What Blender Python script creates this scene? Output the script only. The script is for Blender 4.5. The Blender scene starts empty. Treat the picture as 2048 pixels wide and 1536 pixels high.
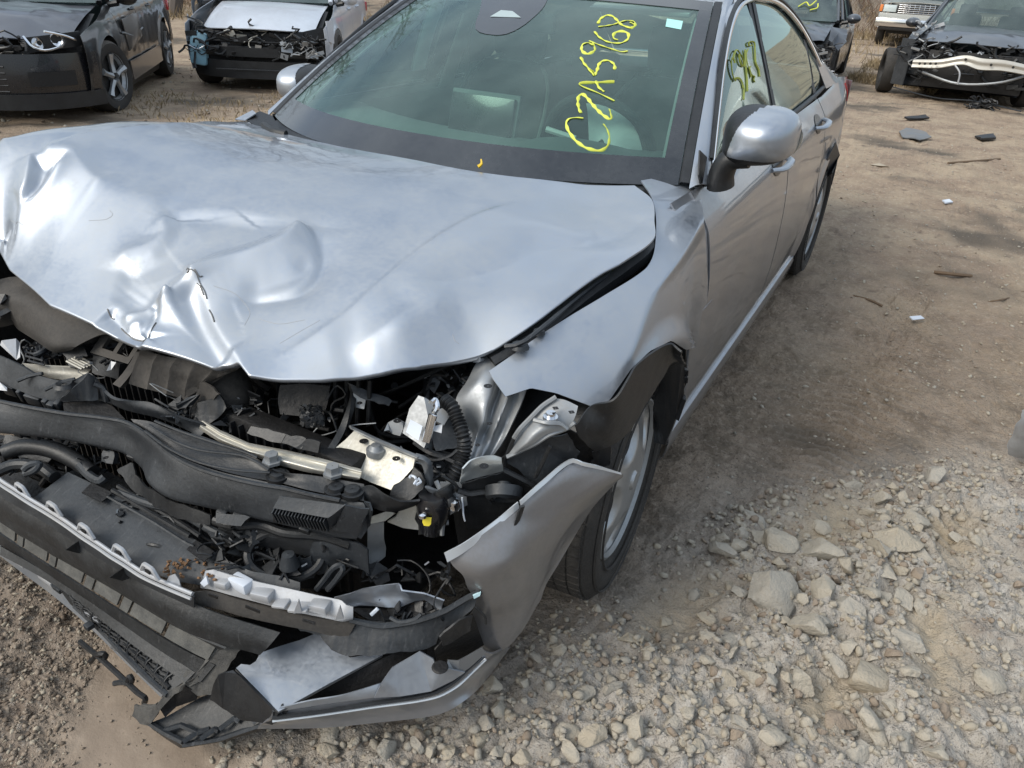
import bpy, bmesh, math, random
import numpy as np
from mathutils import Vector, Matrix
sc = bpy.context.scene
COL = sc.collection
rnd = random.Random(7)
# ---------------------------------------------------------------- camera
CQ = np.array([1.306, -1.434, 1.416]); YAW, PIT, ROL, FPX = 0.48676, -0.51786, 0.05369, 1446.5
def _rot():
    cy, sy = math.cos(YAW), math.sin(YAW)
    f = np.array([-sy*math.cos(PIT), cy*math.cos(PIT), math.sin(PIT)])
    r = np.array([cy, sy, 0.0]); u = np.cross(r, f); c, s = math.cos(ROL), math.sin(ROL)
    return np.array([c*r+s*u, -s*r+c*u, f])
RM = _rot()
cam = bpy.data.cameras.new('camera'); camo = bpy.data.objects.new('camera', cam); COL.objects.link(camo)
M = Matrix(((RM[0][0], RM[1][0], -RM[2][0], CQ[0]), (RM[0][1], RM[1][1], -RM[2][1], CQ[1]),
            (RM[0][2], RM[1][2], -RM[2][2], CQ[2]), (0, 0, 0, 1)))
camo.matrix_world = M
cam.sensor_width = 36.0; cam.lens = 36.0*FPX/2048.0; cam.clip_start = 0.02; cam.clip_end = 400
sc.camera = camo
# ---------------------------------------------------------------- light
SUN_EL, SUN_AZ = math.radians(40), math.radians(212)      # azimuth clockwise from +Y
w = bpy.data.worlds.new('World'); sc.world = w; w.use_nodes = True
nt = w.node_tree; nt.nodes.clear()
def N(nt, t, **k):
    n = nt.nodes.new(t)
    for a, b in k.items():
        if a.startswith('i_'): n.inputs[a[2:].replace('_', ' ')].default_value = b
        else: setattr(n, a, b)
    return n
sky = N(nt, 'ShaderNodeTexSky', sky_type='NISHITA', sun_disc=False, sun_elevation=SUN_EL, sun_rotation=SUN_AZ)
sky.air_density = 1.2; sky.dust_density = 2.0
tc = N(nt, 'ShaderNodeTexCoord'); mp = N(nt, 'ShaderNodeMapping'); mp.inputs['Scale'].default_value = (1, 1, 2.6)
nz = N(nt, 'ShaderNodeTexNoise'); nz.inputs['Scale'].default_value = 1.9; nz.inputs['Detail'].default_value = 6; nz.inputs['Roughness'].default_value = .55
cr = N(nt, 'ShaderNodeValToRGB'); cr.color_ramp.elements[0].position = .25; cr.color_ramp.elements[1].position = .68
nz2 = N(nt, 'ShaderNodeTexNoise'); nz2.inputs['Scale'].default_value = 3.4; nz2.inputs['Detail'].default_value = 5
cl = N(nt, 'ShaderNodeMixRGB'); cl.inputs[1].default_value = (4.3, 5.1, 6.1, 1); cl.inputs[2].default_value = (7.9, 8.6, 9.1, 1)
mx = N(nt, 'ShaderNodeMixRGB'); bg = N(nt, 'ShaderNodeBackground'); bg.inputs['Strength'].default_value = .082
ow = N(nt, 'ShaderNodeOutputWorld')
L = nt.links.new
L(tc.outputs['Generated'], mp.inputs[0]); L(mp.outputs[0], nz.inputs['Vector']); L(mp.outputs[0], nz2.inputs['Vector'])
L(nz.outputs[0], cr.inputs[0]); L(nz2.outputs[0], cl.inputs[0]); L(cr.outputs[0], mx.inputs[0]); L(sky.outputs[0], mx.inputs[1])
# overcast cloud is brightest overhead: L = Lz (1 + 2 sin h) / 3
sx_ = N(nt, 'ShaderNodeSeparateXYZ'); gr = N(nt, 'ShaderNodeMapRange'); gr.inputs['From Min'].default_value = 0; gr.inputs['From Max'].default_value = 1; gr.inputs['To Min'].default_value = .50; gr.inputs['To Max'].default_value = 1.40
vs2 = N(nt, 'ShaderNodeVectorMath', operation='SCALE'); L(tc.outputs['Generated'], sx_.inputs[0]); L(sx_.outputs[2], gr.inputs[0]); L(cl.outputs[0], vs2.inputs[0]); L(gr.outputs[0], vs2.inputs['Scale']); L(vs2.outputs[0], mx.inputs[2])
L(mx.outputs[0], bg.inputs[0]); L(bg.outputs[0], ow.inputs[0])
sl = bpy.data.lights.new('sun', 'SUN'); sl.energy = 1.45; sl.angle = math.radians(30); sl.color = (1, .95, .86)
so = bpy.data.objects.new('sun', sl); COL.objects.link(so)
sd = Vector((math.sin(SUN_AZ)*math.cos(SUN_EL), math.cos(SUN_AZ)*math.cos(SUN_EL), math.sin(SUN_EL)))
so.rotation_euler = sd.to_track_quat('Z', 'Y').to_euler(); so.location = (8, -4, 9)
sc.view_settings.view_transform = 'Standard'; sc.view_settings.look = 'None'
sc.view_settings.exposure = 0.96; sc.view_settings.gamma = 1; sc.view_settings.use_curve_mapping = False
# ---------------------------------------------------------------- surfaces used to place points
def smooth01(t): t = np.clip(t, 0, 1); return t*t*(3-2*t)
def side_x(y, z):                     # half width of the body at height z
    y = np.asarray(y, float); z = np.asarray(z, float)
    W = .903 - .055*smooth01((-y+.15)/.9) - .09*smooth01((y-2.9)/1.1)
    W = W-.010
    zs = .815 + .030*np.clip(y, 0, 3.5); q = np.clip((z-.52)/(zs-.52), 0, 1)
    lo = W - .045*np.clip((.50-z)/.35, 0, 2)**2 - .034*q**2.6
    up = W-.034 - .55*(z-zs) - 1.6*np.clip(z-zs, 0, 1)**2
    return np.where(z < zs, lo, up)
def front_y(x): return -0.95 + 0.42*(np.abs(x)/.9)**3.6
def Hbase(x, y):
    x = np.asarray(x, float); y = np.asarray(y, float)
    h = -.035+.06*smooth01(y/3.2)-.03*smooth01((np.hypot(x, y)-4)/4)
    b = np.clip(y-16-14*smooth01((x+4.5)/3.5)+.30*np.clip(-x-4, 0, 30), 0, 60); h = h+.20*b*b/(b+7)
    return h
def ray(px, py):
    d = np.array([(px-1024)/FPX, -(py-768)/FPX, 1.0]) @ RM
    return d/np.linalg.norm(d)
def ws_pt(u, v):
    bx, by, bz = .745*u, .265+.27*np.abs(u)**2.2, .935
    tx, ty, tz = .56*u, 1.16+.10*u*u, 1.372-.015*u*u
    k = 4*v*(1-v)
    return np.array([bx+(tx-bx)*v, by+(ty-by)*v-.012*k, bz+(tz-bz)*v+.022*k])
def F_surf(code, off):
    if code == 'f': return lambda p: p[1]-(front_y(p[0])+off)
    if code == 's': return lambda p: p[0]-(side_x(p[1], p[2])+off)
    if code == 'k': return lambda p: p[0]-(.795-(p[2]-.94)*.44+off)
    if code == 'g': return lambda p: p[2]-(Hbase(p[0], p[1])+off)
    if code == 'h': return lambda p: p[2]-(hood_z(p[0], p[1])+off)
    if code == 'w':
        def f(p):      # signed height over the windscreen
            v = (p[2]-.935)/.437; v = min(max(v, -.2), 1.2)
            for _ in range(4):
                hw = .745+(.56-.745)*v; u = p[0]/hw; q = ws_pt(u, v)
                v = v + (p[2]-q[2])/.437
            q = ws_pt(p[0]/(.745+(.56-.745)*v), v)
            return (q[1]-p[1]) - off
        return f
def U(px, py, code):
    d = ray(px, py); a, v = code[0], float(code[1:] or 0)
    if a in 'xyz':
        i = 'xyz'.index(a); t = (v-CQ[i])/d[i]; return CQ+t*d
    F = F_surf(a, v); ts = np.geomspace(.35, 60, 260); prev = None
    for t in ts:
        val = float(F(CQ+t*d))
        if prev is not None and val*prev[1] <= 0:
            lo, hi, fl = prev[0], t, prev[1]
            for _ in range(32):
                m = .5*(lo+hi); fm = float(F(CQ+m*d))
                if fm*fl <= 0: hi = m
                else: lo, fl = m, fm
            return CQ+.5*(lo+hi)*d
        prev = (t, val)
    raise ValueError('no hit %s %s %s' % (px, py, code))
def U_many(PX, F, t0=.5, t1=6.0, n=240):
    """hit points of many photo rays with an implicit surface F(p) = 0 (F > 0 outside)"""
    PX = np.asarray(PX, float); D = np.stack([(PX[:, 0]-1024)/FPX, -(PX[:, 1]-768)/FPX, np.ones(len(PX))], 1) @ RM; D /= np.linalg.norm(D, axis=1)[:, None]
    ts = np.geomspace(t0, t1, n); V = np.stack([F(CQ+t*D) for t in ts], 1); ch = (V[:, :-1] > 0) & (V[:, 1:] <= 0); k = np.argmax(ch, 1); bad = ~ch.any(1)
    k = np.where(bad, np.argmin(np.abs(V), 1).clip(0, n-2), k); lo, hi = ts[k], ts[k+1]
    for _ in range(28):
        m = (lo+hi)/2; f = F(CQ+m[:, None]*D); lo, hi = np.where(f > 0, m, lo), np.where(f > 0, hi, m)
    return CQ+((lo+hi)/2)[:, None]*D
def px2(s, n, sm=True): return resample([(float(t.split(',')[0]), float(t.split(',')[1]), 0) for t in s.split(';')], n, sm)[:, :2]
def pts(s):
    out = []; code = None
    for tok in s.split(';'):
        tok = tok.strip()
        if not tok: continue
        if tok[0] == '@': out.append(np.array([float(v) for v in tok[1:].split(',')])); continue
        f = tok.split(',')
        if len(f) > 2: code = f[2].strip()
        out.append(U(float(f[0]), float(f[1]), code))
    return out
def project(p):
    d = RM @ (np.asarray(p)-CQ); return 1024+FPX*d[0]/d[2], 768-FPX*d[1]/d[2]
# ---------------------------------------------------------------- mesh helpers
def resample(P, n, smooth=True):
    P = np.array(P, float)
    if len(P) == 1: return np.repeat(P, n, 0)
    seg = np.linalg.norm(np.diff(P, axis=0), axis=1); s = np.r_[0, np.cumsum(seg)]
    s = s/s[-1] if s[-1] > 0 else np.linspace(0, 1, len(P))
    t = np.linspace(0, 1, n)
    if not smooth or len(P) < 3:
        return np.stack([np.interp(t, s, P[:, k]) for k in range(3)], 1)
    m = np.zeros_like(P); m[1:-1] = (P[2:]-P[:-2])/np.maximum(s[2:]-s[:-2], 1e-6)[:, None]
    m[0] = (P[1]-P[0])/max(s[1]-s[0], 1e-6); m[-1] = (P[-1]-P[-2])/max(s[-1]-s[-2], 1e-6)
    i = np.clip(np.searchsorted(s, t, side='right')-1, 0, len(P)-2); h = np.maximum(s[i+1]-s[i], 1e-6); a = ((t-s[i])/h)
    a = a[:, None]; h = h[:, None]
    return (2*a**3-3*a**2+1)*P[i]+(a**3-2*a**2+a)*h*m[i]+(-2*a**3+3*a**2)*P[i+1]+(a**3-a**2)*h*m[i+1]
def finish(name, bm, mat, parent=None, sharp=35, smooth=True):
    me = bpy.data.meshes.new(name); bm.to_mesh(me); bm.free()
    if mat is not None:
        for q in (mat if isinstance(mat, (list, tuple)) else [mat]): me.materials.append(q)
    if smooth:
        me.shade_smooth()
        if sharp: me.set_sharp_from_angle(angle=math.radians(sharp))
    return link(name, me, parent)
def link(name, me, parent=None):
    o = bpy.data.objects.new(name, me); COL.objects.link(o)
    if parent is not None:
        o.parent = parent
        o.matrix_parent_inverse = pinv(parent)
    return o
def pinv(p):
    m = Matrix.Identity(4)
    while p is not None:
        m = Matrix.LocRotScale(p.location, p.rotation_euler, p.scale) @ m if p.parent is None else p.matrix_parent_inverse @ Matrix.LocRotScale(p.location, p.rotation_euler, p.scale) @ m
        p = p.parent
    return m.inverted()
def pymesh(name, V, F, mat, parent=None, sharp=35, thick=0, smooth=True):
    bm = bmesh.new(); vs = [bm.verts.new(v) for v in V]
    for f in F:
        try: bm.faces.new([vs[i] for i in f])
        except ValueError: pass
    if thick: solid(bm, thick)
    else: bmesh.ops.recalc_face_normals(bm, faces=bm.faces)
    return finish(name, bm, mat, parent, sharp, smooth)
def solid(bm, t):      # give a sheet its thickness: offset copy along the vertex normals, rim closed
    bmesh.ops.recalc_face_normals(bm, faces=bm.faces); bm.normal_update()
    fs = list(bm.faces); be = [e for e in bm.edges if len(e.link_faces) == 1]; vs = list(bm.verts)
    mp_ = {v: bm.verts.new(v.co-v.normal*t) for v in vs}
    rim = []
    for e in be:
        f = e.link_faces[0]; l = [q for q in f.loops if q.edge == e][0]; rim.append((l.vert, l.link_loop_next.vert))
    for f in fs: bm.faces.new([mp_[v] for v in reversed(f.verts)])
    for a, b in rim:
        try: bm.faces.new((b, a, mp_[a], mp_[b]))
        except ValueError: pass
def gridmesh(name, G, mat, parent=None, thick=0, sharp=35, mask=None, close=False):
    G = np.asarray(G); r, c = G.shape[:2]
    V = G.reshape(-1, 3); F = []
    for i in range(r-1):
        for j in range(c-1 if not close else c):
            if mask is not None and not mask(i, j): continue
            k = (j+1) % c
            F.append((i*c+j, i*c+k, (i+1)*c+k, (i+1)*c+j))
    bm = bmesh.new(); vs = [bm.verts.new(v) for v in V]
    for f in F: bm.faces.new([vs[i] for i in f])
    bmesh.ops.delete(bm, geom=[v for v in bm.verts if not v.link_faces], context='VERTS')
    if thick: solid(bm, thick)
    else: bmesh.ops.recalc_face_normals(bm, faces=bm.faces)
    return finish(name, bm, mat, parent, sharp)
def grid_of(rows, n=24, m=None, smooth=True, across=True):
    R = np.array([resample(pts(r) if isinstance(r, str) else r, n, smooth) for r in rows])
    if m:
        R = np.stack([resample(R[:, j], m, across) for j in range(n)], 1)
    return R
def nnoise(P, scale, seed=0, oct=3, rough=.5):
    P = np.asarray(P, float); out = 0; a = 1; tot = 0; rs = np.random.RandomState(seed)
    for o in range(oct):
        acc = 0
        for k in range(5):
            d = rs.normal(size=P.shape[-1]); d /= np.linalg.norm(d); ph = rs.uniform(0, 6.28); fr = rs.uniform(.6, 1.5)
            acc = acc + np.sin((P@d)*scale*fr*6.28+ph)
        out = out+a*acc/5*1.5; tot += a; a *= rough; scale *= 2.03
    return out/tot
def loft(name, rows, mat, parent=None, n=24, m=None, thick=.003, smooth=True, across=True, rough=0, sharp=35, rs=9., seed=1):
    G = grid_of(rows, n, m or len(rows), smooth, across)
    if rough: G = G + (nnoise(G.reshape(-1, 3), rs, seed)*rough).reshape(G.shape[:2])[..., None]*np.array([.5, -.5, .7])
    return gridmesh(name, G, mat, parent, thick, sharp)
def plate(name, poly, mat, parent=None, thick=.003, rough=0, cuts=0, seed=1, sharp=30, jag=0):
    P = pts(poly) if isinstance(poly, str) else poly
    if jag:      # torn rim: split the edges and let them wander
        rj = random.Random(len(P)*7+seed); Q = []; c = sum(P)/len(P); nn = np.cross(P[1]-P[0], P[-1]-P[0]); nn = nn/(np.linalg.norm(nn)+1e-9)
        for a, b in zip(P, P[1:]+P[:1]):
            k = max(1, int(np.linalg.norm(b-a)/.010)); d = np.cross(nn, (b-a)/(np.linalg.norm(b-a)+1e-9)); w_ = 0
            for i in range(k):
                w_ = .55*w_+rj.uniform(-jag, jag)*(2.6 if rj.random() < .12 else 1); Q.append(a+(b-a)*i/k+(d*w_ if i else 0))
        P = Q
    bm = bmesh.new(); vs = [bm.verts.new(p) for p in P]; bm.faces.new(vs)
    bmesh.ops.triangulate(bm, faces=bm.faces[:])
    if cuts:
        bmesh.ops.subdivide_edges(bm, edges=bm.edges[:], cuts=cuts, use_grid_fill=True)
        bmesh.ops.triangulate(bm, faces=bm.faces[:])
    if rough:
        co = np.array([v.co for v in bm.verts]); nn = nnoise(co, 7, seed)*rough
        for v, q in zip(bm.verts, nn): v.co += Vector((.4, -.6, .7))*float(q)
    if thick: solid(bm, thick)
    else: bmesh.ops.recalc_face_normals(bm, faces=bm.faces)
    return finish(name, bm, mat, parent, sharp)
def _frames(P):
    P = np.array(P); T = np.gradient(P, axis=0); T /= np.linalg.norm(T, axis=1)[:, None]+1e-9
    up = np.array([0, 0, 1.]) if abs(T[0][2]) < .9 else np.array([1., 0, 0])
    out = []; n = np.cross(T[0], up); n /= np.linalg.norm(n)
    for t in T:
        n = n-t*(n@t); n /= np.linalg.norm(n)+1e-9; out.append((n, np.cross(t, n)))
    return T, out
def tube_geo(P, r, k=8, ratio=1.0):
    T, fr = _frames(P); V = []; F = []
    if hasattr(r, '__len__') and len(r) != len(P): r = np.interp(np.linspace(0, 1, len(P)), np.linspace(0, 1, len(r)), r)
    for i, (p, (a, b)) in enumerate(zip(P, fr)):
        ri = r[i] if hasattr(r, '__len__') else r
        for j in range(k):
            q = 2*math.pi*j/k; V.append(p+ri*(math.cos(q)*a+ratio*math.sin(q)*b))
    n = len(P)
    for i in range(n-1):
        for j in range(k): F.append((i*k+j, i*k+(j+1) % k, (i+1)*k+(j+1) % k, (i+1)*k+j))
    F.append(tuple(range(k))[::-1]); F.append(tuple((n-1)*k+j for j in range(k)))
    return V, F
def tube(name, path, r, mat, parent=None, n=16, k=8, smooth=True, ratio=1.0):
    P = resample(pts(path) if isinstance(path, str) else path, n, smooth)
    V, F = tube_geo(P, r, k, ratio); return pymesh(name, V, F, mat, parent)
def box_geo(c, s, R=None):
    c = np.array(c, float); s = np.array(s, float)/2
    V = [np.array([x, y, z])*s for x in (-1, 1) for y in (-1, 1) for z in (-1, 1)]
    if R is not None: V = [R@v for v in V]
    return [c+v for v in V], [(0, 1, 3, 2), (4, 6, 7, 5), (0, 4, 5, 1), (2, 3, 7, 6), (0, 2, 6, 4), (1, 5, 7, 3)]
def box(name, c, s, mat, parent=None, R=None, bevel=.004):
    V, F = box_geo(c, s, R); bm = bmesh.new(); vs = [bm.verts.new(v) for v in V]
    for f in F: bm.faces.new([vs[i] for i in f])
    bmesh.ops.recalc_face_normals(bm, faces=bm.faces)
    if bevel: bmesh.ops.bevel(bm, geom=bm.edges[:], offset=min(bevel, .3*min(s)), segments=2, affect='EDGES', profile=.5)
    return finish(name, bm, mat, parent, 40)
class MB:
    def __init__(s): s.V = []; s.F = []
    def add(s, V, F):
        o = len(s.V); s.V += [tuple(v) for v in V]; s.F += [tuple(i+o for i in f) for f in F]; return s
    def box(s, c, sz, R=None): return s.add(*box_geo(c, sz, R))
    def tube(s, P, r, k=6, n=None, ratio=1.0):
        P = pts(P) if isinstance(P, str) else P
        P = resample(P, n or max(4, len(P)*3)); return s.add(*tube_geo(P, r, k, ratio))
    def build(s, name, mat, parent=None, sharp=35): return pymesh(name, s.V, s.F, mat, parent, sharp)
def rotm(ax, ay, az): return np.array(Matrix.Rotation(az, 3, 'Z') @ Matrix.Rotation(ay, 3, 'Y') @ Matrix.Rotation(ax, 3, 'X'))
def lathe(name, prof, mat, parent=None, k=48, origin=(0, 0, 0), axis='x', closed=False, R=None):
    V = []; F = []; n = len(prof)
    for j in range(k):
        a = 2*math.pi*j/k
        for (h, r) in prof:
            p = np.array([h, r*math.cos(a), r*math.sin(a)]) if axis == 'x' else (np.array([r*math.cos(a), r*math.sin(a), h]) if axis == 'z' else np.array([r*math.sin(a), h, r*math.cos(a)]))
            if R is not None: p = R@p
            V.append(p+np.array(origin))
    for j in range(k):
        q = (j+1) % k
        for i in range(n-1 if not closed else n):
            F.append((j*n+i, q*n+i, q*n+(i+1) % n, j*n+(i+1) % n))
    return pymesh(name, V, F, mat, parent, 40)
def empty(name, loc=(0, 0, 0), rz=0, label=None, cat=None, group=None):
    o = bpy.data.objects.new(name, None); COL.objects.link(o); o.location = loc; o.rotation_euler = (0, 0, rz)
    o.empty_display_size = .1
    return tag(o, label, cat, group)
def tag(o, label=None, cat=None, group=None, kind=None):
    if label: o['label'] = label
    if cat: o['category'] = cat
    if group: o['group'] = group
    if kind: o['kind'] = kind
    return o
# ---------------------------------------------------------------- materials
def mat(name, col, rough=.5, metal=0, coat=0, coat_r=.05, dust=0, dcol=(.30, .26, .21), dscale=6., bump=0, bscale=60., spec=.5, var=0, scratch=0, fine=0, orange=0):
    m = bpy.data.materials.new(name); m.use_nodes = True; t = m.node_tree; b = t.nodes['Principled BSDF']
    b.inputs['Base Color'].default_value = (*col, 1); b.inputs['Roughness'].default_value = rough; b.inputs['Metallic'].default_value = metal
    b.inputs['Coat Weight'].default_value = coat; b.inputs['Coat Roughness'].default_value = coat_r; b.inputs['Specular IOR Level'].default_value = spec
    l = t.links.new; g = N(t, 'ShaderNodeTexCoord'); src = None
    if var or dust or bump or scratch or fine or orange:
        geo = N(t, 'ShaderNodeNewGeometry'); P = geo.outputs['Position']
    if var:
        n1 = N(t, 'ShaderNodeTexNoise', i_Scale=dscale*1.7, i_Detail=6.0); l(P, n1.inputs['Vector'])
        mr = N(t, 'ShaderNodeMapRange'); mr.inputs['To Min'].default_value = 1-var; mr.inputs['To Max'].default_value = 1+var; mr.inputs['From Min'].default_value = .3; mr.inputs['From Max'].default_value = .7
        l(n1.outputs[0], mr.inputs[0])
        vm = N(t, 'ShaderNodeVectorMath', operation='SCALE'); vm.inputs[0].default_value = col; l(mr.outputs[0], vm.inputs['Scale']); src = vm.outputs[0]; l(src, b.inputs['Base Color'])
    if dust:
        n2 = N(t, 'ShaderNodeTexNoise', i_Scale=dscale, i_Detail=9.0, i_Roughness=.68); l(P, n2.inputs['Vector'])
        n3 = N(t, 'ShaderNodeTexNoise', i_Scale=dscale*22, i_Detail=3.0); l(P, n3.inputs['Vector'])
        ad = N(t, 'ShaderNodeMath', operation='MULTIPLY_ADD'); l(n3.outputs[0], ad.inputs[0]); ad.inputs[1].default_value = .35; l(n2.outputs[0], ad.inputs[2])
        # dust settles on faces that look up
        sp = N(t, 'ShaderNodeSeparateXYZ'); l(geo.outputs['Normal'], sp.inputs[0])
        up = N(t, 'ShaderNodeMapRange'); up.inputs['From Min'].default_value = -.3; up.inputs['From Max'].default_value = 1; up.inputs['To Min'].default_value = .45; up.inputs['To Max'].default_value = 1; l(sp.outputs[2], up.inputs[0])
        r = N(t, 'ShaderNodeMapRange'); r.inputs['From Min'].default_value = .50; r.inputs['From Max'].default_value = .92; r.inputs['To Max'].default_value = dust*1.5; r.inputs['To Min'].default_value = dust*.15; l(ad.outputs[0], r.inputs[0])
        mu = N(t, 'ShaderNodeMath', operation='MULTIPLY', use_clamp=True); l(r.outputs[0], mu.inputs[0]); l(up.outputs[0], mu.inputs[1])
        mc = N(t, 'ShaderNodeMixRGB'); l(mu.outputs[0], mc.inputs[0]); mc.inputs[1].default_value = (*col, 1); mc.inputs[2].default_value = (*dcol, 1)
        if src: l(src, mc.inputs[1])
        l(mc.outputs[0], b.inputs['Base Color']); src = mc.outputs[0]
        rr = N(t, 'ShaderNodeMapRange'); rr.inputs['To Min'].default_value = rough; rr.inputs['To Max'].default_value = .92; l(mu.outputs[0], rr.inputs[0]); l(rr.outputs[0], b.inputs['Roughness'])
        if metal:
            rm = N(t, 'ShaderNodeMapRange'); rm.inputs['To Min'].default_value = metal; rm.inputs['To Max'].default_value = 0; l(mu.outputs[0], rm.inputs[0]); l(rm.outputs[0], b.inputs['Metallic'])
        if coat:
            rc = N(t, 'ShaderNodeMapRange'); rc.inputs['To Min'].default_value = coat; rc.inputs['To Max'].default_value = coat*.2; l(mu.outputs[0], rc.inputs[0]); l(rc.outputs[0], b.inputs['Coat Weight'])
    if scratch:
        mpn = N(t, 'ShaderNodeMapping'); mpn.inputs['Scale'].default_value = (46, 7, 14); mpn.inputs['Rotation'].default_value = (.3, .5, .7); l(P, mpn.inputs[0])
        ns = N(t, 'ShaderNodeTexNoise', i_Scale=3.0, i_Detail=6.0, i_Roughness=.7); l(mpn.outputs[0], ns.inputs['Vector'])
        ms = N(t, 'ShaderNodeMapRange'); ms.inputs['From Min'].default_value = .57; ms.inputs['From Max'].default_value = .70; ms.inputs['To Max'].default_value = scratch; l(ns.outputs[0], ms.inputs[0])
        mc2 = N(t, 'ShaderNodeMixRGB'); l(ms.outputs[0], mc2.inputs[0]); mc2.inputs[1].default_value = (*col, 1); mc2.inputs[2].default_value = (*[min(1, c*2.4+.10) for c in col], 1)
        if src: l(src, mc2.inputs[1])
        l(mc2.outputs[0], b.inputs['Base Color']); src = mc2.outputs[0]
    bn = None
    if bump:
        n4 = N(t, 'ShaderNodeTexNoise', i_Scale=bscale, i_Detail=6.0, i_Roughness=.6); l(P, n4.inputs['Vector'])
        bp = N(t, 'ShaderNodeBump', i_Strength=bump, i_Distance=.01); l(n4.outputs[0], bp.inputs['Height']); l(bp.outputs[0], b.inputs['Normal']); bn = bp
        if coat: l(bp.outputs[0], b.inputs['Coat Normal'])
    return m
PAINT = mat('silver_paint', (.335, .372, .43), rough=.29, metal=.86, coat=1.0, coat_r=.03, dust=.36, dcol=(.35, .36, .355), dscale=5, bump=.010, bscale=14)
PAINTD = mat('silver_paint_darkened_dusty', (.30, .325, .365), rough=.27, metal=.9, coat=.9, coat_r=.04, dust=.30, dcol=(.30, .25, .20), dscale=4, bump=.012, bscale=14)  # hood's silver, darkened for the ground the sides mirror, plus road film
BUMPER = mat('ground_toned_bumper_paint', (.27, .27, .28), rough=.34, metal=.8, coat=.8, coat_r=.12, dust=.5, dcol=(.12, .105, .088), dscale=5, bump=.03, bscale=90)  # same silver paint; brown ground reflection put into its dark dust colour
BLACK = mat('black_plastic', (.005, .0055, .0065), rough=.42, dust=.17, dcol=(.085, .092, .10), dscale=11, bump=.12, bscale=120, scratch=.10)
GREYP = mat('grey_plastic', (.010, .012, .015), rough=.43, dust=.36, dcol=(.070, .080, .090), dscale=8, bump=.12, bscale=90, scratch=.35)
BROWNP = mat('dusty_duct_plastic', (.022, .021, .020), rough=.7, dust=.7, dcol=(.095, .085, .075), dscale=6, bump=.2, bscale=70, scratch=.05)
TRAY = mat('dark_tray_plastic', (.007, .0075, .0085), rough=.42, dust=.34, dcol=(.060, .066, .070), dscale=14, bump=.15, bscale=90, scratch=.35)
DARK = mat('engine_dark', (.004, .004, .0045), rough=.6, dust=.06, dcol=(.07, .06, .055), bump=.4, bscale=50)
ALU = mat('cast_aluminium', (.60, .585, .53), rough=.42, metal=.75, dust=.55, dcol=(.42, .39, .32), dscale=7, bump=.06, bscale=60, scratch=.35)
STEEL = mat('bare_grey_steel', (.30, .32, .34), rough=.36, metal=.7, dust=.40, dcol=(.20, .185, .16), dscale=8, bump=.04, bscale=40)
CHROME = mat('chrome_trim', (.75, .76, .78), rough=.14, metal=1)
SILVERP = mat('silver_plastic_strip', (.42, .44, .47), rough=.38, metal=.45, dust=.35, dcol=(.30, .27, .23), dscale=10, bump=.03)
RUBBER = mat('tyre_rubber', (.012, .012, .012), rough=.75, dust=.5, dcol=(.085, .075, .065), dscale=8, bump=.5, bscale=160)
WHEELM = mat('wheel_cover_silver', (.42, .44, .46), rough=.28, metal=.8, dust=.35, dcol=(.25, .22, .18), dscale=12)
RUST = mat('rusty_hub', (.09, .045, .03), rough=.8, bump=.4)
GLOSSBLACK = mat('gloss_black', (.008, .008, .010), rough=.25, coat=.5, dust=.10, dcol=(.09, .09, .09))
FRIT = mat('frit_black', (.012, .014, .017), rough=.12, coat=.6, coat_r=.03, dust=.14, dcol=(.15, .16, .17), dscale=3)
YELLOW = mat('yellow_paint_marker', (.62, .66, .08), rough=.6)
YELTAG = mat('yellow_tag', (.75, .62, .05), rough=.5)
WHITE = mat('white_sticker', (.55, .59, .65), rough=.5)
INTD = mat('interior_dark', (.022, .026, .028), rough=.8, bump=.1)
INTG = mat('interior_grey', (.50, .54, .53), rough=.8, bump=.1)
INTM = mat('interior_mid', (.11, .13, .13), rough=.7, bump=.1)
BAG = mat('airbag_cloth', (.55, .60, .60), rough=.8, bump=.3, bscale=30)
REDLENS = mat('red_lens', (.45, .02, .02), rough=.12, coat=.8)
GREENLAB = mat('pale_green_sticker', (.38, .72, .66), rough=.5)
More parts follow.
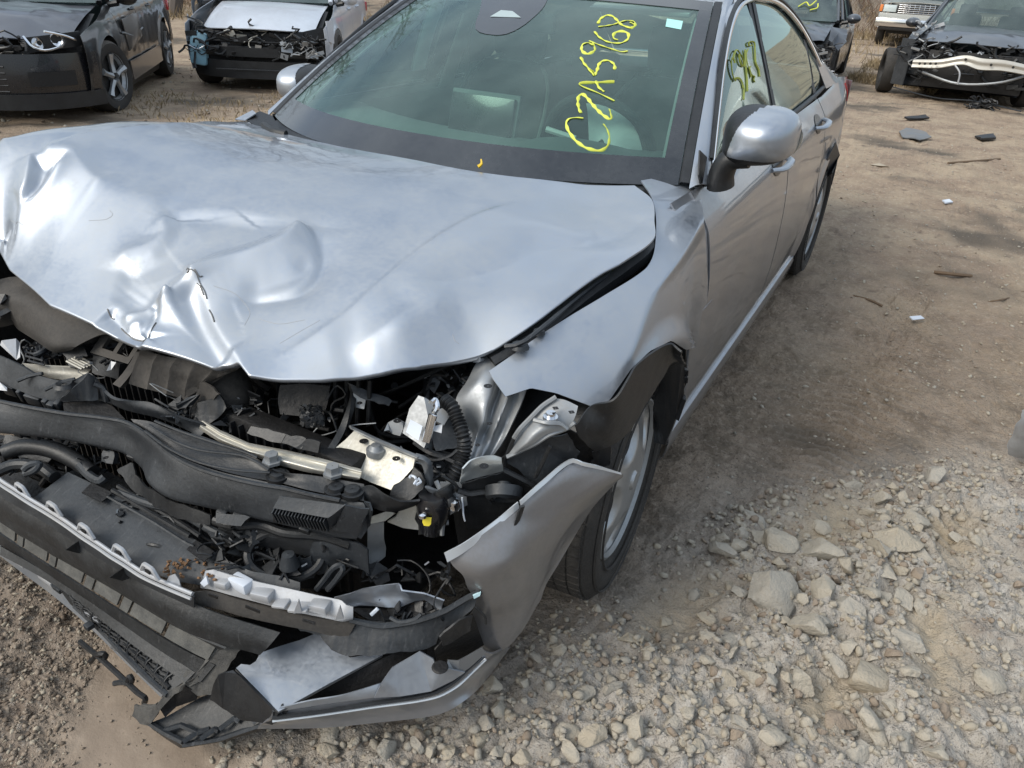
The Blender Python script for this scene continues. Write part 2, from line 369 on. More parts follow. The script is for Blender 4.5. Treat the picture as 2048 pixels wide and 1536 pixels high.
def glass(name, tint, refl=1.0, dust=.06, dcol=(.42, .5, .48), ior=1.5):
    m = bpy.data.materials.new(name); m.use_nodes = True; t = m.node_tree; t.nodes.clear(); l = t.links.new
    o = N(t, 'ShaderNodeOutputMaterial'); tr = N(t, 'ShaderNodeBsdfTransparent'); tr.inputs[0].default_value = (*tint, 1)
    gl = N(t, 'ShaderNodeBsdfGlossy'); gl.inputs['Roughness'].default_value = .02; gl.inputs[0].default_value = (.86, 1, .96, 1)
    df = N(t, 'ShaderNodeBsdfDiffuse'); df.inputs[0].default_value = (*dcol, 1)
    fr = N(t, 'ShaderNodeFresnel'); fr.inputs[0].default_value = ior
    mm = N(t, 'ShaderNodeMath', operation='MULTIPLY', use_clamp=True); mm.inputs[1].default_value = refl; l(fr.outputs[0], mm.inputs[0])
    m1 = N(t, 'ShaderNodeMixShader'); l(mm.outputs[0], m1.inputs[0]); l(tr.outputs[0], m1.inputs[1]); l(gl.outputs[0], m1.inputs[2])
    geo = N(t, 'ShaderNodeNewGeometry'); n = N(t, 'ShaderNodeTexNoise', i_Scale=3.0, i_Detail=8.0, i_Roughness=.7); l(geo.outputs['Position'], n.inputs['Vector'])
    v = N(t, 'ShaderNodeTexVoronoi', i_Scale=75.0); l(geo.outputs['Position'], v.inputs['Vector'])
    vr = N(t, 'ShaderNodeMapRange'); vr.inputs['From Min'].default_value = .07; vr.inputs['From Max'].default_value = .12; vr.inputs['To Min'].default_value = .40; vr.inputs['To Max'].default_value = 0; l(v.outputs['Distance'], vr.inputs[0])
    nn = N(t, 'ShaderNodeTexNoise', i_Scale=9.0); l(geo.outputs['Position'], nn.inputs['Vector'])
    g = N(t, 'ShaderNodeMapRange'); g.inputs['From Min'].default_value = .45; g.inputs['From Max'].default_value = .62; l(nn.outputs[0], g.inputs[0])
    vm = N(t, 'ShaderNodeMath', operation='MULTIPLY'); l(vr.outputs[0], vm.inputs[0]); l(g.outputs[0], vm.inputs[1])
    r = N(t, 'ShaderNodeMapRange'); r.inputs['From Min'].default_value = .3; r.inputs['From Max'].default_value = .75; r.inputs['To Min'].default_value = dust*.5; r.inputs['To Max'].default_value = dust*1.6; l(n.outputs[0], r.inputs[0])
    s = N(t, 'ShaderNodeMath', operation='ADD', use_clamp=True); l(vm.outputs[0], s.inputs[0]); l(r.outputs[0], s.inputs[1])
    m2 = N(t, 'ShaderNodeMixShader'); l(s.outputs[0], m2.inputs[0]); l(m1.outputs[0], m2.inputs[1]); l(df.outputs[0], m2.inputs[2]); l(m2.outputs[0], o.inputs[0])
    return m
WGLASS = glass('windscreen_glass', (.66, .88, .80), refl=1.3, dust=.11, dcol=(.27, .42, .39))  # teal dust layer also stands in for the milky sky reflection
SGLASS = glass('side_glass', (.42, .55, .51), refl=1.6, dust=.05)
DGLASS = glass('dark_car_glass', (.30, .42, .42), refl=1.5, dust=.08)
# ================================================================= the wrecked silver sedan
CAR = empty('wrecked_sedan', (0, 0, 0), 0, 'silver sedan in the foreground, hood crumpled, front torn off, yellow number on windscreen', 'car')
CAR.location = (0, 1.35, 0)
HC = pts("""1269,371,z.948; 1115,362,z.958; 961,345,z.96; 808,316,z.96; 676,292,z.958; 579,270,z.95; 526,253,z.94;
 1303,398,z.935; 1309,440,z.918; 1306,478,z.903; 1250,520,z.880; 1200,548,z.862; 1090,628,z.815; 1000,690,z.765; 960,711,z.745; 900,727,z.733; 760,752,z.718; 640,760,z.712; 500,762,z.700;
 478,733,z.712; 391,716,z.716; 285,690,z.722; 233,669,z.727; 100,610,z.742; 20,540,z.757; 0,508,z.765;
 @-.78,.40,.925; @-.80,.1,.925; @-.82,-.2,.945; @-.82,-.45,.93; @-.72,.186,.958; @-.72,-.115,.993; @-.72,-.286,.998; @-.6,.09,.98; @-.6,-.2,1.005; @-.62,-.40,.98; @-.72,-.417,.98; @-.80,-.62,.84; @-.6,-.66,.80;
 @0,.05,.96; @.4,0,.932; @0,-.2,.935; @-.35,-.1,.985; @-.35,-.35,.93; @.3,-.25,.868; @.55,-.1,.892; @.1,-.45,.800; @-.3,-.52,.825; @-.55,-.50,.90; @.5,-.4,.79; @.62,.2,.925""")
HC = np.array(HC)
def _tps(r): return np.where(r > 1e-9, r*r*np.log(np.maximum(r, 1e-9)), 0)
_K = _tps(np.linalg.norm(HC[:, None, :2]-HC[None, :, :2], axis=2)); _n = len(HC)
_A = np.zeros((_n+3, _n+3)); _A[:_n, :_n] = _K+np.eye(_n)*.0025; _A[:_n, _n:] = np.c_[np.ones(_n), HC[:, :2]]; _A[_n:, :_n] = _A[:_n, _n:].T
_W = np.linalg.solve(_A, np.r_[HC[:, 2], 0, 0, 0])
def hood_z(x, y):
    x = np.atleast_1d(np.asarray(x, float)); y = np.atleast_1d(np.asarray(y, float)); q = np.stack([x, y], -1)
    r = np.linalg.norm(q[..., None, :]-HC[:, :2], axis=-1)
    z = (_tps(r)@_W[:_n])+_W[_n]+_W[_n+1]*x+_W[_n+2]*y
    return z if z.size > 1 else float(z.ravel()[0])
def hxy(s): return np.array(pts(s.replace('\n', ' ')))[:, :2]
def H_(s):   # polyline in photo pixels laid on the undented hood
    return hxy(';'.join((t.strip()+',h') for t in s.split(';') if t.strip()))
def seg_dist(Q, P):
    """signed distance to polyline P (left of travel positive) and position along it"""
    best = np.full(len(Q), 1e9); sg = np.zeros(len(Q)); al = np.zeros(len(Q)); L0 = 0
    tot = np.sum(np.linalg.norm(np.diff(P, axis=0), axis=1))
    for a, b in zip(P[:-1], P[1:]):
        d = b-a; ln = np.linalg.norm(d); t = np.clip(((Q-a)@d)/(ln*ln), 0, 1); c = a+t[:, None]*d
        r = np.linalg.norm(Q-c, axis=1); cr_ = d[0]*(Q[:, 1]-a[1])-d[1]*(Q[:, 0]-a[0])
        k = r < best; best[k] = r[k]; sg[k] = np.sign(cr_[k]); al[k] = (L0+t[k]*ln)/tot; L0 += ln
    return best*np.where(sg == 0, 1, sg), al
def inside(Q, P):
    r = np.zeros(len(Q), bool); j = len(P)-1
    for i in range(len(P)):
        c = ((P[i, 1] > Q[:, 1]) != (P[j, 1] > Q[:, 1])) & (Q[:, 0] < (P[j, 0]-P[i, 0])*(Q[:, 1]-P[i, 1])/(P[j, 1]-P[i, 1]+1e-12)+P[i, 0])
        r ^= c; j = i
    return r
def spl(P, n=40):
    return resample(np.c_[P, np.zeros(len(P))], n)[:, :2]
def ridge(Q, s, h, wl, wr, sharp=.004, taper=.18):
    P = spl(H_(s)); d, al = seg_dist(Q, P); wd = np.where(d > 0, wl, wr); a = np.sqrt(d*d+sharp*sharp)-sharp
    e = smooth01(al/taper)*smooth01((1-al)/taper) if taper else 1
    return h*np.exp(-(a/wd)**1.25)*e
def dish(Q, s, h, fall, n=60):
    P = H_(s); P = spl(np.r_[P, P[:1]], n)[:-1]; d, _ = seg_dist(Q, np.r_[P, P[:1]]); ins = inside(Q, P)
    return np.where(ins, h*smooth01(np.abs(d)/fall), 0)
def ramp(Q, far, near, h, wn, end=.12, pw=1.15):
    """surface that climbs from the far rim to a sharp near ridge and drops away in front of it"""
    Fp = spl(H_(far)); Np = spl(H_(near)); poly = np.r_[Fp, Np[::-1]]
    df, _ = seg_dist(Q, Fp); dn, al = seg_dist(Q, Np); df, dn = np.abs(df), np.abs(dn); ins = inside(Q, poly)
    e = smooth01(al/end)*smooth01((1-al)/end); t = df/(df+dn+1e-6); dn = np.sqrt(dn*dn+.003**2)-.003
    return np.where(ins, h*t**pw*e, h*np.exp(-(dn/wn)**1.25)*e*smooth01((df-.004)/.03))
def dents(Q):
    z = np.zeros(len(Q))
    # the big bowl pressed into the middle of the hood, and the pushed-up lobe beside it
    z += dish(Q, '215,600;235,535;300,505;322,470;326,440;350,420;430,412;540,428;606,440;588,478;530,512;462,538;385,575;330,615;300,640;250,640', -.014, .050)
    z += ramp(Q, '300,640;250,640;215,600;235,540;300,505;322,470;326,440;350,420;430,410;540,425;606,438', '300,640;326,616;352,598;388,570;460,540;528,515;578,488;606,438', .030, .045)
    z += ridge(Q, '600,430;632,465;645,508;634,550;594,584;520,600;440,604', -.016, .045, .016, .002, .2)
    z += ridge(Q, '470,590;540,572;600,545;622,500', -.010, .022, .022, .006, .25)
    z += ridge(Q, '225,545;248,515;298,497;330,472;326,440;345,422', .012, .022, .05, .004, .2)
    # kinked front lip with the torn fold
    z += ridge(Q, '388,574;408,602;424,640;444,676;470,715;500,768', 0.0163, .055, .012, .0015, .0)
    z += ridge(Q, '372,590;398,640;425,690;450,730', -0.0136, .03, .03, .005, .1)
    z += ridge(Q, '214,620;236,640;262,664;298,672', -0.0136, .012, .030, .0015, .1)
    z += ridge(Q, '298,672;312,640;330,612;346,600', 0.0136, .012, .020, .0015, .1)
    z += ridge(Q, '320,610;300,655;286,668', -0.0177, .018, .010, .0015, .1)
    z += ridge(Q, '240,640;262,630;292,622;310,612', 0.0075, .010, .012, .002, .2)
    z += ridge(Q, '250,655;268,648;285,650', 0.0061, .007, .007, .0015, .2)
    # creases on the far front corner
    z += dish(Q, '62,312;100,308;143,312;120,345;92,385;60,418;36,428;50,380', -0.0231, .040)
    z += ridge(Q, '66,306;60,330;54,370;44,398;34,418', 0.0109, .014, .028, .002, .15)
    z += ridge(Q, '74,308;105,303;144,309;160,330;186,362;220,385', 0.0150, .030, .05, .002, .15)
    z += ridge(Q, '140,315;110,365;75,410;30,450;0,480', 0.0122, .020, .055, .004, .2)
    z += ridge(Q, '0,486;5,470;40,445', -0.0122, .02, .02, .002, .2)
    z += ridge(Q, '-30,292;20,301;44,306', 0.0095, .02, .012, .0015, .2)
    z += ridge(Q, '190,365;240,392;300,408;332,430', 0.0122, .045, .050, .010, .25)
    z += ridge(Q, '60,480;150,440;240,440;300,450', 0.0082, .08, .09, .03, .3)
    # pressed styling lines and the softer buckles of the near half
    z += ridge(Q, '75,318;130,285;230,262;330,252;440,250', .008, .008, .040, .002, .3)
    z += ridge(Q, '510,745;600,695;690,630;770,560;860,490;960,432;1060,400', .006, .010, .07, .003, .2)
    z += ridge(Q, '690,720;760,672;830,632;922,596', .011, .030, .060, .007, .25)
    z += ridge(Q, '650,690;730,650;800,600;850,570', -.008, .05, .05, .02, .3)
    z += dish(Q, '800,560;900,500;1050,440;1180,470;1200,500;1080,590;960,620;860,600', -.010, .12)
    z += ridge(Q, '430,640;470,600;560,610;640,640', .006, .04, .04, .02, .3)
    z += ridge(Q, '1140,470;1200,480;1260,455;1300,420', -.006, .03, .03, .012, .3)
    z += .0007*nnoise(np.c_[Q, Q[:, :1]*0], 4.0, 12, 3)
    return z
def hood_full(Q):
    return hood_z(Q[:, 0], Q[:, 1]) + dents(Q)
# outline in (x, y); rear edge runs from the driver side to the passenger side
REAR = spl(hxy("1269,371,z.948; 1115,362,z.958; 961,345,z.96; 808,316,z.96; 676,292,z.958; 579,270,z.95; 526,253,z.94; @-.72,.44,.93"), 60)
RIGHT = spl(hxy("1269,371,z.948; 1303,398,z.935; 1309,440,z.918; 1306,478,z.903; 1250,520,z.880; 1200,548,z.862; 1090,628,z.815; 1000,690,z.765; 960,711,z.745"), 60)
FRONT = resample(np.c_[hxy("960,711,z.745; 900,727,z.733; 830,743,z.724; 760,752,z.718; 640,760,z.712; 560,763,z.705; 500,763,z.700; 478,735,z.712; 440,728,z.714; 391,717,z.716; 285,690,z.722; 233,669,z.727; 100,610,z.742; 20,540,z.757; 0,508,z.765; @-.68,-.55,.80; @-.74,-.46,.86"), np.zeros(17)], 200, False)[:, :2]
LEFT = spl(np.array([[-.72, .44], [-.765, .3], [-.785, .1], [-.80, -.15], [-.79, -.35], [-.74, -.46]]), 60)
def coons(top, bottom, left, right, nu, nv):
    def rs(P, n): return resample(np.c_[P, np.zeros(len(P))], n, False)[:, :2]
    T, B, Lf, R = rs(top, nu), rs(bottom, nu), rs(left, nv), rs(right, nv)
    u = np.linspace(0, 1, nu)[None, :, None]; v = np.linspace(0, 1, nv)[:, None, None]
    return (1-v)*T[None]+v*B[None]+(1-u)*Lf[:, None]+u*R[:, None]-((1-u)*(1-v)*T[0]+u*(1-v)*T[-1]+(1-u)*v*B[0]+u*v*B[-1])
HQ = coons(REAR, FRONT, RIGHT, LEFT, 330, 250)
hz = hood_full(HQ.reshape(-1, 2)).reshape(HQ.shape[:2])
HG = np.dstack([HQ, hz])
# roll the lip under along the front and the driver side
lip = []
for k, (dn, inn) in enumerate([(.003, -.001), (.010, .004), (.016, .018)]):
    lip.append((dn, inn))
def lip_rows(edge, inward):
    return [edge+np.array([0, 0, -dn])+inward*inn for dn, inn in lip]
fe = HG[-1]; fin = HG[-2]-HG[-1]; fin[:, 2] = 0; fin = np.stack([0*fin[:, 0], np.ones(len(fin)), 0*fin[:, 0]], 1)
HG = np.concatenate([HG, np.array(lip_rows(fe, fin))], 0)
re_ = HG[:, 0]; rin = np.tile(np.array([-1., 0, 0]), (len(re_), 1))
HG = np.concatenate([np.stack(lip_rows(re_, rin)[::-1], 1), HG], 1)
hood = gridmesh('hood', HG, PAINT, CAR, 0, 60)
tag(hood, 'crumpled silver hood with a deep dent and torn folds at its front')
def onh(s, off=.003):
    P = H_(s); P = spl(P, max(12, len(P)*6)); z = hood_full(P)+off
    return np.c_[P, z]
SCR = mat('bare_metal_tear', (.10, .10, .10), rough=.5, metal=.3)
for s in ('378,568;384,578;380,580', '386,577;398,580;404,590;412,600;416,612', '398,590;404,594;410,606', '215,619;219,624;226,628', '240,646;252,658;268,668;292,672', '296,668;302,655;312,644', '396,576;404,582;410,580', '420,630;426,640;430,652'):
    tube('metal_tear', onh(s, .001), .0016, SCR, hood, 14, 4)
SCM = mat('grey_scratch', (.26, .27, .28), rough=.6)
for s in ('180,450;215,448;228,440;222,432', '430,590;480,600;500,625;490,655', '520,640;560,650;610,640', '905,672;910,684;918,690', '20,440;40,452;52,456', '560,690;600,664;640,640'):
    tube('scratch', onh(s, -.0003), .0008, SCM, hood, 18, 4)
tube('leaf_bit', [np.array([.298, .215, .967]), np.array([.304, .222, .974]), np.array([.300, .226, .985])], [.006, .004, .002], mat('yellow_leaf', (.75, .5, .03)), hood, 5, 5)
# ----------------------------------------------------------------- side panels of a car, used on both sides
WB = 2.735
def arch_bottom(y, sill=.185, ycs=(0, WB), R=.372, zc=.325):
    b = np.full_like(y, sill)
    for yc in ycs:
        d = np.abs(y-yc); b = np.where(d < R, np.maximum(b, zc+np.sqrt(np.maximum(R*R-d*d, 0))), b)
    return b
def side_panel(name, y0, y1, parent, m, top=None, sgn=1, ny=30, nz=26, arch=True, off=0, sill=.232, sx=side_x, thick=.004, lowy=None, wob=0):
    ys = np.linspace(y0, y1, ny)
    bt = arch_bottom(ys, sill) if arch else np.full_like(ys, sill)
    tp = np.array([top(y) for y in ys]) if callable(top) else np.full_like(ys, top)
    G = []
    for j in range(nz):
        t = j/(nz-1); z = bt+(tp-bt)*t; yy = ys.copy()
        if lowy is not None: yy = yy+lowy(z)*(np.abs(ys-y0) < 1e9)*(1-(ys-y0)/(y1-y0))
        x = sx(yy, z)+off
        for yc in (0, WB):     # arch flare
            if arch:
                rr = np.sqrt((yy-yc)**2+(z-.325)**2); x = x+.016*np.exp(-((rr-.375)/.035)**2)
        if wob: x = x+wob*nnoise(np.c_[yy, z, z*0], 2.0, 5, 2)
        G.append(np.c_[sgn*x, yy, z])
    return gridmesh(name, np.array(G), m, parent, thick, 35)
belt = lambda y: .925+.022*np.clip(y-.5, 0, 3)
for sg in (1, -1):
    if sg == 1:
        fd = side_panel('front_door', .500, 1.543, CAR, PAINTD, belt, sg, 48, 40, wob=.0010)
        rd = side_panel('rear_door', 1.556, 2.398, CAR, PAINTD, belt, sg, 40, 34, wob=.0008)
        side_panel('door_front_return', .36, .515, fd, PAINTD, belt, sg, 10, 30, off=-.005, arch=True)
    else:
        fd = side_panel('front_door', .562, 1.545, CAR, PAINTD, belt, sg)
        rd = side_panel('rear_door', 1.556, 2.398, CAR, PAINTD, belt, sg)
    qp = side_panel('rear_quarter_panel', 2.411, 3.78, CAR, PAINTD, lambda y: .967+.03*np.clip((y-2.5)/.6, 0, 1)-.05*np.clip((y-3.2)/.6, 0, 1), sg, 60, 30)
    sk = gridmesh('sill', np.array([[(sg*x, y, z) for y in np.linspace(.40, 2.36, 20)] for x, z in ((.835, .238), (.862, .236), (.876, .226), (.880, .205), (.872, .15), (.84, .11))]), PAINTD, CAR, .003)
    # door handles
    for (dr, yc, zc) in ((fd, 1.375, .858), (rd, 2.235, .884)):
        xx = float(side_x(yc, zc))
        P = [np.array([sg*(xx+.002), yc-.105, zc-.006]), np.array([sg*(xx+.030), yc-.07, zc-.004]), np.array([sg*(xx+.038), yc, zc]), np.array([sg*(xx+.030), yc+.075, zc+.004]), np.array([sg*(xx+.002), yc+.105, zc+.006])]
        tube('door_handle', P, [.010, .014, .015, .015, .011], PAINT, dr, 14, 10, ratio=.75)
        V, F = [], []
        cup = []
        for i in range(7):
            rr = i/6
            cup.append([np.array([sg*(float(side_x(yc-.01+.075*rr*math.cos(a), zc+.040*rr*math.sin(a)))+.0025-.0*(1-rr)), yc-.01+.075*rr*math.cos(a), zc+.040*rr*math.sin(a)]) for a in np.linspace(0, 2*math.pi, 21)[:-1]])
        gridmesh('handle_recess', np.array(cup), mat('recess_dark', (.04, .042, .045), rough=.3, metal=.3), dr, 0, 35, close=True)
# inner shell so that nothing shows through the shut lines
for sg in (1, -1):
    side_panel('inner_side_panel', .45, 3.6, CAR, DARK, lambda y: belt(y)-.02, sg, 40, 12, off=-.035, thick=0, sill=.22)
# ---- roof, pillars and windows
def roof_pt(y, u):
    z = 1.40-.10*((y-1.62)/1.25)**2-.045*u*u*(1-.3*u*u)-.018*abs(u)**8; hw = .605-.05*abs(y-1.8)
    return np.array([u*hw, y-.06*(1-u*u)*(1 if y < 1.5 else -.5), z])
ry = np.linspace(1.262, 2.72, 30)
gridmesh('roof', np.array([[roof_pt(y, u) for u in np.linspace(-1, 1, 31)] for y in ry]), PAINT, CAR, .004)
gridmesh('roof_front_edge', np.array([[roof_pt(1.262, u)+np.array(d) for u in np.linspace(-1, 1, 31)] for d in ((0, 0, -.002), (0, -.012, -.008), (0, -.016, -.022))]), BLACK, CAR, 0)
# windscreen
us = np.linspace(-1, 1, 41); vs_ = np.linspace(0, 1, 25)
WS = np.array([[ws_pt(u, v) for u in us] for v in vs_])
wsg = gridmesh('windscreen', WS, WGLASS, CAR, 0)
def frit(poly, name='frit_band', m=FRIT, off=.0018):      # polygon strips given in (u, v) on the glass
    return gridmesh(name, np.array([[ws_pt(u, v)+np.array([0, -off, off]) for (u, v) in row] for row in poly]), m, wsg, 0)
frit([[(u, -.01) for u in us], [(u, .108-.008*abs(u)**3) for u in us]])
frit([[(u, 1.0) for u in us], [(u, .925) for u in us]])
for sg in (1, -1):
    frit([[(sg*1.0, v), (sg*(.945 - .012*v), v)] for v in np.linspace(0, 1, 20)])
loft('camera_shade', ['966,-25,w.004; 1030,-25,w.004; 1102,-22,w.004', '960,20,w.004; 1025,18,w.004; 1087,14,w.004', '951,46,w.004; 1005,46,w.004; 1056,44,w.004', '953,61,w.004; 995,66,w.004; 1030,61,w.004', '972,68,w.004; 995,70,w.004; 1012,68,w.004'], FRIT, wsg, 20, 14, 0)
plate('camera_window', '980,33,w.008; 1002,20,w.008; 1025,22,w.008; 1042,35,w.008', mat('pale_window', (.35, .42, .42), rough=.2), wsg, 0)
# marker number on the windscreen
zx, zy = 4.0412, 4.0421
NUM = ['270,955;210,950;150,962;130,1000;150,1060;210,1140;290,1195;370,1217;430,1212;470,1170;480,1110;465,1050;435,1005',
       '250,912;232,870;226,820;235,775;262,762;290,780;340,840;400,905;450,945;480,962;497,955;492,920;482,885',
       '522,815;400,755;236,680;360,668;520,663', '372,655;395,705;438,740',
       '250,462;275,510;315,555;358,608;352,575;322,568', '358,608;380,570;395,520;425,492;470,488;510,510;525,540;518,560',
       '350,365;310,345;268,355;254,385;266,420;305,435;345,422;365,395;350,350', '318,330;400,362;500,395;580,418;626,412',
       '362,255;400,300;470,338;560,348;610,330;635,300;625,265;580,252;535,260;512,285;520,312;550,322',
       '390,215;450,208;520,195;560,180;620,165;675,172;692,195;680,215;655,228', '690,200;650,180', '388,188;410,150;460,122;505,130;545,165;580,200;620,215;655,226']
mk_ = MB()
for s in NUM:
    P = [U(1100+float(a.split(',')[0])/zx, float(a.split(',')[1])/zy, 'w.0025') for a in s.split(';')]
    P = resample(P, len(P)*5); r = [.0042*(1+.35*math.sin(i*.9)) for i in range(len(P))]
    V, F = tube_geo(P, r, 6, .35); mk_.add(V, F)
num = mk_.build('painted_number', YELLOW, wsg)
tag(num, 'yellow marker writing C7A5968 up the windscreen')
plate('sticker', '1334,37,w.003; 1366,42,w.003; 1362,59,w.003; 1331,53,w.003', GREENLAB, wsg, 0)
for sg in (1, -1):
    # gasket and A pillar
    A = []
    for v in np.linspace(0, 1, 22):
        p = ws_pt(sg*1.0, v); q = np.array([sg*(.812-.192*v), .60+.70*v, .935+.415*v])
        e = np.array([sg*1., 0, 0])
        A.append([p+np.array([sg*.001, 0, 0]), p+np.array([sg*.006, 0, .004]), p+np.array([sg*.028, .006, .004])])
    gridmesh('windscreen_gasket', np.array(A), BLACK, CAR, .003)
    A = []
    for v in np.linspace(-.02, 1.06, 24):
        p = ws_pt(sg*1.0, min(v, 1))+np.array([sg*.030, .006, .002]); q = np.array([sg*(.812-.196*v), .605+.70*v, .935+.408*v])
        mid = (p+q)/2+np.array([sg*.008, -.004, .012])
        if v > 1: p = p+np.array([0, (v-1)*.7, (v-1)*.25])
        A.append([p, (p+mid)/2+np.array([sg*.001, -.001, .004]), mid, (q+mid)/2+np.array([sg*.004, 0, .002]), q, q+np.array([-sg*.02, .015, -.01])])
    gridmesh('front_pillar', np.array(A), PAINT, CAR, .003)
    # window line: list of (y, z) round the daylight opening
    def gx(z): return .795-(z-.94)*.44
    top = [(.66, .955), (.80, 1.055), (1.00, 1.19), (1.18, 1.285), (1.35, 1.338), (1.55, 1.358), (1.80, 1.357), (2.05, 1.33), (2.30, 1.265), (2.50, 1.18), (2.68, 1.075)]
    bot = [(.66, .950), (.80, .952), (1.00, .955), (1.18, .958), (1.35, .961), (1.55, .965), (1.80, .970), (2.05, .975), (2.30, .982), (2.50, .990), (2.68, 1.00)]
    T = resample([(sg*gx(z), y, z) for y, z in top], 60); Bm = resample([(sg*gx(z), y, z) for y, z in bot], 60)
    def win(name, ya, yb, parent):
        G = []
        for k in np.linspace(0, 1, 10):
            row = []
            for y in np.linspace(ya, yb, 24):
                zt = np.interp(y, [t[1] for t in T], [t[2] for t in T]); zb = np.interp(y, [t[1] for t in Bm], [t[2] for t in Bm]); z = zb+(zt-zb)*k
                row.append((sg*(gx(z)+.010*4*k*(1-k)), y, z))
            G.append(row)
        return gridmesh(name, np.array(G), SGLASS, parent, 0)
    sw = win('side_window', .68, 1.515, CAR); win('side_window', 1.59, 2.42, CAR); win('quarter_window', 2.46, 2.64, CAR)
    # pillars between the windows
    def post(name, ya, yb, m, off):
        G = [[(sg*(gx(z)+off), y, z) for y in (ya-.0*(z-.95), yb)] for z in np.linspace(.955, np.interp((ya+yb)/2, [t[1] for t in T], [t[2] for t in T]), 8)]
        gridmesh(name, np.array(G), m, CAR, .006)
    post('centre_pillar', 1.555, 1.60, GREYP, .008); post('window_channel', 1.505, 1.553, BLACK, .004); post('rear_window_channel', 2.41, 2.47, BLACK, .006)
    # bright strip round the glass, rubber outside it
    loop = [np.array(t) for t in T]
    tube('window_trim', [p+np.array([sg*.008, 0, .012]) for p in loop], .009, CHROME, CAR, 70, 8)
    tube('window_rubber', [p+np.array([sg*.004, -.006, .030]) for p in loop], .008, BLACK, CAR, 70, 6)
    tube('belt_trim', [p+np.array([sg*.012, 0, -.010]) for p in Bm], .011, BLACK, CAR, 40, 8)
    # cant rail between the trim and the roof, and the rear pillar
    G = []
    for i, p in enumerate(T):
        y = p[1]
        if y < 1.02: continue
        a = p+np.array([sg*.006, 0, .034]); yy = max(1.26, min(y, 2.72)); b = roof_pt(yy, sg*1.0)
        if y > 2.30: b = b+(0, y-yy, 0)
        a = np.array(a); m_ = (a+b)/2+np.array([sg*.010, 0, .006]); G.append([a, m_, b])
    gridmesh('roof_rail', np.array(G), PAINT, CAR, .003)
    G = []
    for t in np.linspace(0, 1, 12):
        y = 2.55+.75*t; zt = 1.235-.27*t
        a = np.array([sg*(gx(zt)-.02), y, zt]); ztop = roof_pt(2.72, sg*.98)[2]-.42*t*.8
        c = np.array([sg*float(side_x(2.68+.6*t, .985)), 2.68+.62*t, .985])
        b = np.array([sg*(.50+.12*t), 2.72+.62*t, 1.30-.28*t])
        G.append([c, (a+c)/2*np.array([1.01, 1, 1]), a, (a+b)/2+np.array([0, 0, .01]), b])
    gridmesh('rear_pillar', np.array(G), PAINTD, CAR, .003)
# sloping rear window, boot lid, tail
gridmesh('rear_window', np.array([[(u*(.52+.08*t), 2.70+.62*t+.05*(1-u*u), 1.318-.30*t+.0*u) for u in np.linspace(-1, 1, 15)] for t in np.linspace(0, 1, 8)]), SGLASS, CAR, 0)
gridmesh('boot_lid', np.array([[(u*(.74-.04*t), 3.30+.42*t+.05*(1-u*u), 1.015-.03*t-.03*u*u*t) for u in np.linspace(-1, 1, 15)] for t in np.linspace(0, 1, 8)]), PAINTD, CAR, .004)
gridmesh('rear_bumper', np.array([[(u*.82, 3.80-.22*abs(u)**4+.02*math.sin(t*3), .95-.68*t) for u in np.linspace(-1, 1, 21)] for t in np.linspace(0, 1, 8)]), PAINTD, CAR, .004)
for sg in (1, -1):
    G = [[(sg*(float(side_x(y, z))+.006), y, z) for y in np.linspace(3.36, 3.72, 8)] for z in np.linspace(.86, .955, 5)]
    gridmesh('tail_light', np.array(G), REDLENS, CAR, .004)
# dented corner of the rear bumper that sticks out, black gap behind it
plate('rear_bumper_tear', '1655,318,x.90; 1672,285,x.91; 1680,310,x.93; 1664,345,x.93; 1655,352,x.91', BLACK, CAR, .006)
# cowl, wipers
gridmesh('cowl', np.array([[(u*.70, .225+.27*abs(u)**2.2-.03+dy, .925+dz) for u in np.linspace(-1, 1, 25)] for dy, dz in ((-.10, -.03), (-.02, -.01), (.05, .006))]), BLACK, CAR, .003)
plate('cowl_corner_trim', '487,236,z.945; 520,222,z.965; 545,232,z.96; 560,258,z.95; 520,256,z.94', BLACK, CAR, .004)
plate('right_fender_tip', '470,238,z.94; 505,220,z.965; 512,226,z.965; 490,240,z.945', PAINT, CAR, .003)
tube('wiper_pivot', '528,250,z.95; 545,262,z.955; 572,268,z.953', .011, BLACK, CAR, 8, 8)
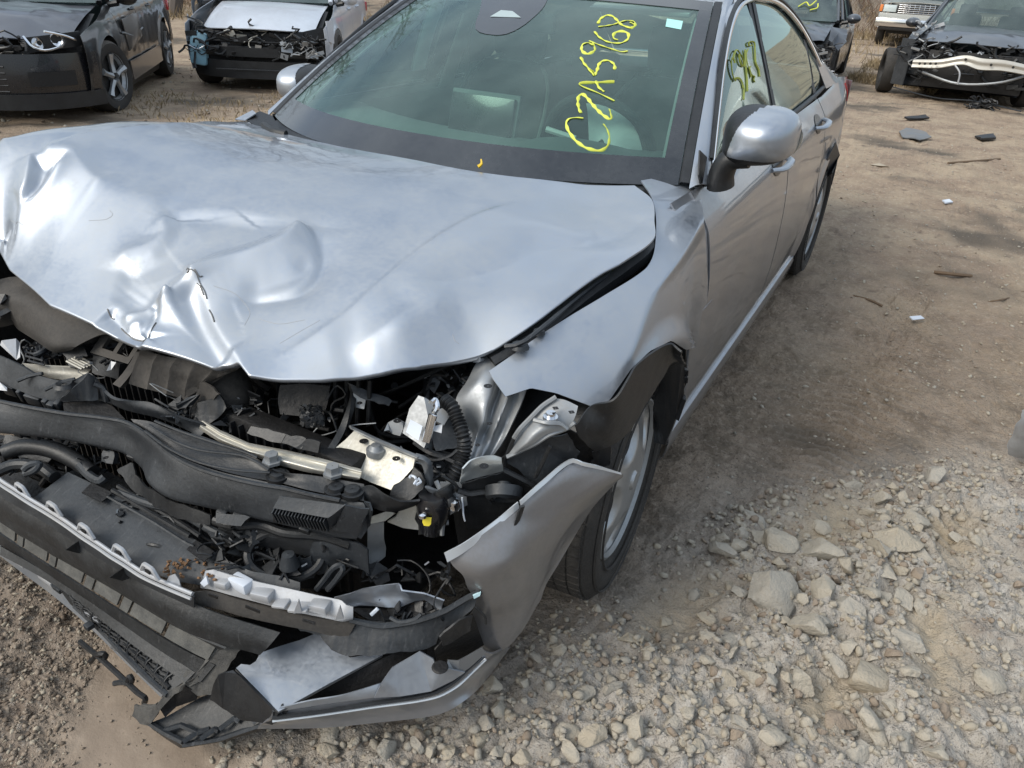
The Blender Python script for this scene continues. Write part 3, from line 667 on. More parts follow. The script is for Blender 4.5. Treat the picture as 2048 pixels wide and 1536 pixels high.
# ---- door mirrors
def mirror(sg, c):
    root = None
    c = np.array(c)
    # shell: squashed rounded form, open to the rear
    G = []; 
    for i in range(77):
        t = i/76
        row = []
        for j in range(168):
            a = 2*math.pi*j/168
            r = math.sin(min(1, t*1.04)*math.pi/2)**.60 if t < 1 else 1
            ex = .101*(abs(math.cos(a))**.66)*np.sign(math.cos(a)); ez = .079*(abs(math.sin(a))**.68)*np.sign(math.sin(a)); ez *= 1-.16*(ex/.1)*np.sign(ez)*-1*(1 if ez < 0 else -.4)
            yy = -.085+.165*t**1.5
            k = r*(1-.03*t)
            row.append(c+np.array([sg*(ex*k-.02*t*0), yy+.03*(ex/.11)*k*-.6*(1 if sg > 0 else 1), ez*k+.006*(ex/.11)*k]))
        G.append(row)
    G = np.array(G)
    fl = lambda p: p
    def col(i, j):
        q = G[i, j]-c; return (q[0]*sg > -.030+.35*(q[2]-.0)+.25*q[1]) and q[2] > -.044
    cap = gridmesh('mirror_cap', G, PAINT, CAR, .003, 60, mask=lambda i, j: col(i, j), close=True)
    G2 = (G-c)*np.array([.975, .985, .97])+c
    hs = gridmesh('mirror_housing', G2, BLACK, CAR, .003, 60, close=True)
    g = [[c+np.array([sg*.106*rr*math.cos(a), .068, .070*rr*math.sin(a)]) for a in np.linspace(0, 2*math.pi, 25)[:-1]] for rr in (0.01, .5, 1)]
    gridmesh('mirror_glass', np.array(g), mat('mirror_glass', (.6, .65, .66), rough=.03, metal=1), hs, 0, close=True)
    b = c+np.array([-sg*.075, .0, -.055]); e = np.array([sg*.845, c[1]+.01, .930])
    tube('mirror_arm', [b+np.array([sg*.07, 0, .005]), b+np.array([sg*.02, 0, -.005]), (b+e)/2+np.array([0, 0, -.006]), e], [.034, .040, .044, .048], BLACK, CAR, 12, 14, ratio=.75)
mirror(1, U(1512, 278, 'x.915')); mirror(-1, U(602, 172, 'x-.93'))
# triangular patch where the mirror meets the door
plate('mirror_patch', '1398,350,k.012; 1400,300,k.012; 1420,320,k.012; 1460,330,k.012; 1402,368,k.010', BLACK, CAR, .004)
# ---- wheels
HOLE = mat('wheel_opening_shade', (.012, .009, .008), rough=.9)
def wheel(c, steer=0, name='front_wheel', sg=1, spokes=5, rimm=WHEELM, R=.322, w=.205, r_rim=.212):
    """wheel with tyre, bead, dished cover, lugs; axis along x, outer face towards sg"""
    root = CAR
    Rm = rotm(0, 0, steer); c = np.array(c)
    hw = w/2
    prof = [(-hw*.78, r_rim), (-hw, r_rim+.03), (-hw*1.03, (R+r_rim)/2), (-hw*.97, R-.025), (-hw*.80, R-.005), (-hw*.3, R), (hw*.3, R), (hw*.80, R-.005), (hw*.97, R-.025), (hw*1.03, (R+r_rim)/2), (hw, r_rim+.03), (hw*.80, r_rim), (hw*.72, r_rim-.008)]
    ty = lathe(name, prof, RUBBER, root, 72, c, 'x', R=Rm)
    for rr_ in (R-.030, r_rim+.022):
        lathe('sidewall_ring', [(sg*(hw*1.0), rr_-.003), (sg*(hw*1.045), rr_), (sg*(hw*1.0), rr_+.003)], RUBBER, ty, 60, c, 'x', R=Rm)
    # tread blocks
    mb = MB()
    for k in range(64):
        a = 2*math.pi*k/64
        for q, x in enumerate((-.070, -.038, -.006, .026, .058)):
            aa = a+(.02 if q % 2 else 0); R2 = np.array(Matrix.Rotation(aa, 3, 'X'))
            p = R2@np.array([x+.006, 0, R-.0035]); mb.box(Rm@p+c, (.027, .024, .010), Rm@R2)
    t = mb.build('tread', RUBBER, ty); t['kind'] = 'stuff'
    # barrel, brake
    lathe('rim', [(-hw*.8, r_rim-.002), (-hw*.5, r_rim-.02), (hw*.3*sg, r_rim-.024), (hw*.8*sg, r_rim-.004), (hw*.86*sg, r_rim+.004), (hw*.9*sg, r_rim-.004), (hw*.80*sg, r_rim-.012)], STEEL, ty, 64, c, 'x', R=Rm)
    lathe('brake_disc', [(sg*.01, .02), (sg*.01, .135), (sg*.03, .135), (sg*.03, .02)], RUST, ty, 40, c, 'x', R=Rm)
    lathe('steel_wheel_face', [(sg*.045, .03), (sg*.05, .09), (sg*.02, .15), (sg*.02, r_rim-.02)], mat('black_steel_wheel', (.02, .018, .016), rough=.6, dust=.4, dcol=(.10, .07, .05)), ty, 48, c, 'x', R=Rm)
    # cover: uncut disc, sunk at its large openings
    nr, na = 40, 300; V = {}; F = []; verts = []
    def idx(i, j):
        j %= na
        if (i, j) not in V:
            r = .022+(r_rim-.010-.022)*i/(nr-1); a = 2*math.pi*j/na
            ph = (a*spokes/(2*math.pi)) % 1; mid = abs(ph-.5)*2
            u_ = (r-.143)/.060; v_ = abs(ph-.5)*2*math.pi/spokes*r/(.066+.016*(r-.143)/.045); sink = smooth01((1.0-math.hypot(u_, v_))/.45)
            dep = .085+.016*math.cos((r-.06)/.15*1.6)-.012*(r/.2)**3-.022*float(sink)+.006*smooth01((r-.192)/.008)
            V[(i, j)] = len(verts); verts.append(Rm@np.array([sg*dep, r*math.cos(a), r*math.sin(a)])+c)
        return V[(i, j)]
    for i in range(nr-1):
        for j in range(na):
            r = .022+(r_rim-.010-.022)*(i+.5)/(nr-1); a = 2*math.pi*(j+.5)/na; ph = ((a*spokes/(2*math.pi)) % 1)-.5
            arc = abs(ph)*2*math.pi/spokes*r
            u = (r-.143)/.045; vv = arc/(.050+.012*(r-.143)/.045)
            F.append((idx(i, j), idx(i, j+1), idx(i+1, j+1), idx(i+1, j)))
    pymesh('wheel_cover', verts, F, rimm, ty, 60, .004)
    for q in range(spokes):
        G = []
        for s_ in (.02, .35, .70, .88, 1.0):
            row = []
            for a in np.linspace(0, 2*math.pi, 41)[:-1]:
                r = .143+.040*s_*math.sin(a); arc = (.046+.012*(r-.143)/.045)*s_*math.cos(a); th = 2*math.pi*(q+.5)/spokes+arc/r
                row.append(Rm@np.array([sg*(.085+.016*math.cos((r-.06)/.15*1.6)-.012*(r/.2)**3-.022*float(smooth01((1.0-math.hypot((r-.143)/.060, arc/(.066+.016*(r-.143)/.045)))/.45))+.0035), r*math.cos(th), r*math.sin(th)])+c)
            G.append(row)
        gridmesh('opening_shade_disc', np.array(G), HOLE, ty, 0, close=True)  # dark disc paints the shade inside each opening
    lathe('centre_cap', [(sg*.108, .001), (sg*.107, .022), (sg*.098, .028)], rimm, ty, 24, c, 'x', R=Rm)
    for k in range(5):
        a = 2*math.pi*k/5+.63; p = np.array([sg*.100, .057*math.cos(a), .057*math.sin(a)])
        lathe('lug_nut', [(sg*.098, .001), (sg*.098, .009), (sg*.085, .012)], CHROME, ty, 6, Rm@(p*np.array([0, 1, 1]))+c, 'x', R=Rm)
    return ty
wf = wheel((.800, .0, .325), .07, 'front_wheel', 1, R=.315, r_rim=.208); tag(wf, 'front wheel with silver five-opening cover beside the torn fender')
wheel((.80, WB, .345), 0, 'rear_wheel', 1)
wheel((-.80, 0, .30), .05, 'front_wheel', -1); wheel((-.80, WB, .345), 0, 'rear_wheel', -1)
# ---- driver side front fender, peeled outward at its lower front
XGP = np.polyfit([-.45, -.33, -.2, 0, .15, .30, .45, .60, .9], [.62, .665, .715, .765, .785, .765, .71, .66, .58], 4); ZGP = np.polyfit([-.45, -.33, -.2, 0, .15, .30, .45, .60, .9], [.70, .748, .803, .862, .893, .915, .935, .950, .97], 4)
def fender_F(p):
    x, y, z = p[:, 0], p[:, 1], p[:, 2]
    yc_ = np.clip(y, -.45, .9); xg = np.polyval(XGP, yc_); zg = np.polyval(ZGP, yc_)
    up = z-(zg-(.36-.20*smooth01((y-.15)/.5))*(x-xg)-1.1*np.clip(x-xg, 0, 1)**2)
    flare = .018*smooth01((.10-y)/.40)*smooth01((.86-z)/.12)
    rr = np.sqrt(y*y+(z-.325)**2); arch = .020*smooth01(1-np.abs(rr-.375)/.055)*(z > .3)
    zs_ = .815+.030*np.clip(y, 0, 3.5); sd_ = x-(side_x(y, np.minimum(z, zs_-.002))+.022*smooth01((.5-y)/.35)+flare+arch-.010*np.exp(-(((y+.20)/.05)**2+((z-.73)/.05)**2)))
    k = .006; h = np.maximum(k-np.abs(up-sd_), 0)/k
    return np.maximum(up, sd_)+h*h*k*.25
TP = px2('978,742;1030,706;1070,677;1140,632;1210,590;1288,540;1306,512;1312,470;1311,425;1302,392;1282,361', 130)
MD = px2('988,760;1060,742;1130,712;1200,665;1265,618;1322,570;1362,525;1384,480;1392,430;1388,380;1345,350', 130)
BT = px2('1011,793;1062,776;1112,786;1182,812;1218,802;1262,738;1300,702;1343,681;1372,700;1412,690;1416,560;1409,450;1398,345', 130, False)
tt = np.linspace(0, 1, 56)[:, None, None]
PXG = np.where(tt < .5, TP[None]*(1-2*tt)+MD[None]*2*tt, MD[None]*(2-2*tt)+BT[None]*(2*tt-1))
FE = U_many(PXG.reshape(-1, 2), fender_F).reshape(56, 130, 3)
fen = gridmesh('front_fender', FE, PAINT, CAR, .003, 40)
tag(fen, 'silver front fender bent outward and torn off at its lower front corner')
side_panel('fender_rear_part', .372, .556, fen, PAINTD, lambda y: .62, 1, 12, 20, lowy=lambda z: .0*z, off=.001)
# far fender
side_panel('front_fender', -.45, .556, CAR, PAINT, lambda y: .90+.03*np.clip(y, -1, .5), -1, 50, 30)
# fender rail (dark slot between hood and fender) and hinges
tube('fender_rail', '1298,470,z.86; 1292,505,z.86; 1250,540,z.83; 1180,590,z.80; 1110,645,z.775; 1040,695,z.745; 985,728,z.72', .022, BLACK, CAR, 30, 8)
loft('gutter', ["1312,400,z.86; 1318,470,z.855; 1300,515,z.84; 1200,590,z.80; 1110,650,z.77; 990,735,z.71", "1290,400,z.86; 1296,470,z.83; 1280,500,z.82; 1180,570,z.78; 1090,630,z.75; 960,720,z.70"], DARK, CAR, 30)
lathe('rail_bolt', [(0, .001), (0, .016), (-.008, .02)], GREYP, CAR, 10, U(1040, 688, 'z.775'), 'z'); lathe('rail_bolt', [(0, .001), (0, .011), (-.008, .014)], GREYP, CAR, 10, U(1078, 660, 'z.79'), 'z')
tube('edge_wire', '1010,693,z.77; 1040,688,z.78; 1085,655,z.80; 1150,600,z.82; 1210,555,z.83; 1290,508,z.85', .005, GREYP, CAR, 24, 6)
# ---- inside of the cabin
gridmesh('dashboard', np.array([[(u*.70, y+.20*abs(u)**2, z) for u in np.linspace(-1, 1, 15)] for y, z in ((.30, .915), (.45, .93), (.60, .945), (.72, .945), (.80, .90), (.82, .74), (.80, .55))]), INTM, CAR, .01)
ph = []
for t in np.linspace(0, 1, 12):
    ph.append([np.array([.36+.19*math.cos(a), .48+.34*t, .925+.055*math.sin(a)*math.sin(math.pi*min(1, .25+t*.6))]) for a in np.linspace(0, math.pi, 16)])
gridmesh('instrument_hood', np.array(ph), INTM, CAR, .006)
box('centre_screen', (.0, .72, 1.0), (.24, .02, .12), GLOSSBLACK, CAR, rotm(-.25, 0, 0)); box('screen_bezel', (.0, .735, 1.0), (.26, .02, .14), INTM, CAR, rotm(-.25, 0, 0))
def ring(c, R, r, tilt, m, name, parent):
    P = [np.array(c)+np.array([R*math.cos(a), -R*math.sin(a)*math.sin(tilt), R*math.sin(a)*math.cos(tilt)]) for a in np.linspace(0, 2*math.pi, 40)]
    return tube(name, P, r, m, parent, 48, 10)
sw_ = ring((.37, .86, .92), .185, .016, .45, INTD, 'steering_wheel', CAR)
tube('wheel_spoke', [np.array([.20, .87, .92]), np.array([.37, .90, .91]), np.array([.54, .87, .92])], .02, INTD, sw_, 10, 8)
AB = []
for t in np.linspace(0, 1, 14):
    AB.append([np.array([.37+(.165-.10*s_)*math.cos(1.9-2.6*t), .84-.02*s_+.02*math.sin(9*t), .90+(.17-.12*s_+.012*math.sin(14*t+s_*4))*math.sin(1.9-2.6*t)]) for s_ in np.linspace(0, 1, 6)])
gridmesh('deflated_airbag', np.array(AB), BAG, CAR, .004)
def seat(cx, cy):
    prof = [(-.245, 0), (-.20, .05), (-.1, .065), (0, .05), (.1, .065), (.2, .05), (.245, 0)]
    G = []
    for z, y, k in ((.52, cy, .9), (.62, cy+.02, 1), (.80, cy+.08, 1), (.98, cy+.15, .92), (1.08, cy+.19, .70)):
        G.append([np.array([cx+px_*k, y-py_, z]) for px_, py_ in prof])
    s = gridmesh('front_seat', np.array(G), INTD, CAR, .08)
    G = [[np.array([cx+.135*k*math.cos(a), cy+.20+.045*math.sin(a), z]) for a in np.linspace(0, 2*math.pi, 17)[:-1]] for z, k in ((1.08, .7), (1.11, .95), (1.18, 1), (1.25, .92), (1.27, .6))]
    gridmesh('headrest', np.array(G), INTD, s, 0, close=True)
    box('seat_cushion', (cx, cy-.25, .48), (.48, .5, .14), INTD, s, bevel=.04)
seat(.36, 1.42); seat(-.36, 1.42)
box('rear_seat', (0, 2.35, .60), (1.2, .16, .70), INTD, CAR, rotm(-.3, 0, 0), .05)
for x in (-.35, .35): box('rear_headrest', (x, 2.45, 1.0), (.26, .08, .14), INTD, CAR, None, .03)
box('cabin_floor', (0, 1.5, .28), (1.55, 2.4, .04), INTD, CAR)
gridmesh('roof_liner', np.array([[roof_pt(y, u*.95)+np.array([0, .03, -.035]) for u in np.linspace(-1, 1, 11)] for y in np.linspace(1.27, 2.7, 12)]), INTG, CAR, .004)
for sg in (1, -1):
    A = [[ws_pt(sg*(.925-.02*v), v)+np.array([0, .03, -.02]), ws_pt(sg*(1.0-.02*v), v)+np.array([-sg*.0, .035, -.015])] for v in np.linspace(.12, .98, 14)]
    gridmesh('pillar_liner', np.array(A), INTG, CAR, .006, 60)
    G = [[(sg*(.73-(z-.9)*.42), y, z) for y in (1.50, 1.60)] for z in np.linspace(.90, 1.32, 6)]
    gridmesh('centre_pillar_liner', np.array(G), INTG, CAR, .01)
    G = [[(sg*x, y, z) for y in np.linspace(.62, 2.4, 10)] for x, z in ((.76, .955), (.70, .94), (.68, .80), (.70, .5))]
    gridmesh('door_lining', np.array(G), INTM, CAR, .006)
box('interior_mirror', (.0, 1.02, 1.265), (.20, .03, .06), INTD, CAR, None, .012)
for sg in (1, -1):
    box('sun_visor', (sg*.33, 1.25, 1.335), (.36, .16, .015), INTG, CAR, rotm(.25, 0, 0), .006)
# marker number on the driver's window
mk_ = MB()
for s in ('640,1020;650,1100;645,1200', '640,1060;630,1000;600,950;560,940;540,950;548,975', '530,950;510,880;500,780;505,700;530,720;540,760', '520,700;535,640;565,600;600,640;640,720;650,790;625,790;600,740;590,650', '690,1100;685,950;670,800;665,600', '740,940;720,850;690,760;680,650;700,590', '840,920;830,850;790,750;780,600;775,520;740,500;705,515;710,550;750,545', '780,990;765,960;775,925;740,900;715,830;730,800'):
    P = [U(1380+float(a.split(',')[0])/6.0235, float(a.split(',')[1])/6.0235, 'k.013') for a in s.split(';')]
    P = resample(P, len(P)*4); V, F = tube_geo(P, .0038, 5, .5); mk_.add(V, F)
mk_.build('painted_number', mat('faded_marker', (.42, .46, .08), rough=.6), sw)

for sg in (1, -1):
    tube('seat_belt', [np.array([sg*.60, 1.56, 1.22]), np.array([sg*.58, 1.54, .9]), np.array([sg*.55, 1.50, .6])], .018, INTG, CAR, 8, 5, ratio=.2)
    tube('grab_handle', [np.array([sg*.50, 1.30, 1.30]), np.array([sg*.47, 1.38, 1.26]), np.array([sg*.47, 1.50, 1.26]), np.array([sg*.50, 1.58, 1.30])], .012, INTG, CAR, 10, 6)
    tube('seat_piping', [np.array([sg*.36-.2, 1.36, .62]), np.array([sg*.36-.21, 1.50, .98]), np.array([sg*.36-.10, 1.58, 1.09]), np.array([sg*.36+.10, 1.58, 1.09]), np.array([sg*.36+.21, 1.50, .98]), np.array([sg*.36+.2, 1.36, .62])], .008, INTM, CAR, 24, 6)
box('parcel_shelf', (0, 2.75, 1.0), (1.1, .5, .03), INTM, CAR, None, .005)
tube('column_stalk', [np.array([.30, .82, .95]), np.array([.20, .80, .97])], .010, INTG, CAR, 4, 6)
# ================================================================= exposed front end
def P_(name, poly, m, th=.003, **k):
    if m in (GREYP, BLACK, BROWNP) or m.name == 'torn_dusty_plastic' and 'jag' not in k: k['jag'] = .0022
    return plate(name, poly, m, CAR, th, **k)
# dark volume behind everything: bulkhead, engine block, floor of the bay
gridmesh('engine_bay_wall', np.array([[(x, y, z) for x in np.linspace(-.72, .66, 8)] for y, z in ((.20, .88), (.16, .6), (.10, .25))]), DARK, CAR, 0)
gridmesh('bay_side', np.array([[(-.70, y, z) for y in (-.62, .2)] for z in (.25, .86)]), DARK, CAR, .01)
gridmesh('splash_floor', np.array([[(x, y, .16) for y in (-.58, .3)] for x in (-.75, .58)]), DARK, CAR, .01)
eng = box('engine_block', (-.02, -.12, .56), (.62, .42, .40), DARK, CAR, None, .03)
for i in range(5):
    tube('intake_runner', [np.array([-.22+i*.09, -.30, .56]), np.array([-.22+i*.09, -.36, .62]), np.array([-.22+i*.09, -.25, .68])], .028, BLACK, eng, 12, 10)
box('battery', (.42, -.10, .60), (.20, .26, .18), BLACK, CAR, None, .01)
mb = MB(); rs = random.Random(3)
for i in range(46):
    x0, y0, z0 = rs.uniform(-.5, .58), rs.uniform(-.42, -.22), rs.uniform(.42, .60)
    P = [np.array([x0, y0, z0])]
    for k in range(3): P.append(P[-1]+np.array([rs.uniform(-.14, .14), rs.uniform(-.05, .09), rs.uniform(-.12, .12)]))
    mb.tube(P, rs.uniform(.004, .012), 6, 12)
t = mb.build('hoses_and_wires', BLACK, CAR); t['kind'] = 'stuff'
# radiator and fan shroud behind the lower part
rad = box('radiator', (0.02, -.56, .40), (1.0, .05, .36), DARK, CAR, None, .005)
mb = MB()
for i in range(40): mb.box((-.46+i*.0245, -.59, .40), (.004, .014, .34))
t = mb.build('radiator_fins', BLACK, rad); t['kind'] = 'stuff'
mb = MB()
for i in range(9):
    mb.tube('%d,%d,y-.45; %d,%d,y-.45' % (556+i*23, 760, 560+i*22, 850), .005, 6, 4)
mb.tube('545,812,y-.46; 600,815,y-.46; 660,818,y-.46; 690,822,y-.46', .006, 6); mb.tube('548,850,y-.46; 600,848,y-.46; 660,860,y-.46', .006, 6)
mb.build('condenser_ribs', BLACK, CAR)
# ---- upper left: dusty duct, brackets, shroud
loft('intake_duct', ["-60,590,z.70; 0,560,z.71; 45,556,z.71; 110,590,z.70; 180,640,z.69; 260,680,z.68", "-60,600,z.68; 0,572,z.70; 40,568,z.705; 100,600,z.695; 160,640,z.68; 215,668,z.67",
 "-60,640,z.63; 0,600,z.68; 45,600,z.69; 95,632,z.675; 140,662,z.66; 180,680,z.65", "-60,660,z.60; 5,628,z.64; 40,640,z.64; 80,665,z.635; 115,690,z.63; 150,695,z.63", "-60,670,z.58; 15,640,z.60; 40,658,z.60; 75,680,z.60; 110,702,z.60; 130,700,z.60"], BROWNP, CAR, 30, 20, .004, rough=.006, rs=5)
P_('duct_bracket', '-5,624,z.66; 27,609,z.67; 26,640,z.62; 0,646,z.61', GREYP, .012)
P_('duct_mount', '-10,585,z.70; 10,588,z.70; 14,597,z.69; 0,608,z.68; -12,606,z.68', BLACK, .01)
P_('headlight_flap', '0,690,z.60; 3,681,z.61; 32,677,z.61; 40,685,z.60; 40,714,z.58; 33,720,z.575', SILVERP, .003)
mb = MB()
for i in range(5): mb.tube('%d,%d,z.58; %d,%d,z.57; %d,%d,z.55' % (48+i*8, 700-i*3+i, 56+i*7, 690+i*6, 50+i*9, 720+i*4), .003, 5, 8)
for i in range(4): mb.tube('%d,%d,z.58; %d,%d,z.57' % (46+i*3, 694+i*9, 80+i*3, 703+i*9), .003, 5, 6)
mb.build('wire_cage', GREYP, CAR)
P_('cage_cover', '66,716,z.57; 78,709,z.57; 97,720,z.56; 98,730,z.55; 75,727,z.55', GREYP, .006)
tube('pipe_stub', '80,684,z.60; 88,682,z.60; 92,696,z.585; 80,706,z.58; 70,710,z.575', .007, GREYP, CAR, 12, 8)
loft('bumper_beam_end', ["44,726,z.565; 100,732,z.565; 184,737,z.565", "56,737,z.555; 110,741,z.555; 178,743,z.555", "66,744,z.548; 110,748,z.548; 172,750,z.548", "95,756,z.535; 120,759,z.535; 150,762,z.535"], ALU, CAR, 20, 12, .006)
P_('bracket_block', '113,700,z.60; 150,670,z.63; 180,672,z.64; 165,690,z.62; 175,712,z.60; 135,718,z.585', BLACK, .02)
tube('latch_hook', '160,700,z.60; 166,684,z.62; 185,678,z.63; 196,670,z.64', [.012, .014, .012, .009], BLACK, CAR, 12, 10)
rib = P_('ribbed_grille', '132,716,z.58; 150,708,z.59; 192,730,z.575; 184,738,z.565; 140,734,z.57', BLACK, .006)
for i in range(5):
    tube('grille_rib', '%f,%f,z.592; %f,%f,z.578' % (133+i*5.4, 722-i*2.6, 164+i*6, 738-i*2.2), .0028, ALU, rib, 6, 6)
# plate with two square windows
def framed(name, corners, holes, m, th):
    """quad plate with rectangular openings given in its (s, t) coordinates"""
    C = pts(corners); ss = sorted({0, 1}|{h[0] for h in holes}|{h[1] for h in holes}); ts = sorted({0, 1}|{h[2] for h in holes}|{h[3] for h in holes})
    G = np.array([[(1-s)*(1-t_)*C[0]+s*(1-t_)*C[1]+s*t_*C[2]+(1-s)*t_*C[3] for s in ss] for t_ in ts])
    def msk(i, j):
        a, b = (ss[j]+ss[j+1])/2, (ts[i]+ts[i+1])/2
        return not any(h[0] < a < h[1] and h[2] < b < h[3] for h in holes)
    return gridmesh(name, G, m, CAR, th, 30, mask=msk)
framed('latch_panel', '212,655,z.665; 284,685,z.665; 256,728,z.62; 180,705,z.61', [(.20, .50, .30, .72), (.60, .90, .28, .74)], BROWNP, .008)
P_('latch_box', '186,708,z.60; 240,728,z.61; 236,760,z.57; 184,745,z.57', BLACK, .02); P_('latch_label', '222,722,z.615; 232,725,z.615; 222,740,z.60; 213,742,z.60', SILVERP, .002)
for i in range(3): tube('latch_cable', '%d,%d,z.62; %d,%d,z.605; %d,%d,z.60' % (218+i*9, 700+i*4, 214+i*9, 716+i*4, 200+i*9, 726+i*4), .0035, BLACK, CAR, 8, 6)
loft('support_bar', ["271,703,z.665; 262,722,z.645; 244,748,z.618; 225,768,z.60", "284,706,z.663; 274,728,z.640; 256,756,z.612; 240,775,z.595"], BROWNP, CAR, 10, 2, .014)
# folded and pleated air shroud
G = grid_of(["280,700,z.690; 330,708,z.690; 380,716,z.692; 430,725,z.695; 478,730,z.70", "274,715,z.665; 325,728,z.668; 375,740,z.668; 425,742,z.675; 470,738,z.69", "266,742,z.635; 315,758,z.632; 362,770,z.630; 405,760,z.650; 450,744,z.675", "262,764,z.612; 305,780,z.605; 362,796,z.600; 392,775,z.625; 430,752,z.655"], 90, 24)
ww = np.linspace(0, 1, 90); G = G + (np.abs(np.sin(ww*math.pi*5.2))**.7*.012*np.linspace(.5, 1, 24)[:, None])[..., None]*np.array([.2, .8, -.7]) + (nnoise(G.reshape(-1, 3), 6, 4)*.006).reshape(24, 90)[..., None]
gridmesh('pleated_air_shroud', G, BROWNP, CAR, .003, 60)
loft('torn_shroud_strip', ["362,793,z.60; 375,780,z.62; 400,762,z.64; 440,742,z.67", "368,800,z.595; 385,788,z.61; 415,772,z.63; 448,752,z.66"], BROWNP, CAR, 14, 3, .004, rough=.004)
P_('crumpled_flap', '403,762,z.645; 420,772,z.64; 439,789,z.63; 410,812,z.59; 395,840,z.56; 372,850,z.55; 385,800,z.60', BROWNP, .004, rough=.010, cuts=3)
P_('torn_clip', '352,812,z.60; 372,796,z.61; 398,789,z.62; 372,815,z.595; 356,818,z.59', GREYP, .010)
P_('crumpled_flap', '395,806,z.60; 440,790,z.62; 452,815,z.60; 420,850,z.56; 396,868,z.54; 385,850,z.55', BLACK, .004, rough=.012, cuts=3, seed=6)
# resonator bottle
rp = [np.array(p) for p in pts("425,738,y-.50; 440,760,y-.52; 455,790,y-.53; 462,820,y-.53; 462,845,y-.52")]
tube('resonator_bottle', rp, [.020]*2+[.045]*3+[.055]*6+[.048]*5+[.028]*2+[.014], BROWNP, CAR, 19, 20)
# ---- upper carrier strip (radiator top cover) with clips
loft('upper_carrier', ["-60,690,z.60; 0,712,z.60; 45,733,z.60; 80,752,z.595; 140,762,z.59; 178,745,z.60; 196,770,z.59; 230,800,z.58; 300,805,z.585; 360,835,z.575; 410,850,z.57",
 "-60,715,z.575; 0,738,z.575; 45,758,z.575; 85,778,z.57; 135,784,z.57; 180,775,z.578; 205,788,z.572; 240,808,z.568; 310,822,z.572; 365,845,z.563; 412,858,z.56",
 "-60,745,z.55; 0,765,z.55; 40,782,z.55; 90,799,z.55; 128,803,z.55; 180,799,z.555; 215,805,z.553; 250,820,z.55; 320,838,z.55; 370,858,z.548; 400,875,z.545"], GREYP, CAR, 70, 14, .006, rough=.004, rs=8)
P_('carrier_peak', '176,746,z.62; 188,752,z.61; 196,800,z.56; 182,802,z.56; 118,803,z.56; 140,784,z.585', GREYP, .006, rough=.003, cuts=2)
tube('carrier_loop', '188,768,z.60; 205,775,z.59; 212,790,z.575; 214,802,z.56', .006, GREYP, CAR, 10, 6)
tube('carrier_rib', '35,762,z.582; 60,752,z.592; 85,747,z.60', .004, GREYP, CAR, 6, 6); tube('carrier_rib', '90,780,z.58; 125,764,z.595; 150,758,z.60', .004, GREYP, CAR, 6, 6)
lathe('carrier_grommet', [(0, .006), (.003, .016), (-.004, .022)], BLACK, CAR, 20, U(128, 768, 'z.596'), 'z')
for (x, y, ww_, hh) in ((24, 777, 26, 20), (46, 788, 8, 22), (72, 797, 32, 18), (98, 808, 10, 24), (108, 812, 14, 18), (122, 812, 10, 24)):
    c = U(x, y, 'z.535'); box('carrier_clip', c, (ww_*.00125, .022, hh*.0016), GREYP, CAR, rotm(.3, .12, .28), .003)
P_('left_silver_end', '-20,758,z.56; 0,765,z.56; 14,775,z.55; 14,782,z.545; -20,778,z.545', SILVERP, .003)
P_('grille_blank', '125,801,z.548; 200,800,z.548; 225,812,z.546; 250,838,z.542; 190,830,z.538; 128,822,z.540', DARK, .004)
# ---- big dark bumper absorber panel, kinked in the middle
AB_ = grid_of([
 "-60,795,z.545; 0,800,z.545; 60,812,z.545; 130,824,z.545; 200,832,z.545; 250,841,z.545; 285,858,z.548; 320,885,z.55; 355,910,z.55; 400,932,z.55; 450,948,z.55; 510,962,z.55; 570,972,z.55; 620,984,z.55; 680,996,z.55; 728,1004,z.55",
 "-60,800,z.54; 0,806,z.54; 60,817,z.54; 130,829,z.54; 200,837,z.54; 248,847,z.54; 280,866,z.543; 314,893,z.545; 350,919,z.545; 396,941,z.545; 448,956,z.545; 508,970,z.545; 568,980,z.545; 620,992,z.545; 680,1004,z.545; 732,1012,z.545",
 "-60,828,z.515; 0,834,z.515; 60,842,z.515; 130,852,z.515; 200,862,z.515; 250,872,z.512; 284,892,z.51; 312,925,z.515; 345,955,z.515; 395,975,z.515; 450,990,z.515; 508,1003,z.515; 568,1012,z.515; 620,1025,z.515; 680,1038,z.515; 730,1046,z.515",
 "-60,856,z.485; 0,862,z.485; 50,868,z.485; 130,878,z.485; 200,890,z.485; 250,903,z.480; 282,928,z.475; 296,962,z.48; 335,990,z.48; 395,1008,z.48; 450,1020,z.48; 508,1033,z.48; 568,1045,z.48; 620,1056,z.48; 670,1067,z.48; 715,1074,z.48",
 "-60,860,z.475; 0,866,z.475; 50,872,z.475; 130,882,z.475; 200,894,z.475; 250,907,z.470; 282,934,z.465; 296,968,z.47; 335,995,z.47; 395,1013,z.47; 450,1025,z.47; 508,1038,z.47; 568,1050,z.47; 620,1061,z.47; 670,1072,z.47; 715,1078,z.47"], 150, 26, True)
AB_ = AB_ + (nnoise(AB_.reshape(-1, 3), 3, 8)*.003).reshape(AB_.shape[:2])[..., None]
absb = gridmesh('bumper_absorber', AB_, GREYP, CAR, .004, 45)
tag(absb, 'dark dusty absorber panel kinked in the middle')
tube('absorber_bead', "0,803,z.552; 60,815,z.552; 130,827,z.552; 200,835,z.552; 250,844,z.552; 285,863,z.555; 318,890,z.557; 352,915,z.557; 400,938,z.557; 450,953,z.557; 510,967,z.557; 570,977,z.557; 620,989,z.557; 680,1001,z.557", .0045, GREYP, absb, 80, 6)
for (x, y) in ((37, 868), (71, 872), (118, 878), (151, 884), (205, 893), (265, 915), (445, 1026), (478, 1032), (610, 1060)):
    box('absorber_tooth', U(x, y, 'z.470'), (.022, .010, .014), BLACK, absb, rotm(.3, .1, .2), .002)
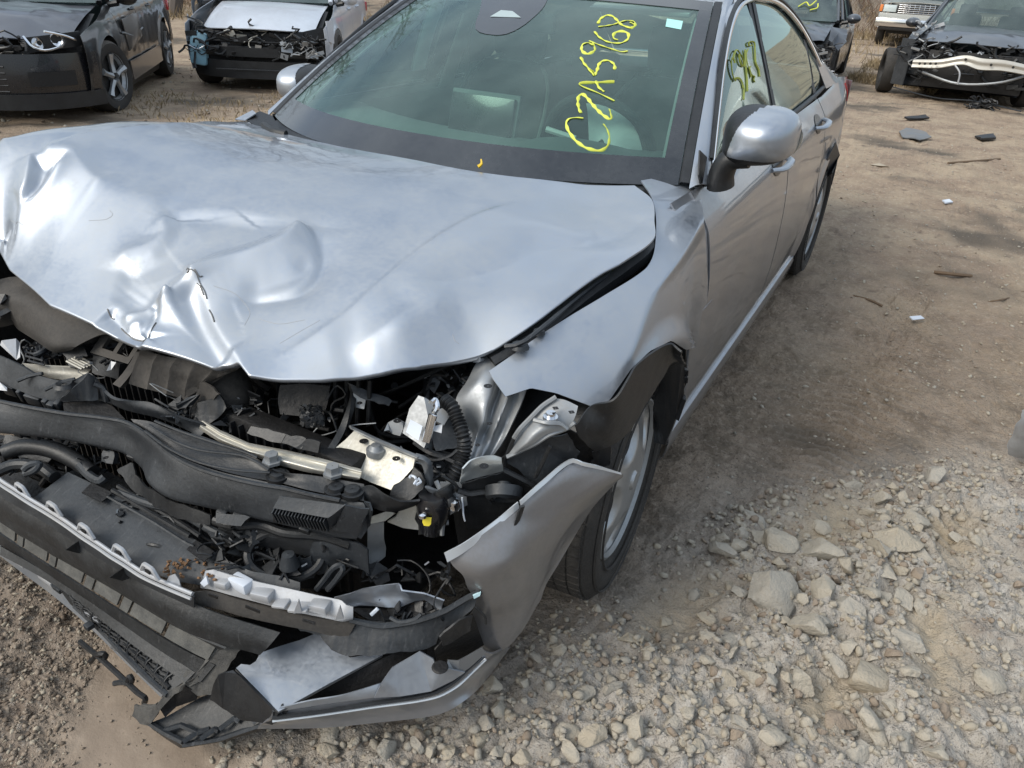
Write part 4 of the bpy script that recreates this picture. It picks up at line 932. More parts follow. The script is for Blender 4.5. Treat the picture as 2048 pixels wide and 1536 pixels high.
P_('absorber_end', '715,1074,z.48; 728,1004,z.55; 738,1006,z.55; 742,1022,z.54; 735,1060,z.49; 722,1078,z.475', GREYP, .004)
P_('absorber_lower_clip', '432,1024,z.478; 500,1034,z.478; 482,1052,z.462; 432,1046,z.462', GREYP, .008)
P_('grey_tab', '206,900,z.46; 228,904,z.46; 229,912,z.455; 225,928,z.44; 203,922,z.44; 203,908,z.455', GREYP, .012)
lathe('tab_hole', [(0, .001), (.001, .006)], DARK, CAR, 12, U(212, 916, 'z.462'), 'z')
# finned block on the absorber
fb = loft('finned_block', ["560,992,z.575; 625,1001,z.575; 690,1010,z.575", "546,1016,z.555; 600,1026,z.555; 655,1036,z.555"], GREYP, CAR, 12, 6, .006)
for i in range(17):
    a = U(548+i*6.4, 1020+i*1.12, 'z.548'); b = U(548+i*6.3, 1042+i*1.15, 'z.515')
    d = (b-a)
    box('fin', (a+b)/2+np.array([0, .008, 0]), (.0016, .022, .036), GREYP, fb, rotm(.35, 0, .25), 0)
P_('block_back', '548,1020,z.54; 655,1038,z.54; 652,1062,z.505; 546,1044,z.505', DARK, .002)
P_('block_side', '656,1036,z.556; 690,1010,z.576; 700,1016,z.57; 658,1062,z.51', GREYP, .003)
P_('block_face', '664,1060,z.518; 694,1011,z.575; 738,1018,z.57; 714,1070,z.505', GREYP, .003)
# dark flange between absorber and beam
loft('absorber_flange', ["262,838,z.565; 300,843,z.57; 345,860,z.572; 390,868,z.575; 440,885,z.575; 495,906,z.575; 525,925,z.572; 550,942,z.57; 620,950,z.568; 728,968,z.565",
 "268,846,z.56; 300,862,z.56; 340,886,z.56; 385,905,z.56; 440,923,z.56; 495,935,z.56; 530,942,z.56; 560,952,z.56; 620,965,z.56; 728,985,z.556",
 "275,850,z.55; 300,868,z.553; 338,897,z.553; 380,920,z.553; 440,940,z.553; 500,955,z.553; 530,960,z.553; 570,968,z.553; 620,981,z.553; 728,1002,z.55"], BLACK, CAR, 60, 12, .004, rough=.002)
for s in ("300,850,z.578; 345,880,z.578; 400,900,z.578; 480,910,z.578; 510,922,z.576; 538,940,z.576", "310,842,z.58; 360,862,z.582; 420,882,z.582; 490,904,z.582; 515,915,z.58", "290,862,z.568; 340,898,z.568; 400,925,z.568; 470,940,z.568; 540,945,z.568"):
    tube('flange_edge', s, .0028, GREYP, CAR, 26, 6)
# aluminium beam
BM = grid_of(["402,836,z.565; 440,860,z.57; 498,886,z.575; 576,901,z.575; 640,916,z.575; 722,938,z.575", "404,842,z.572; 442,867,z.577; 500,892,z.582; 578,908,z.582; 642,923,z.582; 723,944,z.582",
 "402,846,z.565; 441,871,z.57; 500,896,z.575; 578,913,z.575; 641,928,z.575; 722,948,z.575", "400,852,z.57; 440,878,z.575; 500,903,z.578; 565,921,z.578; 630,938,z.578; 719,956,z.578", "398,858,z.555; 438,884,z.56; 500,910,z.56; 552,929,z.56; 612,944,z.56; 716,960,z.56"], 60, 20, False)
beam = gridmesh('bumper_beam', BM, ALU, CAR, .004, 25)
for (x, y, n_) in ((544, 921, 1), (666, 945, 1)):
    lathe('bolt', [(.016, .001), (.016, .013), (.002, .013), (.002, .019), (-.004, .019)], STEEL, beam, 6, U(x, y, 'z.578'), 'z')
for (x, y) in ((556, 953), (672, 980), (705, 985)):
    lathe('push_clip', [(.010, .001), (.012, .008), (.010, .014), (.004, .016), (.004, .022), (-.004, .022)], BLACK, CAR, 16, U(x, y, 'z.556'), 'z')
# crash box plate
cb = P_('crash_box', '708,862,z.60; 770,889,z.60; 830,917,z.60; 826,936,z.585; 806,958,z.565; 782,980,z.545; 740,964,z.545; 660,925,z.56; 662,903,z.575; 690,880,z.59', ALU, .006)
for (x, y, r) in ((728, 890, .009), (793, 925, .008)):
    lathe('bolt_hole', [(.0095, .001), (.0095, r)], DARK, cb, 18, U(x, y, 'z.589'), 'z')
lathe('bolt', [(.018, .001), (.017, .009), (.008, .014), (.008, .019), (-.004, .019)], STEEL, cb, 16, U(752, 904, 'z.586'), 'z')
loft('frame_rail', ["700,850,z.62; 760,878,z.62; 832,908,z.62", "703,856,z.63; 765,885,z.63; 836,914,z.63", "708,862,z.615; 765,891,z.615; 830,918,z.615"], STEEL, CAR, 20, 6, .004)
loft('rail_end', ["832,906,z.62; 850,912,z.615; 862,922,z.605; 866,940,z.58; 868,966,z.55", "835,916,z.628; 848,921,z.622; 856,930,z.61; 858,945,z.585; 861,975,z.55", "829,920,z.60; 840,926,z.60; 846,936,z.595; 849,950,z.58; 856,978,z.54"], STEEL, CAR, 22, 8, .004)
mk2 = P_('black_bracket', '782,980,z.555; 828,934,z.595; 842,946,z.59; 850,962,z.58; 846,978,z.565; 820,1000,z.545; 795,1012,z.53; 775,1002,z.535', BLACK, .006)
for s in ('819,955,z.59; 822,951,z.59; 830,954,z.59; 832,958,z.59', '828,969,z.582; 832,962,z.585; 838,957,z.588; 842,964,z.582; 832,970,z.58'):
    tube('paint_mark', s, .0025, WHITE, mk2, 10, 5, False)
P_('rail_flange', '850,975,z.57; 858,972,z.57; 882,985,z.55; 878,998,z.53; 862,990,z.53', STEEL, .004)
loft('crumpled_cover', ["716,978,z.56; 740,972,z.57; 770,990,z.565; 800,1003,z.555; 840,1002,z.55", "718,996,z.54; 745,995,z.55; 770,1008,z.545; 800,1014,z.54; 835,1008,z.535", "736,1010,z.52; 750,1018,z.525; 775,1024,z.52; 800,1022,z.52; 830,1012,z.525"], BLACK, CAR, 24, 12, .004, rough=.008, rs=12)
# cream plates under it
P_('lower_brace', '740,1034,z.46; 775,1022,z.47; 790,1026,z.47; 770,1042,z.455; 738,1048,z.45', ALU, .004)
P_('lower_brace', '800,1022,z.47; 835,1008,z.48; 838,1060,z.43; 806,1056,z.43; 775,1044,z.45; 792,1034,z.46', ALU, .004)
loft('hanging_bracket', ["735,1046,z.45; 752,1046,z.45; 768,1044,z.45", "735,1080,z.41; 755,1078,z.41; 768,1078,z.41", "735,1105,z.38; 755,1100,z.38; 772,1095,z.38", "736,1128,z.355; 756,1124,z.355; 771,1113,z.36"], STEEL, CAR, 8, 12, .003)
# ---- small engine bay items to the right
P_('broken_clip_plate', '694,765,z.665; 702,768,z.665; 716,775,z.66; 740,786,z.65; 778,796,z.64; 784,802,z.635; 778,812,z.63; 758,808,z.635; 748,802,z.64; 720,795,z.645; 706,786,z.65', GREYP, .003, rough=.003, cuts=1)
P_('clip_tab', '706,786,z.65; 732,796,z.64; 728,818,z.62; 712,815,z.62', STEEL, .003)
lathe('clip_hole', [(0, .001), (.0, .006)], DARK, CAR, 12, U(719, 806, 'z.637'), 'z')
loft('black_strut', ["693,764,z.66; 700,790,z.64; 676,860,z.60; 650,905,z.575", "705,768,z.66; 703,800,z.64; 690,860,z.60; 658,915,z.57"], BLACK, CAR, 16, 3, .010, rough=.003)
P_('connector_shell', '768,862,z.62; 776,845,z.63; 790,838,z.64; 806,846,z.635; 806,858,z.625; 800,872,z.61; 785,868,z.61; 778,860,z.62', STEEL, .010)
lathe('connector_mouth', [(.012, .001), (.012, .008)], DARK, CAR, 12, U(795, 852, 'z.633'), 'z')
for nm, poly in (('terminal_plate', '494,866,z.60; 502,852,z.61; 546,862,z.61; 572,868,z.61; 562,886,z.595; 545,884,z.595'), ('terminal_plate', '563,886,z.595; 573,868,z.61; 612,876,z.61; 604,898,z.592; 588,894,z.592'), ('terminal_plate', '590,896,z.592; 612,878,z.61; 640,884,z.61; 636,906,z.59; 610,900,z.59')):
    P_(nm, poly, BLACK, .008)
mb = MB(); rs = random.Random(5)
for i in range(150):
    c = U(rs.uniform(605, 642), rs.uniform(818, 850), 'z.62'); mb.box(c+np.array([0, 0, rs.uniform(-.004, .006)]), (.010, .010, .008), rotm(rs.uniform(0, 3), rs.uniform(0, 3), 0))
o = mb.build('crumpled_foil', BLACK, CAR); o['kind'] = 'stuff'
P_('foil_pad', '598,830,z.615; 612,815,z.625; 640,820,z.62; 646,838,z.61; 632,852,z.60', BLACK, .01)
# control unit with label
ec = U(842, 850, 'y-.40'); 
E0, E1, E2, E3 = pts('806,868,z.625; 818,815,z.665; 868,822,z.665; 850,893,z.612')
ecu = P_('control_unit', '805,866,z.622; 819,817,z.66; 837,791,z.685; 848,795,z.685; 858,800,z.68; 870,818,z.665; 862,862,z.635; 848,896,z.61; 832,884,z.612', STEEL, .030, rough=.0)
lab = P_('unit_label', '826,841,z.652; 850,854,z.644; 842,883,z.624; 817,866,z.632', WHITE, .001); lab.location = (.003, -.012, .010)
for i, (a, b) in enumerate(((.15, .9), (.3, .75), (.1, .8), (.2, .95), (.15, .6))):
    q = [U(826+24*s-(9*k), 841+13*s+(26*k), 'z%.3f' % (.652-.02*k-.008*s)) for s, k in ((a, .14+i*.17), (b, .14+i*.17))]
    t = tube('label_line', q, .0011, INTD, lab, 4, 4); t.location = (.0005, -.002, .0015)
for k in range(3):
    f_ = tube('unit_fin', '%f,%f,z.675; %f,%f,z.622' % (870+k*5, 832+k*1.5, 856+k*5, 886+k), .0035, CHROME, ecu, 8, 6); f_.location = (0, -.015, .012)
fp = P_('unit_foot', '875,857,z.65; 892,853,z.655; 890,871,z.642; 873,866,z.645', SILVERP, .002); fp.location = (0, -.012, .012)
tube('unit_wire', '862,806,z.70; 870,800,z.70; 874,815,z.69; 868,825,z.68', .006, CHROME, ecu, 10, 8)
P_('unit_bracket', '875,820,z.665; 895,812,z.67; 900,830,z.66; 888,850,z.65; 872,842,z.655', STEEL, .004)
P_('unit_base', '862,862,z.63; 900,838,z.645; 914,870,z.62; 915,895,z.605; 872,902,z.60', GREYP, .003)
Pc = resample(pts('888,800,z.685; 905,815,z.68; 917,845,z.66; 926,870,z.645; 930,892,z.625; 926,915,z.605; 916,940,z.585; 905,958,z.57'), 120)
V, F = tube_geo(Pc, [.013+.0022*math.sin(i*1.3) for i in range(120)], 12); pymesh('corrugated_hose', V, F, BLACK, CAR, 60)
tube('wire', '830,885,z.60; 860,905,z.60; 890,915,z.595; 912,925,z.59', .006, BLACK, CAR, 14, 6); tube('wire', '845,912,z.59; 870,920,z.59; 900,912,z.60; 915,900,z.61', .004, BLACK, CAR, 14, 6)
loft('dark_inner_panel', ["850,900,z.58; 890,900,z.58; 925,905,z.585", "868,965,z.53; 900,960,z.53; 915,965,z.53"], GREYP, CAR, 8, 6, .003)
# inner wing apron: grey pressed steel
AP = grid_of(["968,704,z0.730; 950,730,z0.715; 935,760,z0.690; 912,798,z0.660; 918,835,z0.630; 930,870,z0.605; 930,905,z0.588; 922,935,z0.572; 905,972,z0.550",
 "985,706,z0.730; 972,735,z0.720; 955,768,z0.700; 936,800,z0.670; 938,835,z0.640; 945,868,z0.610; 940,900,z0.594; 930,930,z0.577; 908,975,z0.550",
 "1002,712,z0.725; 994,745,z0.715; 985,778,z0.695; 972,810,z0.675; 966,845,z0.645; 955,870,z0.618; 946,897,z0.599; 936,925,z0.583; 912,974,z0.553",
 "1010,716,z0.715; 1004,750,z0.700; 998,785,z0.675; 985,822,z0.650; 978,850,z0.630; 968,872,z0.607; 957,900,z0.594; 944,928,z0.575; 918,970,z0.550",
 "1024,722,z0.720; 1020,755,z0.705; 1014,795,z0.685; 1000,832,z0.660; 990,858,z0.635; 978,885,z0.607; 966,908,z0.594; 952,935,z0.577; 925,968,z0.553",
 "1036,728,z0.715; 1034,762,z0.695; 1028,800,z0.670; 1014,838,z0.645; 1002,865,z0.620; 991,890,z0.599; 978,912,z0.583; 966,925,z0.572; 940,955,z0.555",
 "1060,735,z0.720; 1056,765,z0.700; 1046,798,z0.675; 1028,838,z0.650; 1014,868,z0.622; 1000,892,z0.602; 985,912,z0.585; 975,922,z0.577; 955,940,z0.561"], 60, 40)
ap = gridmesh('inner_wing_panel', AP, STEEL, CAR, .003, 40)
for (x, y, a) in ((976, 772, .012), (979, 847, .008), (955, 890, .007), (911, 867, .005), (934, 868, .003)):
    lathe('panel_hole', [(0, .001), (.0, a*.7)], DARK, ap, 10, U(x, y, 'z%.3f' % (.735-(y-772)*.0008+.012)), 'z')
loft('slotted_bracket', ["926,938,z.625; 945,920,z.635; 985,911,z.64; 1003,916,z.635", "924,948,z.605; 948,932,z.62; 985,924,z.628; 1004,926,z.625", "922,958,z.595; 950,945,z.600; 985,936,z.612; 1006,935,z.612", "920,966,z.58; 952,956,z.585; 985,948,z.592; 1007,942,z.60"], mat('bright_bracket', (.55, .60, .62), rough=.28, metal=.8, dust=.25, bump=.03), CAR, 24, 16, .003)
lathe('bracket_slot', [(0, .001), (.0, .009)], DARK, CAR, 10, U(968, 932, 'z.632'), 'z')
hb = loft('headlight_bracket', ["1106,796,z.735; 1130,800,z.735; 1156,812,z.73", "1085,815,z.72; 1120,822,z.722; 1150,834,z.715", "1066,838,z.70; 1100,842,z.708; 1136,856,z.695", "1045,858,z.68; 1070,866,z.688; 1095,868,z.685", "1030,880,z.655; 1050,888,z.665; 1066,888,z.665", "1015,905,z.63; 1026,908,z.635; 1036,906,z.64"], STEEL, CAR, 14, 30, .003)
for s in ("1112,794,z.74; 1085,812,z.725; 1062,835,z.705; 1040,858,z.685; 1028,876,z.665", "1150,845,z.705; 1130,858,z.69; 1098,870,z.68; 1070,888,z.66; 1040,902,z.64; 1014,914,z.625", "1068,840,z.712; 1095,846,z.715; 1120,848,z.71; 1134,858,z.70"):
    tube('bracket_bead', s, .0045, STEEL, hb, 20, 6)
lathe('bolt', [(.010, .001), (.010, .009), (.002, .009), (.002, .014), (-.004, .014)], CHROME, hb, 12, U(1101, 834, 'z.718'), 'z')
for (x, y) in ((1111, 818), (1143, 826)): lathe('bracket_hole', [(.002, .001), (.002, .007)], DARK, hb, 4, U(x, y, 'z.732'), 'z')
tube('bracket_rod', '1028,876,z.665; 1016,905,z.63; 1010,925,z.60; 1008,945,z.58', .004, BLACK, CAR, 12, 6)
# ---- wheel arch liner and the black reservoir wall in front of the wheel
rl = P_('reservoir', '1006,915,z.60; 1068,876,z.64; 1140,860,z.66; 1178,880,z.63; 1205,905,z.58; 1190,960,z.50; 1100,1020,z.44; 1000,1080,z.38; 920,1110,z.34; 905,1020,z.44; 920,965,z.52', DARK, .004)
P_('reservoir_face', '1008,918,z.61; 1072,878,z.655; 1135,868,z.67; 1160,905,z.62; 1140,930,z.59; 1085,975,z.55; 1060,960,z.565', GREYP, .003, rough=.004, cuts=2)
P_('reservoir_face', '925,968,z.57; 1005,945,z.59; 1060,965,z.56; 1082,978,z.545; 1040,1010,z.51; 980,1050,z.46; 935,1060,z.45', BLACK, .003, rough=.004, cuts=2)
tube('reservoir_seam', '1006,940,z.60; 1050,962,z.575; 1085,982,z.55', .006, BLACK, CAR, 10, 6)
tube('reservoir_seam', '1100,892,z.655; 1085,925,z.62; 1070,955,z.585', .004, BLACK, CAR, 10, 6)
lathe('filler_neck', [(.000, .036), (.020, .034), (.024, .026), (.018, .020), (.018, .016), (-.01, .013)], GREYP, CAR, 28, U(1008, 975, 'z.56'), 'y', R=rotm(.7, 0, .5)@np.diag([1., -1., 1.]))
lathe('filler_hole', [(.012, .001), (.012, .014)], RUST, CAR, 16, U(1008, 973, 'z.565'), 'y', R=rotm(.7, 0, .5)@np.diag([1., -1., 1.]))
tube('wire', '915,980,z.56; 940,988,z.55; 970,985,z.55; 990,995,z.54', .006, BLACK, CAR, 14, 6)
for i in range(4): tube('connector_rib', '%d,%d,z.54; %d,%d,z.52' % (974+i*5, 990-i*3+4, 982+i*5, 1004-i*3+2), .003, GREYP, CAR, 4, 5)
# dangling motor with yellow tag
m0 = U(858, 1000, 'y-.62')
tube('dangling_motor', '866,985,z.55; 868,1010,z.52; 866,1035,z.49; 864,1060,z.46', [.028, .034, .034, .033, .030, .026, .024], GLOSSBLACK, CAR, 7, 16)
P_('motor_shield', '835,1010,z.52; 838,1000,z.53; 850,1000,z.53; 852,1030,z.50; 848,1068,z.46; 836,1070,z.455; 833,1040,z.49', BLACK, .006)
yt = P_('yellow_tag', '848,1031,z.515; 865,1032,z.515; 864,1044,z.502; 860,1048,z.498; 850,1047,z.498; 847,1040,z.505', YELTAG, .003); yt.location = (.006, -.012, .006)
for i in range(3): t = tube('tag_slot', '%f,%f,z.513; %f,%f,z.506' % (852+i*4, 1034, 852+i*4, 1040), .0014, DARK, yt, 4, 4); t.location = (0, -.003, .003)
lathe('motor_screw', [(.004, .001), (.002, .007), (-.004, .008)], CHROME, CAR, 14, U(851, 1024, 'z.525')+np.array([.004, -.015, .005]), 'z')
tube('joint_stub', '885,975,z.56; 895,992,z.545; 904,1008,z.53', [.020, .020, .016, .010, .013, .013], BLACK, CAR, 6, 12); lathe('chrome_tip', [(.014, .001), (.010, .010), (0, .013), (-.010, .011)], CHROME, CAR, 16, U(908, 1009, 'z.53'), 'z')
P_('motor_plate', '880,965,z.57; 920,965,z.57; 932,985,z.55; 935,1010,z.52; 900,1030,z.50; 885,1040,z.49; 888,1000,z.53', STEEL, .003)
tube('motor_edge', '872,962,z.565; 884,990,z.545; 886,1030,z.505; 884,1070,z.465', .005, STEEL, CAR, 16, 6)
tube('white_wire', '924,995,z.545; 926,1015,z.52; 927,1030,z.505; 930,1042,z.49', .002, WHITE, CAR, 10, 5)
tube('stub_bolt', '886,1045,z.48; 897,1044,z.48', .006, STEEL, CAR, 4, 8)
# wheel arch liner
LN = []
for a in np.linspace(math.radians(28), math.radians(168), 40):
    R_ = .385+.008*math.sin(9*a)
    LN.append([np.array([x, -R_*math.cos(a)*1.0, .325+R_*math.sin(a)]) for x in np.linspace(.55, .905, 12)])
gridmesh('wheel_arch_liner', np.array(LN), BLACK, CAR, .004, 50)
LP = grid_of(["1150,850,z.70; 1180,812,z.73; 1222,800,z.755; 1262,740,z.79; 1302,704,z.80; 1343,684,z.80; 1366,700,z.79",
  "1165,880,z.66; 1200,855,z.69; 1240,830,z.70; 1278,778,z.73; 1310,735,z.745; 1345,705,z.75; 1367,716,z.74",
  "1190,900,z.62; 1222,888,z.64; 1256,862,z.65; 1290,808,z.68; 1318,765,z.70; 1345,722,z.72; 1368,728,z.70"], 50, 14)
LP = LP+(nnoise(LP.reshape(-1, 3), 6, 3)*.005).reshape(LP.shape[:2])[..., None]
gridmesh('sagging_liner', LP, BLACK, CAR, .004, 50)
P_('mud_flap', '1310,776,z.58; 1326,745,z.62; 1345,725,z.66; 1369,730,z.65; 1366,795,z.56; 1350,840,z.49; 1330,890,z.40; 1308,886,z.38; 1306,830,z.47', BLACK, .010, rough=.003, cuts=2)
P_('liner_tongue', '1183,905,z.60; 1200,895,z.62; 1222,893,z.62; 1220,930,z.575; 1196,940,z.56', BLACK, .004)
# shock of roughness low inside
tube('suspension_strut', [np.array([.52, .02, .30]), np.array([.55, .02, .75])], .04, DARK, CAR, 6, 12)
tube('lower_arm', [np.array([.35, -.05, .22]), np.array([.72, -.02, .20])], .03, RUST, CAR, 6, 10)
# ---- fender-side corner of the bumper cover (large taupe panel)
BC = grid_of([
 "893,1112,z.50; 930,1093,z.515; 975,1062,z.535; 1010,1035,z.55; 1042,1010,z.565; 1085,972,z.585; 1118,945,z.598; 1146,923,z.608",
 "899,1120,z.492; 935,1103,z.507; 982,1071,z.527; 1018,1044,z.542; 1050,1018,z.557; 1094,980,z.578; 1130,955,z.59; 1168,930,z.600",
 "906,1132,z.480; 945,1125,z.49; 1000,1100,z.505; 1035,1070,z.52; 1072,1038,z.53; 1112,1000,z.552; 1150,975,z.565; 1205,940,z.585",
 "925,1150,z.46; 960,1150,z.465; 1010,1128,z.48; 1050,1095,z.49; 1090,1060,z.50; 1130,1022,z.52; 1175,990,z.54; 1246,950,z.565",
 "935,1175,z0.415; 970,1180,z0.415; 1015,1160,z0.425; 1055,1130,z0.435; 1090,1098,z0.445; 1125,1062,z0.465; 1165,1020,z0.490; 1232,965,z0.530",
 "952,1205,z0.355; 980,1212,z0.355; 1020,1198,z0.360; 1058,1168,z0.370; 1086,1135,z0.385; 1112,1100,z0.405; 1140,1060,z0.430; 1190,1010,z0.470",
 "938,1245,z0.285; 965,1248,z0.280; 1005,1240,z0.285; 1045,1215,z0.295; 1076,1180,z0.310; 1098,1140,z0.340; 1118,1105,z0.365; 1160,1055,z0.405",
 "952,1285,z0.220; 975,1292,z0.210; 1005,1285,z0.215; 1035,1260,z0.230; 1062,1222,z0.245; 1084,1190,z0.270; 1092,1165,z0.290; 1110,1140,z0.315",
 "965,1300,z0.190; 985,1306,z0.180; 1008,1300,z0.185; 1030,1280,z0.195; 1052,1250,z0.210; 1072,1215,z0.235; 1083,1196,z0.255; 1088,1172,z0.275"], 60, 44)
bcn = gridmesh('bumper_corner', BC, BUMPER, CAR, .004, 50)
tag(bcn, 'taupe corner (ground reflection toned into its dusty paint) of the front bumper cover hanging beside the front wheel')
loft('corner_flange', ["893,1110,z.505; 935,1088,z.52; 990,1048,z.54; 1040,1008,z.568", "899,1128,z.488; 930,1110,z.50; 985,1068,z.525; 1042,1020,z.555"], mat('bright_paint_edge', (.62, .66, .70), rough=.3, metal=.5, coat=.6), CAR, 24, 3, .003).location = (-.002, -.004, .006)
loft('corner_flange', ["1044,1006,z.57; 1085,968,z.59; 1145,922,z.612; 1170,930,z.608; 1200,936,z.60; 1245,949,z.572", "1046,1014,z.562; 1090,975,z.583; 1146,930,z.604; 1170,936,z.60; 1200,942,z.593; 1246,953,z.568"], bpy.data.materials['bright_paint_edge'], CAR, 30, 3, .003).location = (-.002, -.004, .006)
P_('corner_slot', '1041,1012,z.57; 1049,1009,z.572; 1044,1025,z.55; 1030,1050,z.53; 1026,1051,z.53; 1034,1030,z.55', BLACK, .004).location = (.004, -.006, .002)
tube('corner_crack', '951,1212,z.405; 962,1222,z.392; 970,1232,z.38; 971,1245,z.365', .0025, BLACK, CAR, 12, 5).location = (.003, -.004, .002)
# lower lip of the bumper with silver inner panels
lipr = grid_of(["545,1425,z.200; 640,1412,z.205; 740,1396,z.21; 860,1378,z.215; 905,1355,z.225; 935,1325,z.24; 962,1298,z.26",
 "540,1437,z.185; 640,1424,z.19; 740,1408,z.195; 865,1388,z.20; 912,1364,z.208; 944,1334,z.225; 975,1305,z.25",
 "538,1440,z.178; 640,1428,z.182; 740,1412,z.187; 868,1393,z.19; 917,1369,z.2; 950,1338,z.218; 985,1308,z.245",
 "520,1450,z.150; 640,1443,z.15; 740,1432,z.15; 875,1412,z.155; 930,1382,z.165; 968,1345,z.185; 1012,1296,z.17",
 "515,1458,z.135; 640,1456,z.13; 740,1447,z.13; 880,1428,z.135; 935,1397,z.15; 972,1360,z.14; 1020,1295,z.150"], 70, 24)
lb = gridmesh('bumper_lower_lip', lipr, PAINTD, CAR, .004, 40)
tube('lip_groove', "545,1436,z.192; 640,1424,z.196; 740,1408,z.200; 862,1388,z.206; 905,1366,z.214; 935,1338,z.228; 962,1312,z.25", .004, BLACK, lb, 50, 6)
tube('lip_highlight', "545,1442,z.182; 640,1430,z.186; 740,1415,z.19; 866,1396,z.195; 912,1374,z.203; 945,1344,z.22; 972,1318,z.24", .003, bpy.data.materials['bright_paint_edge'], lb, 50, 6)
loft('lower_shelf', ["560,1416,z.215; 620,1402,z.225; 680,1392,z.23; 762,1366,z.24", "556,1424,z.205; 640,1410,z.21; 740,1396,z.215; 862,1376,z.22"], PAINT, CAR, 20, 5, .003, rough=.003)
P_('silver_inner_panel', '748,1396,z.22; 762,1368,z.25; 785,1335,z.27; 820,1315,z.285; 840,1303,z.29; 866,1318,z.28; 872,1335,z.265; 885,1345,z.255; 898,1338,z.26; 930,1345,z.24; 905,1362,z.225; 862,1383,z.217; 800,1393,z.217', PAINT, .003, rough=.003, cuts=2)
lathe('fog_lamp_hole', [(.004, .001), (.004, .013), (.001, .016)], DARK, CAR, 20, U(880, 1335, 'z.275'), 'z')
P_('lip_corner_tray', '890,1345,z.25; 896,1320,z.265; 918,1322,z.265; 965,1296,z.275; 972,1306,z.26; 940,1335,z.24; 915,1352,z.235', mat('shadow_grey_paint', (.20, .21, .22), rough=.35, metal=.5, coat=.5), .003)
loft('lip_cavity', ["870,1300,z.28; 900,1265,z.31; 945,1225,z.36", "875,1330,z.20; 915,1320,z.20; 968,1290,z.22"], DARK, CAR, 8, 4, .003)
P_('cavity_bits', '880,1275,z.33; 920,1240,z.36; 945,1232,z.36; 940,1262,z.33; 905,1285,z.30; 885,1292,z.30', BLACK, .004, rough=.012, cuts=3)
big = P_('silver_fascia_panel', '472,1336,z.205; 482,1328,z.208; 500,1330,z.210; 512,1322,z.213; 520,1306,z.218; 560,1292,z.224; 600,1280,z.230; 640,1263,z.237; 652,1272,z.238; 675,1298,z.239; 700,1315,z.238; 762,1306,z.245; 765,1310,z.244; 660,1366,z.227; 557,1423,z.21', PAINT, .003, rough=.002, cuts=2)
tag(big, 'broken bright silver panel lying loose in the lower bumper')
tube('panel_edge', '472,1339,z.202; 510,1378,z.206; 557,1425,z.207; 660,1369,z.224; 764,1312,z.241', .0025, BLACK, big, 30, 5, False)
P_('dark_band', '436,1352,z.235; 466,1340,z.24; 556,1428,z.205; 545,1450,z.16; 480,1440,z.15; 420,1400,z.17', BLACK, .004, jag=0)
P_('corner_joint', '545,1425,z.205; 565,1412,z.215; 575,1425,z.20; 552,1446,z.17; 542,1448,z.17', BLACK, .006)
loft('lip_cavity', ["600,1405,z.19; 680,1360,z.215; 800,1300,z.25; 845,1280,z.27", "590,1415,z.17; 700,1390,z.18; 770,1360,z.20; 860,1320,z.22"], DARK, CAR, 12, 4, .003)
P_('under_shade_sheet', '430,1230,z.12; 720,1255,z.12; 960,1225,z.14; 965,1290,z.14; 760,1390,z.10; 560,1410,z.09; 420,1370,z.09; 330,1300,z.11', DARK, .004)  # added dark sheet, stands for the shade in the void behind the lip
# scuffed black fascia across the middle
P_('scuffed_fascia', '588,1248,z.30; 650,1242,z.31; 712,1238,z.325; 770,1245,z.325; 838,1240,z.34; 888,1222,z.36; 930,1196,z.385; 962,1180,z.405; 950,1212,z.375; 925,1235,z.35; 905,1250,z.335; 880,1268,z.315; 872,1288,z.295; 845,1300,z.285; 800,1303,z.28; 760,1311,z.272; 690,1312,z.265; 662,1300,z.27; 640,1272,z.28; 600,1262,z.285', GREYP, .004, rough=.006, cuts=3)
tube('fascia_edge', '700,1240,z.335; 760,1252,z.33; 800,1248,z.335; 840,1240,z.348; 890,1222,z.37; 935,1196,z.395; 962,1184,z.41', .006, GREYP, CAR, 30, 6)
tube('fascia_edge', '780,1235,z.345; 800,1244,z.342; 830,1238,z.35; 842,1228,z.358', .004, GREYP, CAR, 14, 5)
lens = P_('lens_chip', '946,1192,z.41; 962,1184,z.415; 960,1192,z.408; 948,1198,z.402', mat('pale_lens', (.5, .7, .75), rough=.1), .004)
loft('torn_silver_beam', ["668,1195,z.345; 700,1188,z.355; 725,1178,z.365; 762,1172,z.375; 798,1168,z.385; 802,1182,z.38; 848,1188,z.375; 888,1202,z.365", "672,1208,z.33; 705,1200,z.34; 728,1196,z.345; 765,1192,z.35; 800,1185,z.36; 820,1195,z.355; 850,1195,z.355; 884,1212,z.345",
  "690,1215,z.32; 720,1212,z.325; 745,1212,z.328; 775,1215,z.33; 800,1215,z.33; 830,1202,z.342; 850,1200,z.345; 882,1222,z.335"], PAINT, CAR, 40, 12, .003, rough=.003, rs=14, smooth=False)
P_('beam_cavity', '700,1215,z.32; 780,1218,z.31; 850,1205,z.33; 882,1222,z.33; 830,1242,z.32; 740,1240,z.31', DARK, .003)
tube('white_splinter', '742,1230,z.335; 756,1217,z.345', .004, WHITE, CAR, 4, 6)
